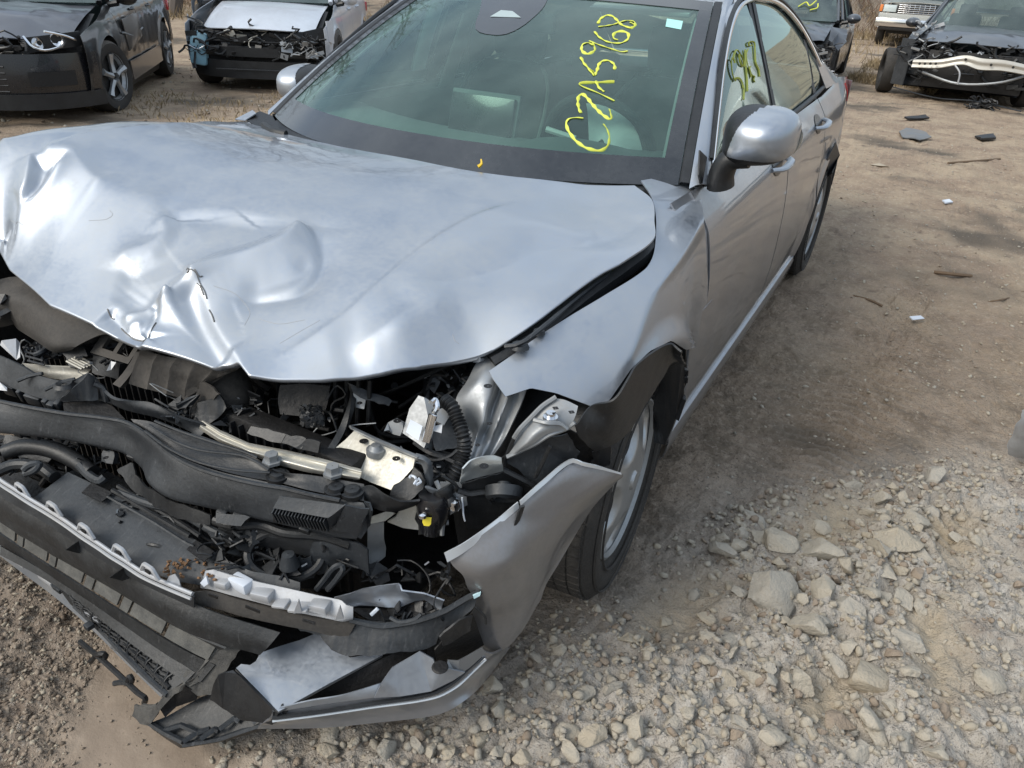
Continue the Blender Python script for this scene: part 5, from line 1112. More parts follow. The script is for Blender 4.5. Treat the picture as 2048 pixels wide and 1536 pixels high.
# scrap low in the middle: fan blades, bracket, hoses
P_('fan_blade', '562,1138,z.36; 600,1112,z.39; 598,1130,z.37; 590,1161,z.33', GREYP, .003, rough=.003, cuts=1); P_('fan_blade', '592,1162,z.33; 603,1120,z.38; 622,1112,z.39; 628,1156,z.34', GREYP, .003, rough=.003, cuts=1)
P_('fan_blade', '628,1130,z.37; 655,1128,z.37; 658,1142,z.36; 635,1150,z.345', BLACK, .003)
lathe('fan_hub', [(.012, .001), (.010, .012), (-.02, .02)], GREYP, CAR, 16, U(577, 1116, 'z.40'), 'z')
tube('slotted_arm', '632,1180,z.335; 650,1158,z.355; 668,1135,z.385; 682,1130,z.39; 686,1138,z.385; 672,1160,z.36; 655,1180,z.335', .006, GREYP, CAR, 26, 6)
P_('slotted_arm_web', '640,1178,z.335; 668,1140,z.375; 682,1136,z.38; 668,1160,z.35; 655,1178,z.335', BLACK, .003)
mb = MB(); rs = random.Random(11)
for i in range(44):
    x, y = rs.uniform(420, 730), rs.uniform(1060, 1130)
    if y < 1040+(x-400)*.09: continue
    z = .40-(y-1055)*.0008
    P = [U(x, y, 'z%.3f' % z)]
    for k in range(3): P.append(P[-1]+np.array([rs.uniform(-.05, .05), rs.uniform(-.04, .04), rs.uniform(-.03, .03)]))
    mb.tube(P, rs.uniform(.0018, .0045), 6, 9)
for i in range(45):
    x, y = rs.uniform(420, 730), rs.uniform(1055, 1140)
    if y < 1035+(x-400)*.09: continue
    mb.box(U(x, y, 'z%.3f' % (.385-(y-1055)*.0008)), (rs.uniform(.01, .05), rs.uniform(.003, .012), rs.uniform(.008, .025)), rotm(rs.uniform(0, 3), rs.uniform(0, 3), rs.uniform(0, 3)))
o = mb.build('broken_plastic_scrap', BLACK, CAR); o['kind'] = 'stuff'
mb = MB()
for i in range(30):
    x, y = rs.uniform(-10, 150), rs.uniform(885, 950)
    z = .37
    P = [U(x, y, 'z%.3f' % z)]
    for k in range(3): P.append(P[-1]+np.array([rs.uniform(-.07, .07), rs.uniform(-.03, .05), rs.uniform(-.04, .04)]))
    mb.tube(P, rs.uniform(.002, .007), 6, 9)
o = mb.build('tangled_hoses', DARK, CAR); o['kind'] = 'stuff'
tube('hose_end', '48,940,z.43; 60,930,z.44; 78,928,z.44; 70,940,z.43; 50,948,z.42', .008, GREYP, CAR, 20, 8)
tube('dark_pipe', '160,930,z.42; 178,950,z.41; 200,962,z.405; 210,955,z.41', .010, GREYP, CAR, 16, 8)
P_('lower_shade_sheet', '-60,855,z.30; 130,900,z.30; 300,985,z.30; 450,1060,z.30; 700,1110,z.30; 640,1180,z.28; 420,1150,z.28; 200,1060,z.28; -60,935,z.28', DARK, .004)  # added dark sheet in place of the deep shade below the absorber
# flat undertray with two square openings
def tray_pt(s, t):
    A, B, C, D = TR; return (1-s)*(1-t)*A+s*(1-t)*B+s*t*C+(1-s)*t*D
UT = grid_of(["136,944,z.40; 180,965,z.398; 230,990,z.396; 330,1043,z.39; 400,1085,z.385; 450,1118,z.38; 500,1142,z.375; 560,1152,z.37; 600,1165,z.368",
  "75,990,z.375; 120,1015,z.375; 180,1050,z.37; 255,1095,z.365; 320,1125,z.362; 380,1150,z.358; 440,1165,z.355; 520,1180,z.352; 600,1190,z.35",
  "62,1000,z.365; 100,1025,z.365; 160,1065,z.36; 230,1110,z.355; 290,1140,z.35; 350,1162,z.347; 410,1172,z.345; 520,1190,z.345; 600,1198,z.345"], 60, 16, False)
ut = gridmesh('undertray', UT, GREYP, CAR, .004, 30)
for nm, poly in (('tray_opening', '163,985,z.402; 183,965,z.404; 225,985,z.404; 203,1004,z.400'), ('tray_opening', '373,1098,z.392; 392,1080,z.394; 428,1102,z.392; 408,1124,z.388')):
    P_(nm, poly, DARK, .002)
tube('tray_edge', '215,993,z.405; 300,1040,z.40; 372,1085,z.395; 388,1092,z.392', .003, GREYP, ut, 20, 5)
for s in ('236,972,z.41; 300,1010,z.405; 360,1045,z.40; 400,1072,z.398', '225,980,z.405; 300,1025,z.40; 380,1072,z.395', '240,990,z.40; 310,1022,z.398; 315,1032,z.396; 380,1060,z.394'):
    tube('tray_rail', s, .005, BLACK, CAR, 30, 6)
mb = MB()
for i in range(40): mb.box(U(rs.uniform(330, 450), rs.uniform(1118, 1165), 'z.372'), (.008, .004, .004), rotm(rs.uniform(0, 3), rs.uniform(0, 3), rs.uniform(0, 3)))
o = mb.build('dry_leaf_bits', mat('dry_leaf', (.18, .10, .05), rough=.9), ut); o['kind'] = 'stuff'
# silver moulding strip with tabs
SP = pts('-60,905,z.40; 0,959,z.392; 29,978,z.39; 60,998,z.388; 94,1018,z.386; 130,1041,z.384; 165,1066,z.382; 199,1088,z.380; 225,1106,z.379; 250,1121,z.378; 285,1144,z.375; 332,1166,z.372; 385,1188,z.370')
strip = tube('silver_moulding', SP, .0042, SILVERP, CAR, 60, 8)
tube('moulding_lower_edge', [p+np.array([0, -.005, -.008]) for p in SP], .0035, SILVERP, strip, 60, 6)
for (x, y) in ((44, 983), (108, 1021), (172, 1065), (242, 1108), (300, 1146)):
    c = U(x, y, 'z.39'); d = np.array([.86, -.50, 0]) if False else (U(x+20, y+13, 'z.39')-c); d /= np.linalg.norm(d)
    n_ = np.array([0, .0, 1.]); G = [c-d*.026-n_*.004, c-d*.012+n_*.017, c+d*.012+n_*.017, c+d*.026-n_*.004]
    tube('moulding_tab', G, .0045, SILVERP, strip, 14, 6, False); plate('moulding_tab_web', [c-d*.020, c-d*.011+n_*.014, c+d*.011+n_*.014, c+d*.020], SILVERP, strip, .002)
    box('tab_slot', c+n_*.006+np.array([0, -.0035, 0]), (.014, .003, .006), DARK, strip, rotm(0, 0, math.atan2(d[1], d[0])), 0)
P_('moulding_clip', '332,1165,z.37; 338,1152,z.385; 350,1148,z.39; 358,1160,z.378; 362,1178,z.365; 345,1175,z.365', SILVERP, .003)
P_('moulding_clip', '363,1182,z.365; 368,1180,z.367; 388,1186,z.365; 384,1191,z.36; 365,1187,z.36', SILVERP, .003)
loft('moulding_backing', ['-60,905,z.385; 0,963,z.38; 94,1023,z.375; 199,1093,z.37; 285,1149,z.365; 388,1194,z.36', '-60,945,z.35; 0,992,z.348; 94,1048,z.345; 199,1118,z.338; 285,1168,z.332; 388,1216,z.325'], GREYP, CAR, 40, 5, .003)
# wider silver grille moulding with bosses
gm = loft('silver_grille_bar', ["410,1143,z.375; 418,1136,z.38; 460,1150,z.38; 520,1165,z.38; 580,1178,z.378; 640,1192,z.376; 682,1200,z.374; 692,1210,z.37; 706,1214,z.368",
  "402,1170,z.355; 418,1164,z.358; 460,1176,z.358; 520,1192,z.358; 580,1210,z.355; 640,1224,z.352; 682,1235,z.35; 692,1238,z.348; 706,1236,z.348",
  "400,1176,z.345; 418,1178,z.345; 460,1190,z.345; 520,1206,z.342; 580,1222,z.34; 640,1234,z.338; 682,1243,z.335; 692,1243,z.335; 704,1240,z.338"], SILVERP, CAR, 50, 10, .004, smooth=False, sharp=25)
for (x0, y0, x1, y1, h, m_) in ((432, 1165, 460, 1180, .016, SILVERP), (463, 1163, 500, 1190, .024, WHITE), (503, 1188, 545, 1205, .018, SILVERP), (545, 1205, 575, 1216, .006, SILVERP), (618, 1212, 658, 1228, .018, SILVERP), (575, 1214, 618, 1224, .007, SILVERP)):
    a, b = U(x0, y0, 'z.36'), U(x1, y1, 'z.355'); c = (a+b)/2; d = b-a
    box('bar_boss', c+np.array([0, .004, h*.4]), (np.linalg.norm(d)*.92, .026, h), m_, gm, rotm(0, -math.atan2(d[2], math.hypot(d[0], d[1]))*-1, math.atan2(d[1], d[0])), .004)
for (x0, y0, x1, y1) in ((434, 1174, 452, 1180), (507, 1197, 535, 1208), (620, 1224, 645, 1231)):
    P_('boss_slot', '%d,%d,z.372; %d,%d,z.37; %d,%d,z.362; %d,%d,z.364' % (x0, y0, x1, y1, x1, y1+5, x0, y0+5), DARK, .002).location = (.0, -.020, .0)
for x, y in ((598, 1200), (680, 1218)):
    P_('bar_gusset', '%d,%d,z.395; %d,%d,z.362; %d,%d,z.36' % (x, y-4, x+7, y+20, x-10, y+22), SILVERP, .006)
P_('bar_end_cup', '400,1166,z.365; 412,1152,z.378; 416,1168,z.366; 408,1174,z.358', WHITE, .005)
loft('brown_sub_strip', ["385,1186,z.345; 420,1182,z.342; 480,1200,z.338; 560,1222,z.335; 640,1238,z.33; 712,1245,z.33", "380,1200,z.33; 420,1198,z.328; 480,1216,z.322; 560,1238,z.315; 640,1254,z.31; 700,1268,z.30", "370,1212,z.315; 420,1215,z.31; 480,1232,z.305; 560,1250,z.298; 640,1266,z.29; 690,1282,z.28"], BROWNP, CAR, 30, 8, .004)
# ---- lower grille: long blades
def blade(name, rows, m, **k): return loft(name, rows, m, CAR, 60, k.pop('m_', 8), .004, **k)
b1 = blade('grille_blade', ["-60,940,z.36; 0,985,z.355; 60,1022,z.35; 150,1080,z.345; 250,1140,z.335; 330,1180,z.33; 430,1225,z.32; 560,1265,z.30", "-60,965,z.335; 0,1010,z.33; 60,1048,z.325; 150,1105,z.32; 250,1165,z.31; 330,1212,z.305; 400,1248,z.295; 540,1290,z.28", "-60,980,z.30; 0,1028,z.295; 60,1066,z.29; 140,1120,z.285; 240,1182,z.275; 320,1232,z.268; 380,1268,z.262; 520,1310,z.25"], TRAY)
blade('grille_blade', ["-60,982,z.298; 0,1028,z.292; 60,1066,z.288; 140,1120,z.282; 240,1182,z.272; 320,1232,z.265; 380,1268,z.26; 450,1298,z.25", "-60,1000,z.262; 0,1046,z.26; 50,1078,z.257; 100,1108,z.254; 160,1142,z.25; 220,1176,z.246; 280,1212,z.242; 340,1248,z.238; 395,1276,z.232; 440,1300,z.226"], TRAY)
for (x, y) in ((155, 1092), (243, 1147)):
    P_('blade_opening', '%d,%d,z.348; %d,%d,z.352; %d,%d,z.345; %d,%d,z.325; %d,%d,z.325' % (x-24, y+8, x+8, y-14, x+22, y-6, x+16, y+10, x+2, y+15), DARK, .002)
# row of tile-like cooling segments: every segment is its own piece
T0 = resample(pts("-60,1000,z.262; 0,1046,z.26; 50,1078,z.257; 100,1108,z.254; 160,1142,z.25; 220,1176,z.246; 280,1212,z.242; 340,1248,z.238; 395,1276,z.232; 440,1300,z.226"), 200)
T1 = resample(pts("-60,1018,z.235; 0,1065,z.232; 40,1092,z.23; 85,1120,z.227; 145,1158,z.223; 205,1194,z.219; 262,1232,z.214; 320,1268,z.21; 375,1300,z.204; 425,1325,z.20"), 200)
cuts = [0, .13, .255, .29, .395, .43, .54, .578, .68, .722, .845, .995]
for k in range(len(cuts)-1):
    i0, i1 = int(cuts[k]*199), max(int(cuts[k+1]*199)-1, int(cuts[k]*199)+2)
    R0, R1 = T0[i0:i1], T1[i0:i1]; rise = .003*(k % 2)
    gridmesh('cooling_segment', np.array([R0+np.array([0, 0, rise]), R1+np.array([0, 0, rise])]), mat('segment_grey', (.040, .042, .042), rough=.6, dust=.8, dcol=(.15, .145, .13), dscale=22, bump=.25, scratch=.2) if k == 0 else bpy.data.materials['segment_grey'], CAR, .005)
blade('grille_groove', ["-60,1020,z.228; 0,1068,z.225; 60,1108,z.222; 150,1165,z.217; 260,1235,z.21; 360,1296,z.20; 430,1330,z.19", "-60,1045,z.18; 0,1090,z.178; 60,1130,z.175; 150,1190,z.17; 260,1268,z.165; 340,1325,z.16; 400,1365,z.155"], TRAY)
blade('grille_blade', ["0,1092,z.19; 60,1126,z.187; 130,1168,z.184; 200,1218,z.18; 270,1266,z.176; 340,1312,z.172; 390,1345,z.168", "0,1110,z.175; 60,1142,z.172; 120,1178,z.17; 180,1222,z.166; 250,1278,z.16; 320,1330,z.155; 370,1365,z.15"], TRAY)
# honeycomb mesh panel made of cells
hm = blade('lower_mesh_panel', ["120,1180,z.165; 180,1222,z.16; 240,1262,z.155; 300,1310,z.15; 370,1362,z.145", "140,1208,z.135; 180,1245,z.13; 230,1290,z.125; 280,1340,z.12; 330,1388,z.12"], TRAY)
mb = MB()
A0 = resample(pts("140,1192,z.170; 200,1235,z.165; 260,1278,z.158; 350,1345,z.150"), 22); A1 = resample(pts("150,1212,z.145; 190,1252,z.138; 240,1300,z.130; 325,1378,z.125"), 22)
for i in range(22):
    mb.tube([A0[i], (A0[i]+A1[i])/2+np.array([.006*(-1)**i, 0, .003]), A1[i]], .0022, 5, 6)
for t_ in (.1, .35, .6, .85):
    mb.tube([A0[i]*(1-t_)+A1[i]*t_+np.array([0, 0, .003*(-1)**i]) for i in range(22)], .0022, 5, 44)
mb.build('mesh_ribs', BLACK, hm)
# front lip strip and its clips
blade('air_dam', ["-60,1050,z.135; 0,1092,z.13; 50,1130,z.128; 100,1160,z.125; 165,1212,z.12; 210,1262,z.115; 260,1312,z.11; 330,1385,z.105", "-60,1068,z.10; 0,1112,z.095; 50,1150,z.092; 95,1183,z.09; 150,1228,z.088; 195,1270,z.088; 250,1325,z.085; 322,1395,z.085"], mat('blue_grey_lip', (.12, .135, .155), rough=.45, dust=.35, bump=.08), m_=5)
for (x, y, l_, a_) in ((14, 1104, .045, .7), (40, 1122, .05, .7), (95, 1158, .055, .7), (118, 1176, .03, .7), (152, 1195, .06, .75), (190, 1232, .055, .8), (178, 1252, .018, .8)):
    c = U(x, y, 'z.150'); d = U(x+20, y+15, 'z.150')-c
    box('lip_clip', c, (l_, .016, .012), SILVERP if l_ > .04 else GREYP, CAR, rotm(0, 0, math.atan2(d[1], d[0])), .002)
tube('lip_rod', '150,1212,z.14; 200,1258,z.135; 245,1305,z.13; 290,1350,z.125; 335,1390,z.12', .006, GREYP, CAR, 30, 6)
tube('lip_rod', '165,1208,z.15; 215,1252,z.145; 262,1300,z.14; 338,1376,z.13', .005, BLACK, CAR, 30, 6)
P_('lip_hook', '219,1296,z.12; 226,1288,z.125; 250,1298,z.12; 244,1305,z.115', BLACK, .004); P_('lip_hook', '272,1345,z.115; 275,1330,z.125; 284,1336,z.12; 278,1346,z.11', BLACK, .003)
# twig-like broken strip reaching over the mud
ts_ = tube('broken_clip_strip', '160,1283,z.055; 178,1298,z.06; 192,1309,z.065; 225,1338,z.065; 255,1366,z.065; 275,1385,z.06; 291,1397,z.055; 288,1406,z.04', .006, BLACK, CAR, 40, 6)
for s in ('192,1309,z.065; 188,1316,z.05; 181,1322,z.03', '192,1309,z.07; 200,1308,z.085; 206,1306,z.09; 212,1312,z.08; 208,1316,z.065', '255,1362,z.07; 260,1352,z.085; 264,1358,z.08; 262,1366,z.065', '255,1366,z.065; 240,1365,z.06; 228,1367,z.055'):
    tube('strip_hook', s, .006, BLACK, ts_, 10, 6)
# crumpled mass of torn black plastic
FOLDP = mat('torn_dusty_plastic', (.022, .022, .022), rough=.6, dust=.8, dcol=(.115, .11, .10), dscale=26, bump=.35, bscale=60, scratch=.25)
P_('torn_plastic_fold', '475,1265,z.25; 487,1288,z.23; 445,1352,z.17; 432,1390,z.13; 405,1388,z.13; 394,1345,z.17; 430,1305,z.21', FOLDP, .005, rough=.006, cuts=3)
P_('torn_plastic_fold', '394,1345,z.17; 372,1340,z.17; 362,1362,z.15; 370,1372,z.145; 395,1392,z.12; 412,1390,z.125; 415,1345,z.17', FOLDP, .005, rough=.008, cuts=3, seed=4)
P_('torn_plastic_fold', '430,1308,z.21; 475,1265,z.25; 462,1262,z.255; 420,1300,z.215; 396,1344,z.172', FOLDP, .005, rough=.004, cuts=2, seed=5)
P_('torn_plastic_edge', '370,1368,z.15; 395,1352,z.165; 400,1362,z.155; 350,1388,z.12; 320,1420,z.09; 300,1448,z.06; 290,1452,z.05; 305,1418,z.09; 335,1385,z.125', FOLDP, .006, rough=.006, cuts=3, seed=9)
P_('torn_plastic_end', '268,1410,z.07; 285,1408,z.08; 315,1405,z.095; 308,1430,z.07; 296,1452,z.045; 280,1448,z.04; 264,1432,z.045', FOLDP, .005, rough=.006, cuts=3, seed=3)
P_('torn_underside', '370,1372,z.145; 400,1385,z.12; 392,1400,z.10; 350,1415,z.08; 330,1435,z.06; 320,1420,z.08; 345,1390,z.11', DARK, .005, rough=.01, cuts=3, seed=12)
tr_ = P_('black_corner_tray', '300,1446,z.045; 335,1432,z.05; 400,1395,z.08; 440,1380,z.10; 480,1395,z.11; 545,1432,z.12; 548,1448,z.10; 460,1476,z.06; 365,1492,z.04', TRAY, .005)
for s in ('300,1447,z.05; 330,1466,z.055; 366,1484,z.06', '366,1484,z.06; 395,1465,z.065; 420,1458,z.07', '402,1478,z.065; 430,1458,z.075; 438,1462,z.075', '440,1458,z.08; 470,1436,z.095; 478,1444,z.09', '474,1440,z.095; 495,1421,z.11; 502,1430,z.105; 512,1446,z.095', '330,1460,z.055; 362,1450,z.065; 398,1466,z.065', '366,1490,z.045; 440,1478,z.06; 515,1452,z.09; 545,1448,z.10'):
    tube('tray_rib', s, .0055, GREYP, tr_, 20, 5, False)
loft('tray_skirt', ["298,1450,z.045; 330,1470,z.045; 364,1488,z.045; 440,1476,z.06; 520,1454,z.09", "304,1458,z.02; 332,1478,z.015; 362,1497,z.012; 442,1484,z.03; 525,1460,z.06"], BLACK, CAR, 30, 3, .004, smooth=False)

# shards, clips and wires crowding the torn nose
def shards(name, regions, n, m, seed, size=(.006, .035), wires=0, wr=(.0015, .004)):
    rs = random.Random(seed); mb = MB()
    for i in range(n):
        x0, x1, y0, y1, z0, z1 = regions[i % len(regions)]; t = rs.random(); c = U(rs.uniform(x0, x1), y0+(y1-y0)*t, 'z%.3f' % (z0+(z1-z0)*t))
        R3 = rotm(rs.uniform(-1, 1), rs.uniform(-1, 1), rs.uniform(0, 3)); a, b = rs.uniform(*size), rs.uniform(*size)*.6; k = rs.choice((3, 4, 5)); th = .0016
        ring_ = [R3@np.array([a*math.cos(6.28*q/k+rs.uniform(-.3, .3))*rs.uniform(.6, 1.1), b*math.sin(6.28*q/k+rs.uniform(-.3, .3)), rs.uniform(-.003, .003)]) for q in range(k)]
        V = [c+v+R3@np.array([0, 0, th]) for v in ring_]+[c+v-R3@np.array([0, 0, th]) for v in ring_]
        mb.add(V, [tuple(range(k)), tuple(range(2*k-1, k-1, -1))]+[(q, (q+1) % k, k+(q+1) % k, k+q) for q in range(k)])
    for i in range(wires):
        x0, x1, y0, y1, z0, z1 = regions[i % len(regions)]; t = rs.random(); P = [U(rs.uniform(x0, x1), y0+(y1-y0)*t, 'z%.3f' % (z0+(z1-z0)*t))]
        for k in range(4): P.append(P[-1]+np.array([rs.uniform(-.05, .05), rs.uniform(-.03, .03), rs.uniform(-.035, .03)]))
        mb.tube(P, rs.uniform(*wr), 5, 12)
    o = mb.build(name, m, CAR); o['kind'] = 'stuff'; return o
UP = [(560, 700, 770, 850, .615, .57), (850, 930, 745, 800, .66, .64), (180, 275, 690, 745, .615, .575), (60, 120, 690, 715, .57, .56), (330, 440, 800, 850, .585, .565), (840, 925, 895, 950, .585, .56), (1030, 1090, 690, 720, .70, .68), (470, 520, 780, 850, .60, .57)]
LO = [(430, 720, 1060, 1140, .405, .37), (720, 900, 1120, 1165, .36, .33), (20, 190, 885, 950, .40, .385), (230, 400, 985, 1060, .40, .38), (430, 520, 1045, 1090, .43, .41), (760, 880, 1195, 1240, .335, .32)]
shards('plastic_shards', UP, 80, BLACK, 41, wires=22); shards('plastic_shards', LO, 90, BLACK, 42, wires=30); shards('grey_shards', UP+LO, 30, GREYP, 43, (.005, .022), 0)
shards('bright_fragments', UP+LO, 34, STEEL, 44, (.003, .011), 6, (.001, .002)); shards('pale_fragments', UP+LO, 16, SILVERP, 45, (.003, .009))

# larger readable parts inside the nose: fan ring, ducts, condenser pipes, crash bar remains
fr_ = [U(570+75*math.cos(a), 1110+48*math.sin(a), 'z%.3f' % (.385-.035*math.sin(a))) for a in np.linspace(0, 2*math.pi, 40)]
tube('fan_ring', fr_, .009, BLACK, CAR, 60, 8)
for k in range(7):
    a = 2*math.pi*k/7+.4; P_('fan_blade', '%f,%f,z.385; %f,%f,z.37; %f,%f,z.36; %f,%f,z.378' % (570+14*math.cos(a), 1110+9*math.sin(a), 570+68*math.cos(a-.22), 1110+43*math.sin(a-.22), 570+70*math.cos(a+.25), 1110+44*math.sin(a+.25), 570+16*math.cos(a+.8), 1110+10*math.sin(a+.8)), BLACK, .003)
loft('air_duct', ["440,1045,z.43; 500,1055,z.43; 560,1062,z.43; 640,1082,z.42", "436,1062,z.41; 500,1074,z.41; 560,1080,z.41; 636,1100,z.40", "440,1078,z.385; 500,1090,z.385; 556,1098,z.385; 626,1116,z.38"], BLACK, CAR, 24, 10, .004, rough=.003)
loft('lower_duct', ["625,1085,z.42; 665,1082,z.43; 715,1086,z.43; 735,1100,z.42", "620,1110,z.39; 665,1110,z.40; 715,1112,z.40; 736,1124,z.39", "640,1135,z.36; 675,1132,z.365; 720,1138,z.365; 738,1148,z.36"], GREYP, CAR, 20, 10, .004, rough=.004)
tube('coolant_pipe', '430,1040,z.44; 470,1052,z.44; 520,1050,z.44; 570,1066,z.435; 640,1072,z.43; 700,1090,z.42', .010, BLACK, CAR, 30, 10)
tube('coolant_pipe', '240,985,z.40; 300,1008,z.41; 350,1020,z.415; 420,1058,z.41; 470,1085,z.40', .009, GREYP, CAR, 30, 10)
tube('radiator_hose', '10,905,z.41; 50,893,z.42; 100,898,z.42; 140,915,z.415; 185,945,z.41', [.018, .020, .020, .018, .016], BLACK, CAR, 30, 12)
tube('radiator_hose', '-20,950,z.39; 30,930,z.40; 80,935,z.40; 110,955,z.395', .014, BLACK, CAR, 20, 10)
P_('lamp_housing', '10,870,z.44; 70,880,z.44; 110,905,z.42; 95,925,z.40; 40,915,z.40; 5,895,z.42', BLACK, .012, rough=.006, cuts=2)
P_('support_panel', '262,925,z.455; 292,975,z.45; 350,1005,z.45; 420,1030,z.45; 420,1050,z.43; 340,1030,z.42; 270,985,z.42; 235,940,z.43', BLACK, .004, rough=.004, cuts=1)
loft('upper_duct', ["560,770,z.64; 610,768,z.64; 660,772,z.64", "556,800,z.61; 606,800,z.61; 655,806,z.61", "560,828,z.585; 600,832,z.585; 645,836,z.585"], DARK, CAR, 16, 8, .004, rough=.004)
# ================================================================= ground
def vnoise(x, y, seed=0):
    xi = np.floor(x).astype(np.int64); yi = np.floor(y).astype(np.int64); fx = x-xi; fy = y-yi
    def h(a, b):
        n = (a*374761393+b*668265263+seed*1442695041) & 0xffffffff
        n = ((n ^ (n >> 13))*1274126177) & 0xffffffff
        return ((n ^ (n >> 16)) & 0xffff)/65535.0
    u = fx*fx*(3-2*fx); v = fy*fy*(3-2*fy)
    return (h(xi, yi)*(1-u)+h(xi+1, yi)*u)*(1-v)+(h(xi, yi+1)*(1-u)+h(xi+1, yi+1)*u)*v
def fbm(x, y, sc_, seed=0, o=4, g=.5):
    s = 0; a = 1; t = 0
    for k in range(o):
        s = s+a*vnoise(x*sc_+17.3*k, y*sc_-9.1*k, seed+k); t += a; a *= g; sc_ *= 2.07
    return s/t
def polyg(s): return np.array([U(float(t.split(',')[0]), float(t.split(',')[1]), 'g0')[:2] for t in s.split(';')])
def soft(x, y, P, w_):
    Q = np.stack([np.ravel(x), np.ravel(y)], 1); d, _ = seg_dist(Q, np.r_[P, P[:1]]); s = np.where(inside(Q, P), 1, -1)*np.abs(d)
    return smooth01(.5+s/w_/2).reshape(np.shape(x))
Z_RUB = polyg('1010,1310;1150,1250;1330,1210;1350,1120;1480,1040;1620,985;1760,960;1990,930;2150,960;2400,1100;2600,1700;1400,1800;500,1700;480,1500;640,1470;900,1450;980,1380')
Z_MUD = polyg('590,1640;120,1640;110,1460;150,1380;170,1330;230,1290;200,1240;330,1330;420,1440;500,1520')
Z_GRV = polyg('-200,1050;60,1130;190,1240;180,1330;140,1420;110,1640;-300,1700')
Z_HEAP = polyg('1470,1070;1590,990;1700,955;1860,975;1890,1120;1850,1200;1790,1290;1720,1440;1800,1560;1640,1560;1440,1480;1390,1350;1480,1250;1490,1150')
Z_STRIP = polyg('470,1500;700,1470;960,1400;1120,1270;1330,1230;1420,1330;1440,1600;470,1680')
Z_FLAT = [polyg('1560,1100;1600,1010;1690,985;1740,1040;1680,1120;1620,1110'), polyg('1300,1180;1380,1150;1440,1180;1400,1260;1310,1300;1280,1240'), polyg('1800,1230;1870,1230;1900,1330;1880,1460;1830,1400'), polyg('1600,1380;1680,1350;1700,1440;1640,1490;1590,1440'), polyg('1840,1050;1930,1040;1950,1130;1880,1150')]
def masks(x, y):
    j = .06*(fbm(x, y, 9, 3)-.5); k = .06*(fbm(x, y, 9, 8)-.5)
    r = soft(x+j, y+k, Z_RUB, .30); m = soft(x+j*.8, y+k*.8, Z_MUD, .07); g = soft(x+j, y+k, Z_GRV, .10)
    f = np.zeros_like(r)
    for P in Z_FLAT: f = np.maximum(f, soft(x+j, y+k, P, .09))
    return r, m, g, f
def relief(x, y, M4=None):
    r, m, g, f = M4 if M4 is not None else masks(x, y)
    base = .034*(fbm(x, y, 1.7, 1)-.5)+.034*(fbm(x, y, 5.5, 2)-.5)+.016*(fbm(x, y, 12, 12, 3)-.5)
    fine = .014*(fbm(x, y, 22, 4, 3)-.5)
    b = np.abs(fbm(x, y, 11, 21, 3)-.5)*2; lump = .050*(1-b)**2.2-.02; l2 = .022*(1-np.abs(fbm(x, y, 34, 25, 3)-.5)*2)**2
    hp = soft(x, y, Z_HEAP, .35); rub = (lump*(.55+.6*hp)+l2+.016*(fbm(x, y, 70, 31, 2)-.5)+.030+.02*hp)
    h = base+fine*1.1+.010*(fbm(x, y, 60, 40, 2)-.5)+.018*np.clip(fbm(x, y, 3.1, 44, 4)-.52, 0, 1)*(fbm(x, y, 26, 45, 3)-.3)*6
    h = h+r*(1-.85*f)*rub+g*(.014*(fbm(x, y, 48, 50, 2)-.5)+.018*(fbm(x, y, 20, 51, 2)-.5))*1.6
    h = h*(1-.9*m)-.012*m+.0025*m*fbm(x, y, 30, 9)
    # tyre tracks, ruts along the lane on the right
    lane = smooth01((x-1.0)/.4)*(1-r)*smooth01((y+.6)/.8)
    h = h+lane*.020*(fbm(x*1.6+.25*y, y*.25, 3.2, 61, 3)-.5)
    s = (x-1.30)-.10*(y-1.0); tr = np.exp(-(s/.16)**2)*smooth01((y-.35)/.3)*(1-smooth01((y-2.6)/.8))*(1-r)
    h = h-.014*tr+.009*tr*np.sign(np.sin((y+.35*np.abs(s))*6.28/.055))
    s2 = (x-1.62)-.35*(y-.65); t2 = np.exp(-(s2/.10)**2)*np.exp(-((y-.72)/.22)**2); h = h+.013*t2*np.sign(np.sin((y*.8+x*.9)*6.28/.060))
    s3 = fbm(x, y*.4, 1.2, 71)
    # clear the wheels of the foreground car
    for (cx, cy) in ((.80, 0), (.80, WB), (-.8, 0), (-.8, WB)):
        d = np.hypot((x-cx)/.16, (y-cy)/.24); h = h*(1-np.exp(-d*d)*.7)-.006*np.exp(-(d/1.1)**2)
    return h
def axis(a, b, fine, lo, hi, g):
    v = list(np.arange(a, b, fine)); s = fine; q = v[-1]
    while q < hi: s = min(s*g, 2.5); q += s; v.append(q)
    s = fine; q = v[0]; u = []
    while q > lo: s = min(s*g, 2.5); q -= s; u.append(q)
    return np.array(u[::-1]+v)
gx_ = axis(-.35, 2.35, .0078, -70, 70, 1.022); gy_ = axis(-1.35, 1.55, .0078, -30, 90, 1.018)
X, Y = np.meshgrid(gx_, gy_); M4 = masks(X, Y); Hh = relief(X, Y, M4)
Zg = Hbase(X, Y)+Hh
nr_, nc_ = X.shape
me = bpy.data.meshes.new('ground'); me.vertices.add(nr_*nc_); me.vertices.foreach_set('co', np.dstack([X, Y, Zg]).astype(np.float32).ravel())
ii = np.arange((nr_-1)*(nc_-1)); rr = ii//(nc_-1); cc = ii % (nc_-1); a = rr*nc_+cc
q = np.stack([a, a+1, a+nc_+1, a+nc_], 1).astype(np.int32)
me.loops.add(q.size); me.loops.foreach_set('vertex_index', q.ravel()); me.polygons.add(len(q)); me.polygons.foreach_set('loop_start', np.arange(len(q), dtype=np.int32)*4)
me.update(calc_edges=True); me.shade_smooth()
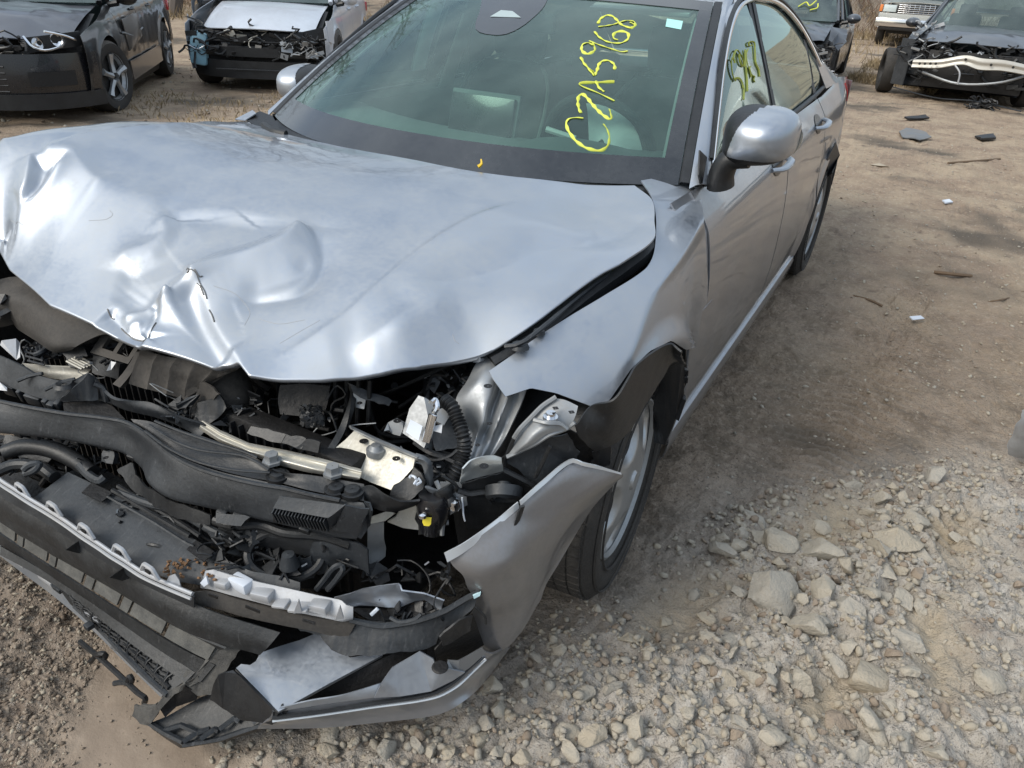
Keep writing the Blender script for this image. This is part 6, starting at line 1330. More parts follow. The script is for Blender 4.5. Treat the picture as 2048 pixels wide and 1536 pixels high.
for nm, arr in (('rubble', M4[0]*(1-.25*M4[3])), ('mud', M4[1]), ('gravel', M4[2]), ('pale', M4[3]*M4[0])):
    at = me.attributes.new(nm, 'FLOAT', 'POINT'); at.data.foreach_set('value', arr.astype(np.float32).ravel())
def ground_mat():
    m = bpy.data.materials.new('packed_dirt'); m.use_nodes = True; t = m.node_tree; b = t.nodes['Principled BSDF']; l = t.links.new
    geo = N(t, 'ShaderNodeNewGeometry'); P = geo.outputs['Position']
    def noise(s, d=6, r=.6, vec=P):
        n = N(t, 'ShaderNodeTexNoise', i_Scale=float(s), i_Detail=float(d), i_Roughness=r); l(vec, n.inputs['Vector']); return n.outputs[0]
    def mix(f, a, c, rng=None, bl='MIX'):
        n = N(t, 'ShaderNodeMixRGB', blend_type=bl)
        if rng:
            r = N(t, 'ShaderNodeMapRange'); r.inputs['From Min'].default_value, r.inputs['From Max'].default_value = rng; l(f, r.inputs[0]); f = r.outputs[0]
        if isinstance(f, float): n.inputs[0].default_value = f
        else: l(f, n.inputs[0])
        for k, v in ((1, a), (2, c)):
            if isinstance(v, tuple): n.inputs[k].default_value = (*v, 1)
            else: l(v, n.inputs[k])
        return n.outputs[0]
    def attr(s): n = N(t, 'ShaderNodeAttribute', attribute_name=s); return n.outputs['Fac']
    dirt = mix(noise(1.1), (0.216, 0.166, 0.121), (0.315, 0.252, 0.192), (.38, .62))
    dirt = mix(noise(6), dirt, (0.153, 0.121, 0.089), (.47, .62)); dirt = mix(noise(45, 4), dirt, (0.369, 0.306, 0.241), (.52, .72)); dirt = mix(noise(150, 2), dirt, (0.105, 0.083, 0.064), (.56, .70))
    sp = N(t, 'ShaderNodeSeparateXYZ'); l(P, sp.inputs[0])
    far = N(t, 'ShaderNodeMapRange'); far.inputs['From Min'].default_value = .6; far.inputs['From Max'].default_value = 4.; l(sp.outputs[1], far.inputs[0])
    fl = mix(noise(2.2, 8), (0.406, 0.319, 0.227), (0.295, 0.220, 0.160), (.40, .62)); fl = mix(noise(40, 5), fl, (0.518, 0.429, 0.334), (.55, .75)); fl = mix(noise(9, 6), fl, (0.198, 0.147, 0.111), (.54, .74))
    dirt = mix(far.outputs[0], dirt, fl)
    rub = mix(noise(3.0), (0.452, 0.415, 0.364), (0.351, 0.317, 0.275), (.40, .62)); rub = mix(noise(22), rub, (0.516, 0.482, 0.432), (.48, .70)); rub = mix(noise(5), rub, (0.253, 0.203, 0.170), (.57, .72)); rub = mix(noise(120, 2), rub, (0.213, 0.189, 0.166), (.58, .72))
    mud = mix(noise(3), (0.274, 0.215, 0.163), (0.222, 0.175, 0.133), (.4, .65)); mud = mix(noise(160, 2), mud, (0.117, 0.092, 0.068), (.68, .76)); mud = mix(noise(14), mud, (0.305, 0.245, 0.188), (.5, .75))
    grv = mix(noise(10), (0.199, 0.154, 0.119), (0.282, 0.233, 0.186), (.38, .62)); grv = mix(noise(70, 3), grv, (0.392, 0.342, 0.287), (.55, .70)); grv = mix(noise(40, 3), grv, (0.082, 0.064, 0.051), (.56, .70))
    dirt = mix(noise(.75, 3), dirt, (.135, .112, .088), (.54, .66))
    c = mix(attr('rubble'), dirt, rub); c = mix(attr('gravel'), c, grv); c = mix(attr('mud'), c, mud); c = mix(attr('pale'), c, mix(noise(11), (.46, .385, .28), (.40, .33, .24)))
    l(c, b.inputs['Base Color']); b.inputs['Specular IOR Level'].default_value = .25
    r = N(t, 'ShaderNodeMapRange'); r.inputs['To Min'].default_value = .93; r.inputs['To Max'].default_value = .50; l(attr('mud'), r.inputs[0]); l(r.outputs[0], b.inputs['Roughness'])
    bp = N(t, 'ShaderNodeBump', i_Strength=.9, i_Distance=.016); ad = N(t, 'ShaderNodeMath', operation='MULTIPLY_ADD'); l(noise(220, 3), ad.inputs[0]); ad.inputs[1].default_value = .35; l(noise(70, 5), ad.inputs[2]); l(ad.outputs[0], bp.inputs['Height'])
    ms = N(t, 'ShaderNodeMapRange'); ms.inputs['To Min'].default_value = 1.0; ms.inputs['To Max'].default_value = .12; l(attr('mud'), ms.inputs[0]); l(ms.outputs[0], bp.inputs['Strength']); l(bp.outputs[0], b.inputs['Normal'])
    return m
me.materials.append(ground_mat()); tag(link('ground', me), kind='structure')
def gz(x, y):
    x = np.atleast_1d(np.asarray(x, float)); y = np.atleast_1d(np.asarray(y, float)); return Hbase(x, y)+relief(x, y)
# ---------------------------------------------------------------- stones and clods
def ico(sub):
    bm = bmesh.new(); bmesh.ops.create_icosphere(bm, subdivisions=sub, radius=1); V = np.array([v.co for v in bm.verts]); F = [tuple(v.index for v in f.verts) for f in bm.faces]; bm.free(); return V, F
I3, I2, I1 = ico(3), ico(2), ico(1)
def rock_verts(V, seed, ang=.35, rough=.12):
    rs = np.random.RandomState(seed); W_ = V.copy()
    for k in range(13):      # chop with random planes for broken faces
        d = rs.normal(size=3); d /= np.linalg.norm(d); h = rs.uniform(.38, .80); s = W_@d; W_ = W_-np.maximum(s-h, 0)[:, None]*d
    W_ = W_*(1+rough*nnoise(V, .55, seed, 3, .6))[:, None]*(1+.06*nnoise(V, 2.6, seed+5, 3))[:, None]*1.25
    return W_
STONEM = []
for nm, c1, c2 in (('pale_clod', (.37, .335, .275), (.42, .375, .305)), ('grey_stone', (.33, .31, .27), (.40, .36, .30)), ('tan_stone', (.40, .345, .265), (.38, .335, .265)), ('brown_clod', (.27, .215, .165), (.30, .245, .19))):
    m = mat(nm, c1, rough=.92, dust=.9, dcol=c2, dscale=28, bump=.8, bscale=110, spec=.2, var=.12); STONEM.append(m)
RM_ = []
for k in range(10):
    V = rock_verts(I3[0], 100+k); me_ = bpy.data.meshes.new('clod_shape'); me_.from_pydata([tuple(v) for v in V], [], I3[1]); me_.materials.append(STONEM[(0, 0, 1, 2, 0, 1, 0, 3, 0, 2)[k]]); me_.shade_smooth(); me_.set_sharp_from_angle(angle=math.radians(38)); RM_.append(me_)
def put_rock(name, x, y, s, k, sink=.25, rz=None, tilt=.3, label=None, group=None, cat='stone'):
    o = bpy.data.objects.new(name, RM_[k % 10]); COL.objects.link(o); z = float(gz(x, y)[0])
    o.location = (x, y, z+s[2]*(1-2*sink)); o.scale = s; o.rotation_euler = (rnd.uniform(-tilt, tilt), rnd.uniform(-tilt, tilt), rnd.uniform(0, 6.3) if rz is None else rz)
    return tag(o, label, cat, group)
BIG = [(1535, 1218, 52, 36, .95, 2, 'largest grey stone block in the rubble, long and tilted, right of the tyre'),
 (1620, 1132, 46, 24, -.35, 0, 'long pale stone slab lying just below the smooth tan patch of the rubble'),
 (1770, 1110, 50, 26, .25, 3, 'flat tan stone with a dark gap under its left edge in the rubble'),
 (1525, 1090, 34, 20, -.4, 4, 'flat grey stone at the upper left of the rubble, above the pale slab'),
 (1440, 1118, 23, 20, 0, 5, 'round pale disc-like stone on bare dirt at the left end of the rubble'),
 (1550, 1115, 28, 22, -.8, 6, 'angular pale clod wedged between the flat grey stone and the slab'),
 (1600, 1285, 33, 22, -.5, 0, 'angular pale clod with a ridged top just below the largest block'),
 (1685, 1248, 30, 22, .1, 2, 'square-edged grey clod right of the largest block'),
 (1725, 1370, 36, 24, -.2, 9, 'smooth pale rounded boulder with a tan stain low in the rubble'),
 (1838, 1143, 24, 19, .3, 4, 'grey rounded stone right of the flat tan stone'),
 (1757, 1012, 15, 12, 0, 0, 'small pale stone at the top edge of the rubble'),
 (1705, 970, 20, 7, .2, 2, 'thin flat stone at the very top left of the rubble'),
 (1755, 1175, 26, 15, 0, 4, 'low clod below the flat tan stone'),
 (1970, 1390, 22, 16, 0, 6, 'round clod near the right side of the picture, low in the rubble'),
 (1720, 1460, 22, 20, 0, 1, 'dark-edged round clod in the lowest group of the rubble'),
 (1745, 1495, 22, 20, 0, 4, 'cracked round clod below the lowest group of clods'),
 (1470, 1467, 15, 14, 0, 5, 'small whitish pebble-like stone near the lower middle edge'),
 (1430, 1490, 15, 13, 0, 5, 'pale stone beside the whitish one near the lower edge'),
 (1585, 1505, 17, 14, .2, 0, 'pale smooth stone close to the bottom edge'),
 (1810, 1060, 30, 26, 0, 0, 'broad low clod right of the smooth tan patch'),
 (1665, 1345, 14, 22, .2, 2, 'upright bluish grey stone beside the pale rounded boulder'),
 (980, 1385, 22, 17, 0, 0, 'brown-grey clod beside the bumper lip'), (660, 1480, 24, 20, 0, 4, 'grey clod just below the silver bumper lip'), (1480, 1085, 0, 0, 0, 0, None)]
placed = []
for (px, py, a, b_, rz, k, lab_) in BIG:
    if not a: continue
    p = U(px, py, 'g.02'); dist = np.linalg.norm(p-CQ); s = a/FPX*dist
    put_rock('stone', p[0], p[1], (s*1.0, s*b_/a*1.25, s*.55*(1.15 if b_/a > .6 else .8)), k, .22, rz+YAW, .18, lab_, 'large stones in the rubble heap'); placed.append((p[0], p[1], s))
r_ = np.random.RandomState(4); cnt = 0
def free(x, y, s): return all((x-a)**2+(y-b)**2 > (.75*(s+c))**2 for a, b, c in placed)
tries = 0
while cnt < 270 and tries < 9000:
    tries += 1
    px, py = r_.uniform(600, 2048), r_.uniform(950, 1536)
    try: p = U(px, py, 'g.01')
    except ValueError: continue
    x, y = p[0], p[1]; m = masks(np.array([x]), np.array([y])); 
    hp = max(float(soft(np.array([x]), np.array([y]), Z_HEAP, .15)[0]), .30*float(soft(np.array([x]), np.array([y]), Z_STRIP, .1)[0]))
    if m[0][0] < .6 or r_.rand() < m[3][0]*.95 or r_.rand() > .10+.90*hp: continue
    s = .009+(.014+.024*hp)*r_.rand()**2.0
    if not free(x, y, s): continue
    placed.append((x, y, s)); cnt += 1
    put_rock('clod', x, y, (s*r_.uniform(.9, 1.3), s*r_.uniform(.7, 1.0), s*r_.uniform(.5, .85)), int(r_.randint(10)), r_.uniform(.22, .42), None, .5, 'small pale clod of dried earth lying in the rubble among many alike', 'small clods of earth in the rubble', 'clod')
# uncountable small grit, merged into single meshes
def scatter(name, n, region, size, mats, seed, sub=I1, cond=None, flat=.7, label='', cat='gravel'):
    rs = np.random.RandomState(seed); V0 = [rock_verts(sub[0], seed*7+i, .3, .16) for i in range(6)]; F0 = np.array(sub[1]); nv = len(sub[0])
    N_ = n*4; px = rs.uniform(region[0], region[1], N_); py = rs.uniform(region[2], region[3], N_)
    x, y = px, py; m = masks(x, y); keep = cond(m, x, y, rs); x, y = x[keep][:n], y[keep][:n]; z = gz(x, y); k = len(x)
    s = size[0]+(size[1]-size[0])*rs.rand(k)**3; V = []; 
    ang = rs.uniform(0, 6.28, k); sx_ = rs.uniform(.8, 1.3, k); sy_ = rs.uniform(.65, 1.05, k); szz = rs.uniform(.45, .9, k)*flat/.7; ta = rs.uniform(-.5, .5, k)
    for i in range(k):
        v = V0[i % 6]*np.array([sx_[i], sy_[i], szz[i]])*s[i]; c, s_ = math.cos(ang[i]), math.sin(ang[i]); t = ta[i]
        v = np.stack([v[:, 0]*c-v[:, 1]*s_, v[:, 0]*s_+v[:, 1]*c, v[:, 2]+t*v[:, 0]], 1); V.append(v+np.array([x[i], y[i], z[i]+s[i]*.25]))
    V = np.concatenate(V); F = (F0[None]+nv*np.arange(k)[:, None, None]).reshape(-1, 3).astype(np.int32)
    me = bpy.data.meshes.new(name); me.vertices.add(len(V)); me.vertices.foreach_set('co', V.astype(np.float32).ravel()); me.loops.add(F.size); me.loops.foreach_set('vertex_index', F.ravel()); me.polygons.add(len(F)); me.polygons.foreach_set('loop_start', np.arange(len(F), dtype=np.int32)*3)
    for q_ in mats: me.materials.append(q_)
    mi = np.repeat(rs.randint(0, len(mats), k), len(F0)).astype(np.int32); me.polygons.foreach_set('material_index', mi)
    me.update(calc_edges=True)
    return tag(link(name, me), label, cat, None, 'stuff')
S_ = STONEM; BRG = mat('brown_grit', (.15, .115, .085), rough=.95, bump=.6)
scatter('rubble_grit', 10500, (.2, 2.6, -1.2, 1.5), (.0035, .016), [S_[0], S_[0], S_[1], S_[2], S_[3]], 31, I1, lambda m, x, y, rs: (m[0] > .35) & (rs.rand(len(x)) > m[3]*.97) & (rs.rand(len(x)) < .22+.78*np.maximum(soft(x, y, Z_HEAP, .3), .6*soft(x, y, Z_STRIP, .12))), label='crumbled pale dirt and grit between the stones')
scatter('pebble_gravel', 5600, (-.9, .45, -1.35, -.2), (.002, .0085), [S_[3], S_[3], BRG, S_[2]], 32, I1, lambda m, x, y, rs: (m[2] > .4), label='brown gravel beside the broken bumper', cat='gravel')
scatter('mud_pebbles', 260, (-.3, .6, -1.3, -.4), (.0015, .006), [S_[3]], 33, I1, lambda m, x, y, rs: (m[1] > .6), label='tiny pebbles in the smooth mud', cat='gravel')
scatter('lane_gravel', 8500, (.7, 5, -.3, 10), (.002, .011), [S_[0], S_[1], S_[3], S_[2]], 34, I1, lambda m, x, y, rs: (m[0] < .5) & (rs.rand(len(x)) < .9/(1+.3*np.clip(y, 0, 20))) & ((x > .98) | (y > 4)), label='scattered small stones over the packed dirt lane', cat='gravel')
scatter('yard_gravel', 2500, (-9, -1.2, -1, 9), (.008, .03), [S_[3], S_[1], S_[3]], 35, I1, lambda m, x, y, rs: (x < -1.2), label='brown stones over the dirt between the parked wrecks', cat='gravel')
# named bits of litter on the lane
def debris(name, poly, m, th, lab_, cat, rough=.012, cuts=2, sd=1):
    o = plate(name, poly, m, None, th, rough=rough, cuts=cuts, seed=sd); return tag(o, lab_, cat)
debris('plastic_shard', '1798,264,g.03; 1812,257,g.05; 1845,262,g.05; 1862,276,g.02; 1838,282,g.02; 1822,276,g.03; 1805,276,g.02', mat('shard_grey', (.10, .115, .13), rough=.3, dust=.3), .01, 'dark grey broken plastic shard on the dirt lane', 'debris', .02)
p_ = U(1757, 326, 'g.02'); put_rock('flat_stone', p_[0], p_[1], (.10, .045, .018), 3, .25, .2, .1, 'pale flat stone on the lane below the dark shard'); p_ = U(1790, 318, 'g.02')
debris('plastic_scrap', '1808,236,g.03; 1850,232,g.03; 1858,238,g.03; 1820,240,g.02', BLACK, .02, 'small black scrap on the lane in front of the black wreck', 'debris', .02)
debris('plastic_scrap', '1950,274,g.02; 1985,270,g.03; 1992,278,g.02; 1962,280,g.02', BLACK, .02, 'small dark scrap near the right edge of the lane', 'debris', .02, 2, 5)
debris('white_stone', '1884,402,g.02; 1898,400,g.03; 1905,406,g.02; 1890,408,g.02', WHITE, .01, 'small white chip beside the middle of the lane', 'stone', .004)
debris('white_chip', '1818,634,g.02; 1840,632,g.02; 1848,638,g.01; 1825,641,g.01', WHITE, .006, 'small white chip on the packed dirt in front of the stick', 'debris', .003)
def stick(path, r, lab_): return tag(tube('stick', path, r, mat('dry_stick', (.14, .095, .06), rough=.9, bump=.5), None, 14, 6), lab_, 'stick')
stick('1868,544,g.02; 1905,548,g.03; 1942,552,g.015', .011, 'dark dry stick lying across the packed dirt lane'); stick('1975,604,g.01; 2000,600,g.02; 2018,596,g.01', .005, 'short thin twig right of the dark stick')
stick('1896,326,g.01; 1950,322,g.02; 2000,318,g.01', .010, 'long thin twig far up the lane'); stick('1700,590,g.0; 1740,600,g.01; 1765,612,g.0', .006, 'thin twig beside the rear door sill')
# bright torn metal piece at the right edge of the picture
o = loft('metal_fragment', ["2048,822,g.22; 2034,850,g.19; 2022,882,g.12; 2022,905,g.06; 2040,915,g.02", "2075,815,g.26; 2062,850,g.24; 2052,880,g.16; 2055,905,g.08; 2062,918,g.02", "2110,820,g.20; 2100,860,g.18; 2090,890,g.12; 2090,912,g.05; 2090,922,g.01"], mat('bright_torn_metal', (.55, .58, .62), rough=.3, metal=.7, dust=.5, bump=.3, bscale=40), None, 30, 16, .006, rough=.02, rs=10)
tag(o, 'bright torn metal fragment lying at the right edge of the lane', 'debris')
# ================================================================= the other wrecks in the yard
def lam(name, c, metal=.0): return mat(name, c, rough=.3, metal=metal, coat=.8, coat_r=.08, dust=.18, dcol=(.16, .15, .14), dscale=3, bump=.02, bscale=12)
BLKP = lam('black_car_paint', (.006, .007, .009)); WHTP = lam('white_car_paint', (.60, .64, .70), .2); GRYP = lam('grey_car_paint', (.07, .078, .09), .5); BLUP = lam('pale_blue_paint', (.36, .43, .52), .3); SLVP = lam('silver_grey_paint', (.40, .41, .43), .6)
def simple_wheel(c, root, R=.325, steer=0, sg=1, cover=True, w=.21):
    Rm = rotm(0, 0, steer); hw = w/2; c = np.array(c)
    t = lathe('wheel', [(-hw*.8, R*.64), (-hw, R*.72), (-hw, R*.93), (-hw*.7, R), (hw*.7, R), (hw, R*.93), (hw, R*.72), (hw*.8, R*.64)], RUBBER, root, 40, c, 'x', R=Rm)
    lathe('rim', [(sg*hw*.2, .02), (sg*hw*.1, R*.5), (sg*hw*.5, R*.62), (sg*hw*.92, R*.67)], WHEELM if cover else DARK, t, 40, c, 'x', R=Rm)
    if cover:
        for k in range(5):
            a = 2*math.pi*k/5+.3; d = np.array([0, math.cos(a), math.sin(a)]); n = np.array([0, -math.sin(a), math.cos(a)])
            P = [c+Rm@(d*R*.12+np.array([sg*hw*.85, 0, 0])), c+Rm@(d*R*.4+np.array([sg*hw*.80, 0, 0])), c+Rm@(d*R*.64+np.array([sg*hw*.85, 0, 0]))]
            tube('spoke', P, [.030, .022, .036], WHEELM, t, 6, 6)
        lathe('hole_ring', [(sg*hw*.55, .05), (sg*hw*.50, R*.60)], DARK, t, 30, c, 'x', R=Rm)
    return t
def make_car(label, paint, loc, rz, W=.9, wb=2.7, zh=.74, zc=.93, roof=1.44, zl=0, group=None, wheels=(1, 1, 1, 1), steer=0, cover=True, doors=True, hoodlift=0, fo=.85, hoodbulge=0, gl=None, crumple=.0):
    root = empty('wrecked_car', (0, 0, 0), 0, label, 'car', group or 'wrecked cars parked in the yard')
    gl = gl or DGLASS; k = W/.90
    def sx(y, z): return side_x(np.asarray(y, float), z)*k
    global WB
    sv = WB; WB = wb
    be = lambda y: .93+.02*np.clip(y-.5, 0, 3)
    for sg in (1, -1):
        side_panel('front_fender', -.62, .50, root, paint, lambda y: zh+.04+(zc-zh-.04)*np.clip((y+.62)/1.1, 0, 1), sg, 30, 14, sx=sx, wob=crumple)
        side_panel('front_door', .507, 1.45, root, paint, be, sg, 24, 16, sx=sx, wob=crumple)
        side_panel('rear_door', 1.457, 2.25, root, paint, be, sg, 24, 16, sx=sx, wob=crumple)
        side_panel('rear_quarter_panel', 2.257, wb+.85, root, paint, be, sg, 34, 16, sx=sx, wob=crumple)
        for yc in (1.3, 2.1):
            x = float(sx(yc, .86)); tube('door_handle', [np.array([sg*x, yc-.1, .86]), np.array([sg*(x+.03), yc, .865]), np.array([sg*x, yc+.1, .87])], .013, paint, root, 8, 6)
        side_panel('sill', .42, wb-.38, root, BLACK, .21, sg, 8, 4, arch=False, sx=sx, off=-.01, sill=.13)
        # pillars and side glass
        def gx(z): return (.80-(z-.94)*.42)*k
        T = resample([(sg*gx(z), y, z) for y, z in ((.62, .95), (.95, 1.16), (1.22, roof-.08), (1.6, roof-.045), (2.2, roof-.09), (2.7, 1.14), (2.85, 1.0))], 40)
        G = [[(sg*gx(zz), p[1], zz) for p in T for zz in [.955+(p[2]-.955)*t]] for t in (0, .33, .66, 1)]
        gridmesh('side_window', np.array(G), gl, root, 0)
        tube('window_frame', [p+np.array([sg*.005, -.01, .02]) for p in T], .024, paint, root, 50, 6)
        for y in (1.42, 2.25): tube('centre_pillar', [np.array([sg*(gx(.95)+.005), y, .95]), np.array([sg*(gx(roof-.07)+.005), y, roof-.07])], .022, BLACK, root, 4, 6)
        simple_wheel((sg*(.80*k), 0, .325), root, steer=steer, sg=sg, cover=cover); simple_wheel((sg*(.80*k), wb, .325), root, sg=sg, cover=cover)
        # mirror
        c = np.array([sg*(.97*k), .62, 1.00]); G = []
        for i in range(9):
            t = i/8; r = math.sin(t*math.pi/2)**.6
            G.append([c+np.array([.11*r*math.cos(a), -.07+.13*t, .075*r*math.sin(a)]) for a in np.linspace(0, 2*math.pi, 19)[:-1]])
        m_ = gridmesh('door_mirror', np.array(G), paint, root, 0, close=True); tube('mirror_arm', [c+np.array([-sg*.07, 0, -.05]), np.array([sg*.80*k, .64, .93])], .03, BLACK, m_, 4, 8)
        gridmesh('mirror_glass', np.array([[c+np.array([.10*r*math.cos(a), .055, .068*r*math.sin(a)]) for a in np.linspace(0, 2*math.pi, 19)[:-1]] for r in (.02, 1)]), BLACK, m_, 0, close=True)
        box('tail_light', (sg*.76*k, wb+.82, .80), (.18, .10, .14), REDLENS, root, None, .02)
    us = np.linspace(-1, 1, 21)
    G = np.array([[((.72-.17*v)*u*k, .33+.20*abs(u)**2.2+.78*v, .945+(roof-.07-.945)*v+.02*math.sin(v*3.14)) for u in us] for v in np.linspace(0, 1, 8)])
    gridmesh('windscreen', G, gl, root, 0)
    for sg in (1, -1):
        tube('front_pillar', [g[-1 if sg > 0 else 0]+np.array([sg*.02, .01, .0]) for g in G], .030, paint, root, 12, 6)
    gridmesh('roof', np.array([[(.57*u*k, y, roof-.05*u*u-.10*((y-1.7)/1.1)**2*(1 if y > 1.7 else .6)) for u in us] for y in np.linspace(1.12, 2.65, 12)]), paint, root, .01)
    gridmesh('rear_window', np.array([[(.56*u*k, 2.65+.5*v, roof-.09-.30*v) for u in us] for v in (0, .5, 1)]), gl, root, 0)
    gridmesh('boot_lid', np.array([[(.72*u*k, 3.12+.42*v, roof-.39-.05*v-.05*u*u) for u in us] for v in (0, .5, 1)]), paint, root, .01)
    gridmesh('rear_bumper', np.array([[(.80*u*k, wb+.88-.2*abs(u)**4, .95-.7*v) for u in us] for v in np.linspace(0, 1, 6)]), paint, root, .01)
    # hood
    H = np.array([[((.70-.02*v)*u*k, (.36+.18*abs(u)**2.2)*(1-v)+(-.72+.28*abs(u)**3)*v, (zc+.012)*(1-v)+(zh+.02)*v+.05*math.sin(v*3.1)*(1-.5*u*u)-.03*u*u+hoodbulge*math.exp(-((v-.6)/.25)**2)*(1-u*u)) for u in np.linspace(-1, 1, 41)] for v in np.linspace(0, 1, 30)])
    H = H+(nnoise(H.reshape(-1, 3), 1.5, 9, 4)*crumple*3).reshape(H.shape[:2])[..., None]*np.array([.2, .2, 1.])
    gridmesh('hood', H, paint, root, .01)
    gridmesh('engine_bay', np.array([[(x*k, y, z) for x in (-.74, 0, .74)] for y, z in ((.3, .86), (-.35, .66), (-.40, .3), (-.55, .17))]), DARK, root, 0)
    gridmesh('underfloor', np.array([[(x*k, y, .19) for x in (-.7, .7)] for y in (-.6, wb+.7)]), DARK, root, 0)
    box('dashboard', (0, .72, .93), (1.3*k, .35, .08), INTM, root, None, .03)
    for sg in (1, -1): box('front_seat', (sg*.36, 1.4, .85), (.46, .14, .62), INTD, root, rotm(-.2, 0, 0), .05); box('headrest', (sg*.36, 1.47, 1.22), (.25, .1, .16), INTD, root, None, .04)
    WB = sv
    root.location = loc; root.rotation_euler = (0, 0, rz)
    return root
class At:     # write points in a wreck's own frame
    def __init__(s, root): s.r = root; s.loc = root.location.copy(); s.rot = root.rotation_euler.copy()
    def __enter__(s): s.r.location = (0, 0, 0); s.r.rotation_euler = (0, 0, 0); return s.r
    def __exit__(s, *a): s.r.location = s.loc; s.r.rotation_euler = s.rot
A3 = lambda *a: np.array(a, float)
def junk(name, root, n, x0, x1, y0, y1, z0, z1, m, seed, rr=(.004, .014), L_=.12):
    mb = MB(); rs = random.Random(seed)
    for i in range(n):
        P = [A3(rs.uniform(x0, x1), rs.uniform(y0, y1), rs.uniform(z0, z1))]
        for k in range(3): P.append(P[-1]+A3(rs.uniform(-L_, L_), rs.uniform(-.04, .04), rs.uniform(-L_*.6, L_*.6)))
        mb.tube(P, rs.uniform(*rr), 5, 7)
    for i in range(n//2): mb.box((rs.uniform(x0, x1), rs.uniform(y0, y1), rs.uniform(z0, z1)), (rs.uniform(.03, .14), rs.uniform(.01, .03), rs.uniform(.01, .06)), rotm(rs.uniform(-.4, .4), rs.uniform(-.4, .4), rs.uniform(-.4, .4)))
    o = mb.build(name, m, root); o['kind'] = 'stuff'; return o
# --- A: black car, front at the left edge
ca = make_car('black sedan at the upper left with torn headlight and smashed front, silver wheel turned out', BLKP, (-6.56, 2.82, 0), math.radians(41.8), zh=.70, crumple=.006, hoodbulge=.03, steer=-.28)
GREYHOOD = lam('dull_grey_hood', (.075, .08, .095), .3)
for o in ca.children:
    if o.name.startswith('hood'): o.data.materials[0] = GREYHOOD
with At(ca) as r:
    gridmesh('front_bumper', np.array([[A3(.88*u, -.90+.45*abs(u)**3.5-.02*math.sin(v*3)*1.0, .60-.42*v) for u in np.linspace(-.2, 1.0, 26)] for v in np.linspace(0, 1, 12)]), GLOSSBLACK, r, .01)
    for i in range(6): tube('grille_slat', [A3(-.75, -.82, .52-i*.05), A3(-.3, -.90, .51-i*.05), A3(.25, -.91, .50-i*.05)], .009, BLACK, r, 10, 6)
    gridmesh('lower_lip', np.array([[A3(.90*u, -.94+.45*abs(u)**3.5, z) for u in np.linspace(-1, 1.0, 30)] for z in (.28, .20, .15)]), BLACK, r, .01)
    gridmesh('bumper_intake', np.array([[A3(x, -.93+.45*(x/.88)**3.5-.004, z) for x in np.linspace(.42, .74, 8)] for z in (.46, .34)]), DARK, r, .0)
    hl = gridmesh('headlight', np.array([[A3(x, -.80+.40*((x-.02)/.88)**3, z+.12*(x-.4)) for x in np.linspace(.42, .80, 10)] for z in (.60, .66, .72)]), BLACK, r, .02)
    for (x, z, rr) in ((.52, .68, .05), (.66, .71, .062)):
        lathe('lamp_bowl', [(-.02, .02), (-.03, rr*.7), (-.055, rr)], CHROME, hl, 20, A3(x, -.80+.4*(x/.88)**3, z), 'y')
    for P in ([A3(.44, -.84, .74), A3(.50, -.86, .66), A3(.58, -.82, .63), A3(.70, -.74, .66)], [A3(.60, -.80, .78), A3(.72, -.68, .74), A3(.78, -.6, .70)]): tube('lamp_trim', P, .010, CHROME, hl, 10, 6)
    junk('broken_front_parts', r, 60, -.8, .5, -.85, -.65, .50, .70, BLACK, 21)
    tube('dent_line', [A3(.905, .55, .68), A3(.905, 1.0, .62), A3(.90, 1.5, .66)], .01, STEEL, r, 10, 5)
    plate('torn_door_skin', [A3(.905, .62, .80), A3(.92, 1.25, .83), A3(.93, 1.3, .60), A3(.91, .70, .50)], lam('scraped_black', (.05, .045, .04)), r, .01, rough=.03, cuts=3)
    plate('lower_side_strip', [A3(.915, .60, .40), A3(.915, 2.2, .42), A3(.92, 2.2, .24), A3(.92, .6, .22)], lam('scraped_brown', (.10, .085, .075)), r, .01, rough=.01, cuts=2)
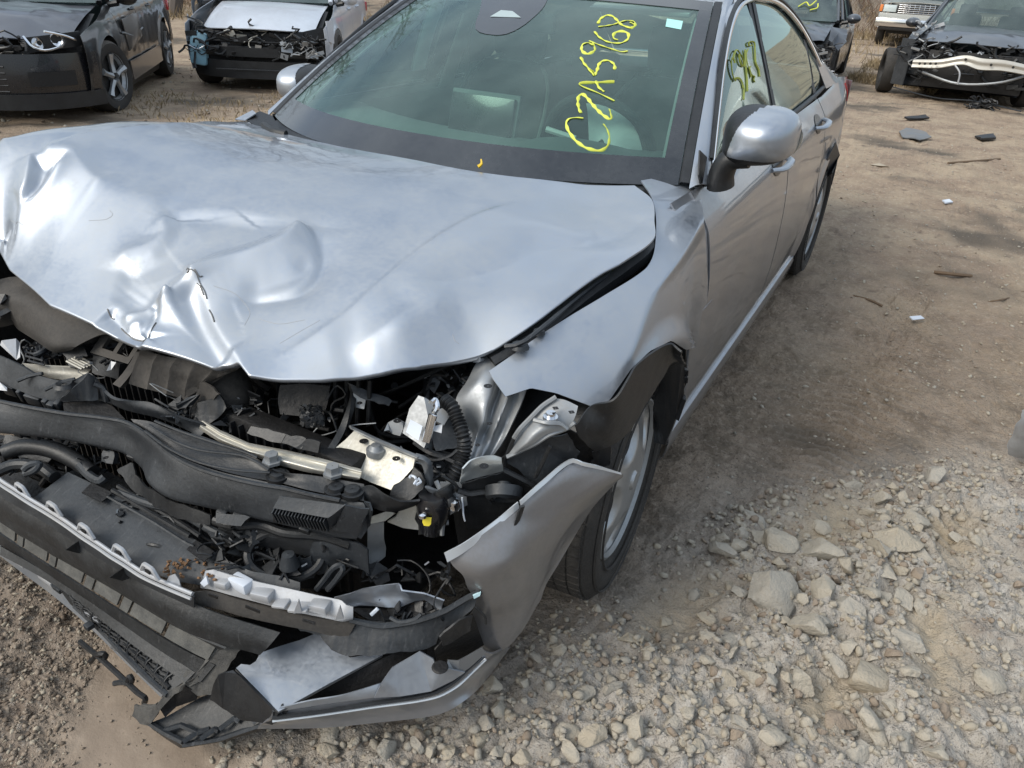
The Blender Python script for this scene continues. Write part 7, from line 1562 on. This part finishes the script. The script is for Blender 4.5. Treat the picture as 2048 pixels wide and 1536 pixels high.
# --- B: white hatchback beside it
cb_ = make_car('white hatchback with its front bumper missing and a pale blue washer tank showing', WHTP, (-6.23, 5.81, 0), math.radians(32.6), W=.86, zh=.68, steer=0, cover=False)
with At(cb_) as r:
    box('radiator', (0, -.60, .45), (1.15, .05, .42), DARK, r, None, .01)
    for z in (.56, .50, .44): box('grille_bar', (0, -.68, z), (1.05, .03, .018), BLACK, r, None, .005)
    gridmesh('bumper_beam', np.array([[A3(.62*u, -.74+.10*u*u, z) for u in np.linspace(-1, 1, 20)] for z in (.50, .46, .40)]), BLACK, r, .02)
    gridmesh('lower_fascia', np.array([[A3(.80*u, -.80+.35*abs(u)**3, z) for u in np.linspace(-1, 1, 24)] for z in (.36, .30, .24, .17)]), BLACK, r, .01)
    box('lower_slot', (0, -.815, .27), (.9, .01, .012), GREYP, r)
    tk = box('washer_tank', (-.66, -.62, .46), (.20, .16, .36), mat('pale_blue_tank', (.20, .40, .52), rough=.4, dust=.3), r, rotm(0, .15, 0), .04)
    tube('tank_rib', [A3(-.75, -.715, .5), A3(-.66, -.72, .46), A3(-.57, -.715, .5)], .008, BLUP, tk, 6, 6)
    for sg in (1, -1):
        plate('headlight_opening', [A3(sg*.45, -.70, .665), A3(sg*.80, -.42, .74), A3(sg*.81, -.44, .60), A3(sg*.50, -.70, .58)], DARK, r, .03)
        plate('fender_front_edge', [A3(sg*.80, -.46, .80), A3(sg*.86, -.30, .80), A3(sg*.86, -.34, .55), A3(sg*.82, -.46, .58)], WHTP, r, .01)
    junk('exposed_front_parts', r, 90, -.72, .75, -.74, -.60, .42, .66, BLACK, 23); junk('bright_scraps', r, 14, .30, .75, -.78, -.70, .42, .58, STEEL, 24, (.004, .009)); junk('pale_scraps', r, 6, -.4, .3, -.72, -.66, .6, .66, ALU, 25, (.004, .008))
    box('torn_corner', (.74, -.60, .25), (.26, .2, .2), BLACK, r, rotm(.3, .4, .5), .04)
# --- C: grey car behind the roof, crumpled hood
cc_ = make_car('dark grey car with crumpled hood and yellow windscreen marker, behind the silver sedan', GRYP, (-1.22, 12.2, 0), math.radians(3), W=.88, zh=.70, crumple=.010, cover=False)
with At(cc_) as r:
    for P in ([A3(.05, .62, 1.10), A3(.15, .72, 1.17), A3(.22, .66, 1.12), A3(.30, .75, 1.20)], [A3(.25, .58, 1.06), A3(.35, .64, 1.10), A3(.34, .70, 1.16)]):
        tube('painted_number', [p+A3(0, -.02, .03) for p in P], .010, YELLOW, r, 14, 5)
    junk('smashed_corner', r, 70, .35, .86, -.75, -.45, .20, .66, BLACK, 26); junk('bright_scraps', r, 10, .4, .8, -.78, -.6, .3, .6, STEEL, 27, (.005, .010))
    plate('torn_fender', [A3(.70, -.10, .90), A3(.93, .05, .86), A3(.98, -.25, .70), A3(.90, -.42, .58), A3(.72, -.35, .72)], GRYP, r, .01, rough=.03, cuts=3)
    gridmesh('arch_liner', np.array([[A3(x, -.36*math.cos(a), .33+.36*math.sin(a)) for x in (.62, .86)] for a in np.linspace(.2, 2.9, 14)]), BLACK, r, .01)
# --- D: black car with its front open and the pale bumper bar bent across it
cd = make_car('black car at the upper right, front torn open around a pale bent bumper bar', GRYP, (1.52, 12.5, 0), math.radians(-5), W=.95, zh=.80, zc=1.0, roof=1.55, steer=.30, cover=False, crumple=.004)
for o in cd.children:
    if o.name.startswith('front_fender'): bpy.data.objects.remove(o)
for o in [c for c in cd.children if c.name.startswith('wheel')]:
    bb = o.data.vertices[0].co
    if bb.x < 0 and bb.y < 1: o.location = (-.24, -.05, 0)
with At(cd) as r:
    G = grid_of([[A3(-.66, -.86, .56), A3(-.30, -.92, .60), A3(0, -.95, .68), A3(.22, -.95, .66), A3(.5, -.9, .66), A3(.9, -.80, .60)], [A3(-.66, -.88, .53), A3(-.30, -.94, .565), A3(0, -.97, .64), A3(.22, -.97, .61), A3(.5, -.92, .615), A3(.9, -.82, .56)],
                 [A3(-.66, -.86, .50), A3(-.30, -.92, .53), A3(0, -.95, .60), A3(.22, -.95, .57), A3(.5, -.9, .575), A3(.9, -.80, .53)], [A3(-.66, -.88, .46), A3(-.30, -.94, .49), A3(0, -.97, .565), A3(.22, -.97, .52), A3(.5, -.92, .53), A3(.9, -.82, .49)]], 40, 10)
    bm_ = gridmesh('bumper_bar', G, mat('cream_bumper_bar', (.50, .49, .45), rough=.4, metal=.4, dust=.4, dscale=6), r, .02)
    for (x, z) in ((-.55, .52), (-.48, .525), (-.41, .535), (-.34, .54), (.02, .63), (.35, .59), (.62, .585)): lathe('bar_hole', [(0, .001), (-.0, .018)], DARK, bm_, 10, A3(x, -.985+.03*abs(x), z), 'y')
    tube('lower_wire', [A3(-.1, -.95, .55), A3(0, -.98, .45), A3(.02, -.98, .30)], .012, SILVERP, r, 8, 6); tube('lower_rail', [A3(-.5, -.8, .40), A3(0, -.86, .30), A3(.5, -.82, .36), A3(.85, -.7, .5)], .018, STEEL, r, 14, 6)
    junk('exposed_engine_parts', r, 130, -.8, .9, -.75, -.35, .30, .80, BLACK, 28, (.006, .02)); junk('bright_scraps', r, 10, -.8, -.3, -.8, -.4, .62, .9, STEEL, 29, (.006, .014)); junk('pale_scraps', r, 5, -.4, .3, -.75, -.5, .6, .75, WHITE, 30, (.004, .010), .05)
    box('radiator', (.15, -.62, .45), (1.3, .05, .5), DARK, r)
    G = [[A3(-.92-.03*math.sin(a*8), -.42*math.cos(a)-.05, .30+.50*math.sin(a)) if x else A3(-.60, -.42*math.cos(a)-.05, .28+.48*math.sin(a)) for x in (0, 1)] for a in np.linspace(.1, 1.9, 20)]
    gridmesh('arch_liner', np.array(G), GREYP, r, .012)
    lf = gridmesh('torn_liner', np.array([[A3(-.93+.20*u+.012*math.sin(u*30), -.55-.12*u, .82-.64*v) for u in np.linspace(0, 1, 24)] for v in np.linspace(0, 1, 8)]), GREYP, r, .012)
    for P in ([A3(-.85, -.75, .15), A3(-.2, -.88, .08), A3(.3, -.92, .10), A3(.9, -.85, .03)],): tube('dangling_lip', P, .022, GREYP, r, 20, 6, ratio=.4)
    junk('dangling_rags', r, 40, .25, .55, -.95, -.85, -.02, .14, BLACK, 31, (.006, .016), .07)
    plate('fender_remnant', [A3(-.78, .35, .98), A3(-.90, -.05, .86), A3(-.93, -.30, .70), A3(-.80, -.45, .76), A3(-.70, -.30, .92), A3(-.66, .25, 1.0)], BLKP, r, .01, rough=.02, cuts=2)
    junk('pale_dust_scraps', r, 10, -.85, -.5, -.3, .3, .85, 1.02, STEEL, 33, (.008, .02), .06)
# --- E: white pickup standing further back
def pickup(label, loc, rz):
    root = empty('pickup_truck', (0, 0, 0), 0, label, 'truck'); wp = lam('chalky_white_paint', (.38, .39, .37))
    gridmesh('hood', np.array([[(.92*u, y, 1.18+.05*(1-u*u)+.06*(y/1.4)) for u in np.linspace(-1, 1, 15)] for y in np.linspace(-1.0, .5, 8)]), wp, root, .02)
    for sg in (1, -1):
        gridmesh('front_fender', np.array([[(sg*(.97-.02*abs(z-.9)), y, max(z, float(arch_bottom(np.array([y]), .5, (0,), .45, .42)[0])) if z < 1.0 else z) for y in np.linspace(-1.0, 1.0, 40)] for z in np.linspace(.5, 1.18, 12)]), wp, root, .01)
        gridmesh('cab_side', np.array([[(sg*(.97-.12*t), y, .5+.75*t) for y in (1.02, 2.6)] for t in (0, .5, 1)]), wp, root, .01)
        gridmesh('load_bed_side', np.array([[(sg*.98, y, z) for y in (2.65, 4.9)] for z in (.6, 1.25)]), wp, root, .02)
        simple_wheel((sg*.82, 0, .40), root, R=.40, sg=sg); simple_wheel((sg*.82, 3.6, .40), root, R=.40, sg=sg)
        box('headlight', (sg*.70, -1.04, 1.0), (.34, .04, .18), mat('pale_lamp', (.55, .62, .62), rough=.1, coat=1), root, None, .01)
        box('corner_lamp', (sg*.93, -1.02, 1.0), (.08, .06, .18), mat('amber_lamp', (.70, .22, .06), rough=.2), root, None, .01)
        box('door_mirror', (sg*1.15, .95, 1.45), (.20, .08, .26), BLACK, root, None, .02)
        tube('front_pillar', [A3(sg*.86, .60, 1.25), A3(sg*.76, 1.05, 1.82)], .035, wp, root, 4, 6)
    g = box('grille_frame', (0, -1.03, 1.0), (1.02, .05, .26), GREYP, root, None, .01)
    for i in range(5): box('grille_bar', (0, -1.065, .90+i*.05), (.95, .02, .02), CHROME, g, None, .004)
    for i in range(8): box('grille_bar', (-.45+i*.13, -1.062, 1.0), (.015, .02, .24), CHROME, g, None, .003)
    box('valance', (0, -1.02, .80), (1.9, .08, .16), wp, root, None, .01); b = box('front_bumper', (0, -1.14, .64), (2.0, .16, .22), CHROME, root, None, .03)
    box('bumper_lower', (0, -1.12, .50), (1.7, .10, .12), BLACK, root, None, .02)
    box('tow_loop', (.32, -1.24, .56), (.22, .02, .10), WHITE, b, None, .01)
    gridmesh('windscreen', np.array([[(u*(.84-.1*v), .62+.42*v, 1.25+.55*v) for u in np.linspace(-1, 1, 9)] for v in (0, .5, 1)]), DGLASS, root, 0)
    gridmesh('roof', np.array([[(u*.78, y, 1.84-.03*u*u) for u in np.linspace(-1, 1, 9)] for y in (1.02, 1.8, 2.6)]), wp, root, .03)
    box('cab_back', (0, 2.6, 1.2), (1.7, .05, 1.2), wp, root); box('underbody', (0, 1.8, .45), (1.3, 5.4, .2), DARK, root)
    root.location = loc; root.rotation_euler = (0, 0, rz); return root
pickup('old white pickup truck with chrome grille, standing far back between two dark wrecks', (-.05, 25.6, 0), math.radians(2))
# --- F and G, glimpsed between the nearer ones
make_car('pale blue car glimpsed between the black sedan and the white hatchback', BLUP, (-10.2, 9.2, 0), math.radians(38), crumple=.003)
cg = make_car('silver-grey car with red tail light seen beyond the white hatchback, beside the windscreen', SLVP, (-7.2, 12.6, 0), math.radians(200), crumple=.006)
# --- white box truck out to the right; it is mirrored in the side windows
bt = empty('box_truck', (0, 0, 0), 0, 'white box truck parked beyond the black wreck, outside the right edge', 'truck')
wp2 = lam('white_truck_paint', (.75, .77, .78))
box('cargo_box', (0, 2.5, 2.1), (2.3, 5.0, 2.3), wp2, bt, None, .03)
box('cab', (0, -1.0, 1.35), (2.1, 1.8, 1.5), wp2, bt, None, .15); gridmesh('windscreen', np.array([[(u*.95, -1.93+.06*v, 1.35+.65*v) for u in (-1, 0, 1)] for v in (0, 1)]), DGLASS, bt, .01)
box('grille', (0, -1.93, .85), (1.2, .06, .3), BLACK, bt, None, .02); box('front_bumper', (0, -1.98, .5), (2.1, .15, .25), GREYP, bt, None, .04)
for sg in (1, -1):
    box('headlight', (sg*.8, -1.93, .85), (.3, .06, .22), CHROME, bt, None, .03)
    box('cab_window', (sg*1.055, -.9, 1.6), (.02, .9, .55), GLOSSBLACK, bt, None, .008)
    for y in (-.9, 3.6): simple_wheel((sg*.9, y, .42), bt, R=.42, sg=sg)
box('chassis', (0, 1.5, .6), (1.2, 6, .2), DARK, bt)
bt.location = (4.9, 15.6, 0); bt.rotation_euler = (0, 0, math.radians(-6))
# ---------------------------------------------------------------- dry brush on the bank, bare trees beyond it
GRS = mat('dry_grass', (.26, .20, .12), rough=.95, var=.35, dscale=4); BRS = mat('dead_brush', (.16, .10, .065), rough=.95, var=.3, dscale=4)
rs = np.random.RandomState(8); V = []; F = []
def blades(n, xr, yr, hr, wid, seed, cond):
    rs = np.random.RandomState(seed); x = rs.uniform(*xr, n*3); y = rs.uniform(*yr, n*3)
    den = fbm(x, y, .8, 90, 3); k = cond(x, y) & (den > .47); x, y = x[k][:n], y[k][:n]; z = Hbase(x, y); n = len(x)
    a = rs.uniform(0, 6.28, n); h = rs.uniform(*hr, n)*(.5+rs.rand(n)); l = rs.uniform(.2, .9, n)*h; la = rs.uniform(0, 6.28, n)
    p = np.stack([x, y, z], 1); wv = np.stack([np.cos(a), np.sin(a), 0*a], 1)*wid; lean = np.stack([np.cos(la)*l, np.sin(la)*l, h], 1)
    v = np.stack([p-wv, p+wv, p+lean*.55+wv*.7+np.array([0, 0, .02]), p+lean], 1).reshape(-1, 3); i = np.arange(n)*4
    return v, np.concatenate([np.stack([i, i+1, i+2], 1), np.stack([i, i+2, i+3], 1)])
def bladeobj(name, parts, m, lab_, cat):
    v = np.concatenate([p[0] for p in parts]); o = 0; f = []
    for p in parts: f.append(p[1]+o); o += len(p[0])
    f = np.concatenate(f).astype(np.int32); me = bpy.data.meshes.new(name); me.vertices.add(len(v)); me.vertices.foreach_set('co', v.astype(np.float32).ravel())
    me.loops.add(f.size); me.loops.foreach_set('vertex_index', f.ravel()); me.polygons.add(len(f)); me.polygons.foreach_set('loop_start', np.arange(len(f), dtype=np.int32)*3); me.update(calc_edges=True); me.materials.append(m)
    return tag(link(name, me), lab_, cat, None, 'stuff')
bladeobj('dry_grass', [blades(26000, (-26, 6), (11, 34), (.10, .30), .010, 1, lambda x, y: ((y-15+.3*np.clip(-x-4, 0, 30)) > 0) & ((x < -3.5) | (y > 27) | (np.sin(x*37+y*91) > .75))), blades(1400, (-7.5, -3.2), (3.2, 5.6), (.02, .06), .004, 2, lambda x, y: (y > 3) & (np.abs(y-x*-.3-3) < 3)), blades(3000, (-.3, 1.2), (12.5, 20), (.05, .14), .006, 3, lambda x, y: y > 0)], GRS, 'dry yellow-brown grass over the bank behind the wrecks', 'grass')
bladeobj('dead_brush', [blades(14000, (-26, 6), (13, 36), (.3, .8), .008, 5, lambda x, y: ((y-18+.3*np.clip(-x-4, 0, 30)) > 0) & ((x < -3) | (y > 29)))], BRS, 'dead brown brush on the bank behind the wrecks', 'brush')
def tree(x, y, h, seed, lab_):
    rs = random.Random(seed); root = empty('bare_tree', (0, 0, 0), 0, lab_, 'tree', 'bare trees beyond the bank'); bark = BARK
    z0 = float(Hbase(x, y))-.1; mb = MB(); tw = MB()
    tr_ = [A3(x, y, z0)]
    for i in range(6): tr_.append(tr_[-1]+A3(rs.uniform(-.2, .2), rs.uniform(-.2, .2), h*.13))
    tube('trunk', tr_, [.17, .15, .13, .10, .07, .05, .03], bark, root, 14, 8)
    def br(p, d, L_, r, lv):
        P = [p]
        for i in range(3):
            d = d+A3(rs.uniform(-.25, .25), rs.uniform(-.25, .25), rs.uniform(-.05, .22)); d = d/np.linalg.norm(d); P.append(P[-1]+d*L_/3)
        mb.tube(P, [r, r*.8, r*.6, r*.4], 4 if lv > 1 else 5, 4)
        if lv < 4:
            for i in range(4 if lv < 3 else 3):
                q = P[rs.choice((1, 2, 3))]; a = rs.uniform(0, 6.28); dd = d*.9+A3(math.cos(a), math.sin(a), rs.uniform(-.1, .6))*.75; br(q, dd/np.linalg.norm(dd), L_*.62, r*.55, lv+1)
    for i in range(14):
        q = tr_[rs.choice((2, 3, 4, 5, 6))]; a = rs.uniform(0, 6.28); dd = A3(math.cos(a), math.sin(a), rs.uniform(.3, 1.1)); br(q, dd/np.linalg.norm(dd), h*.34, .065, 1)
    o = mb.build('crown', bark, root); o['kind'] = 'stuff'
BARK = mat('grey_bark', (.10, .085, .075), rough=.9)
for (x, y, h, sd_, lb_) in ((-14.5, 14.5, 8.5, 1, 'bare tree beyond the bank, nearest behind the white hatchback'), (-16.5, 12.5, 9, 2, 'bare tree beyond the bank, behind the black sedan'), (-12, 20, 9, 3, 'bare tree beyond the bank, in line with the windscreen'), (-8, 33, 11, 4, 'bare tree beyond the bank, behind the roof of the silver sedan')):
    tree(x, y, h, sd_, lb_)
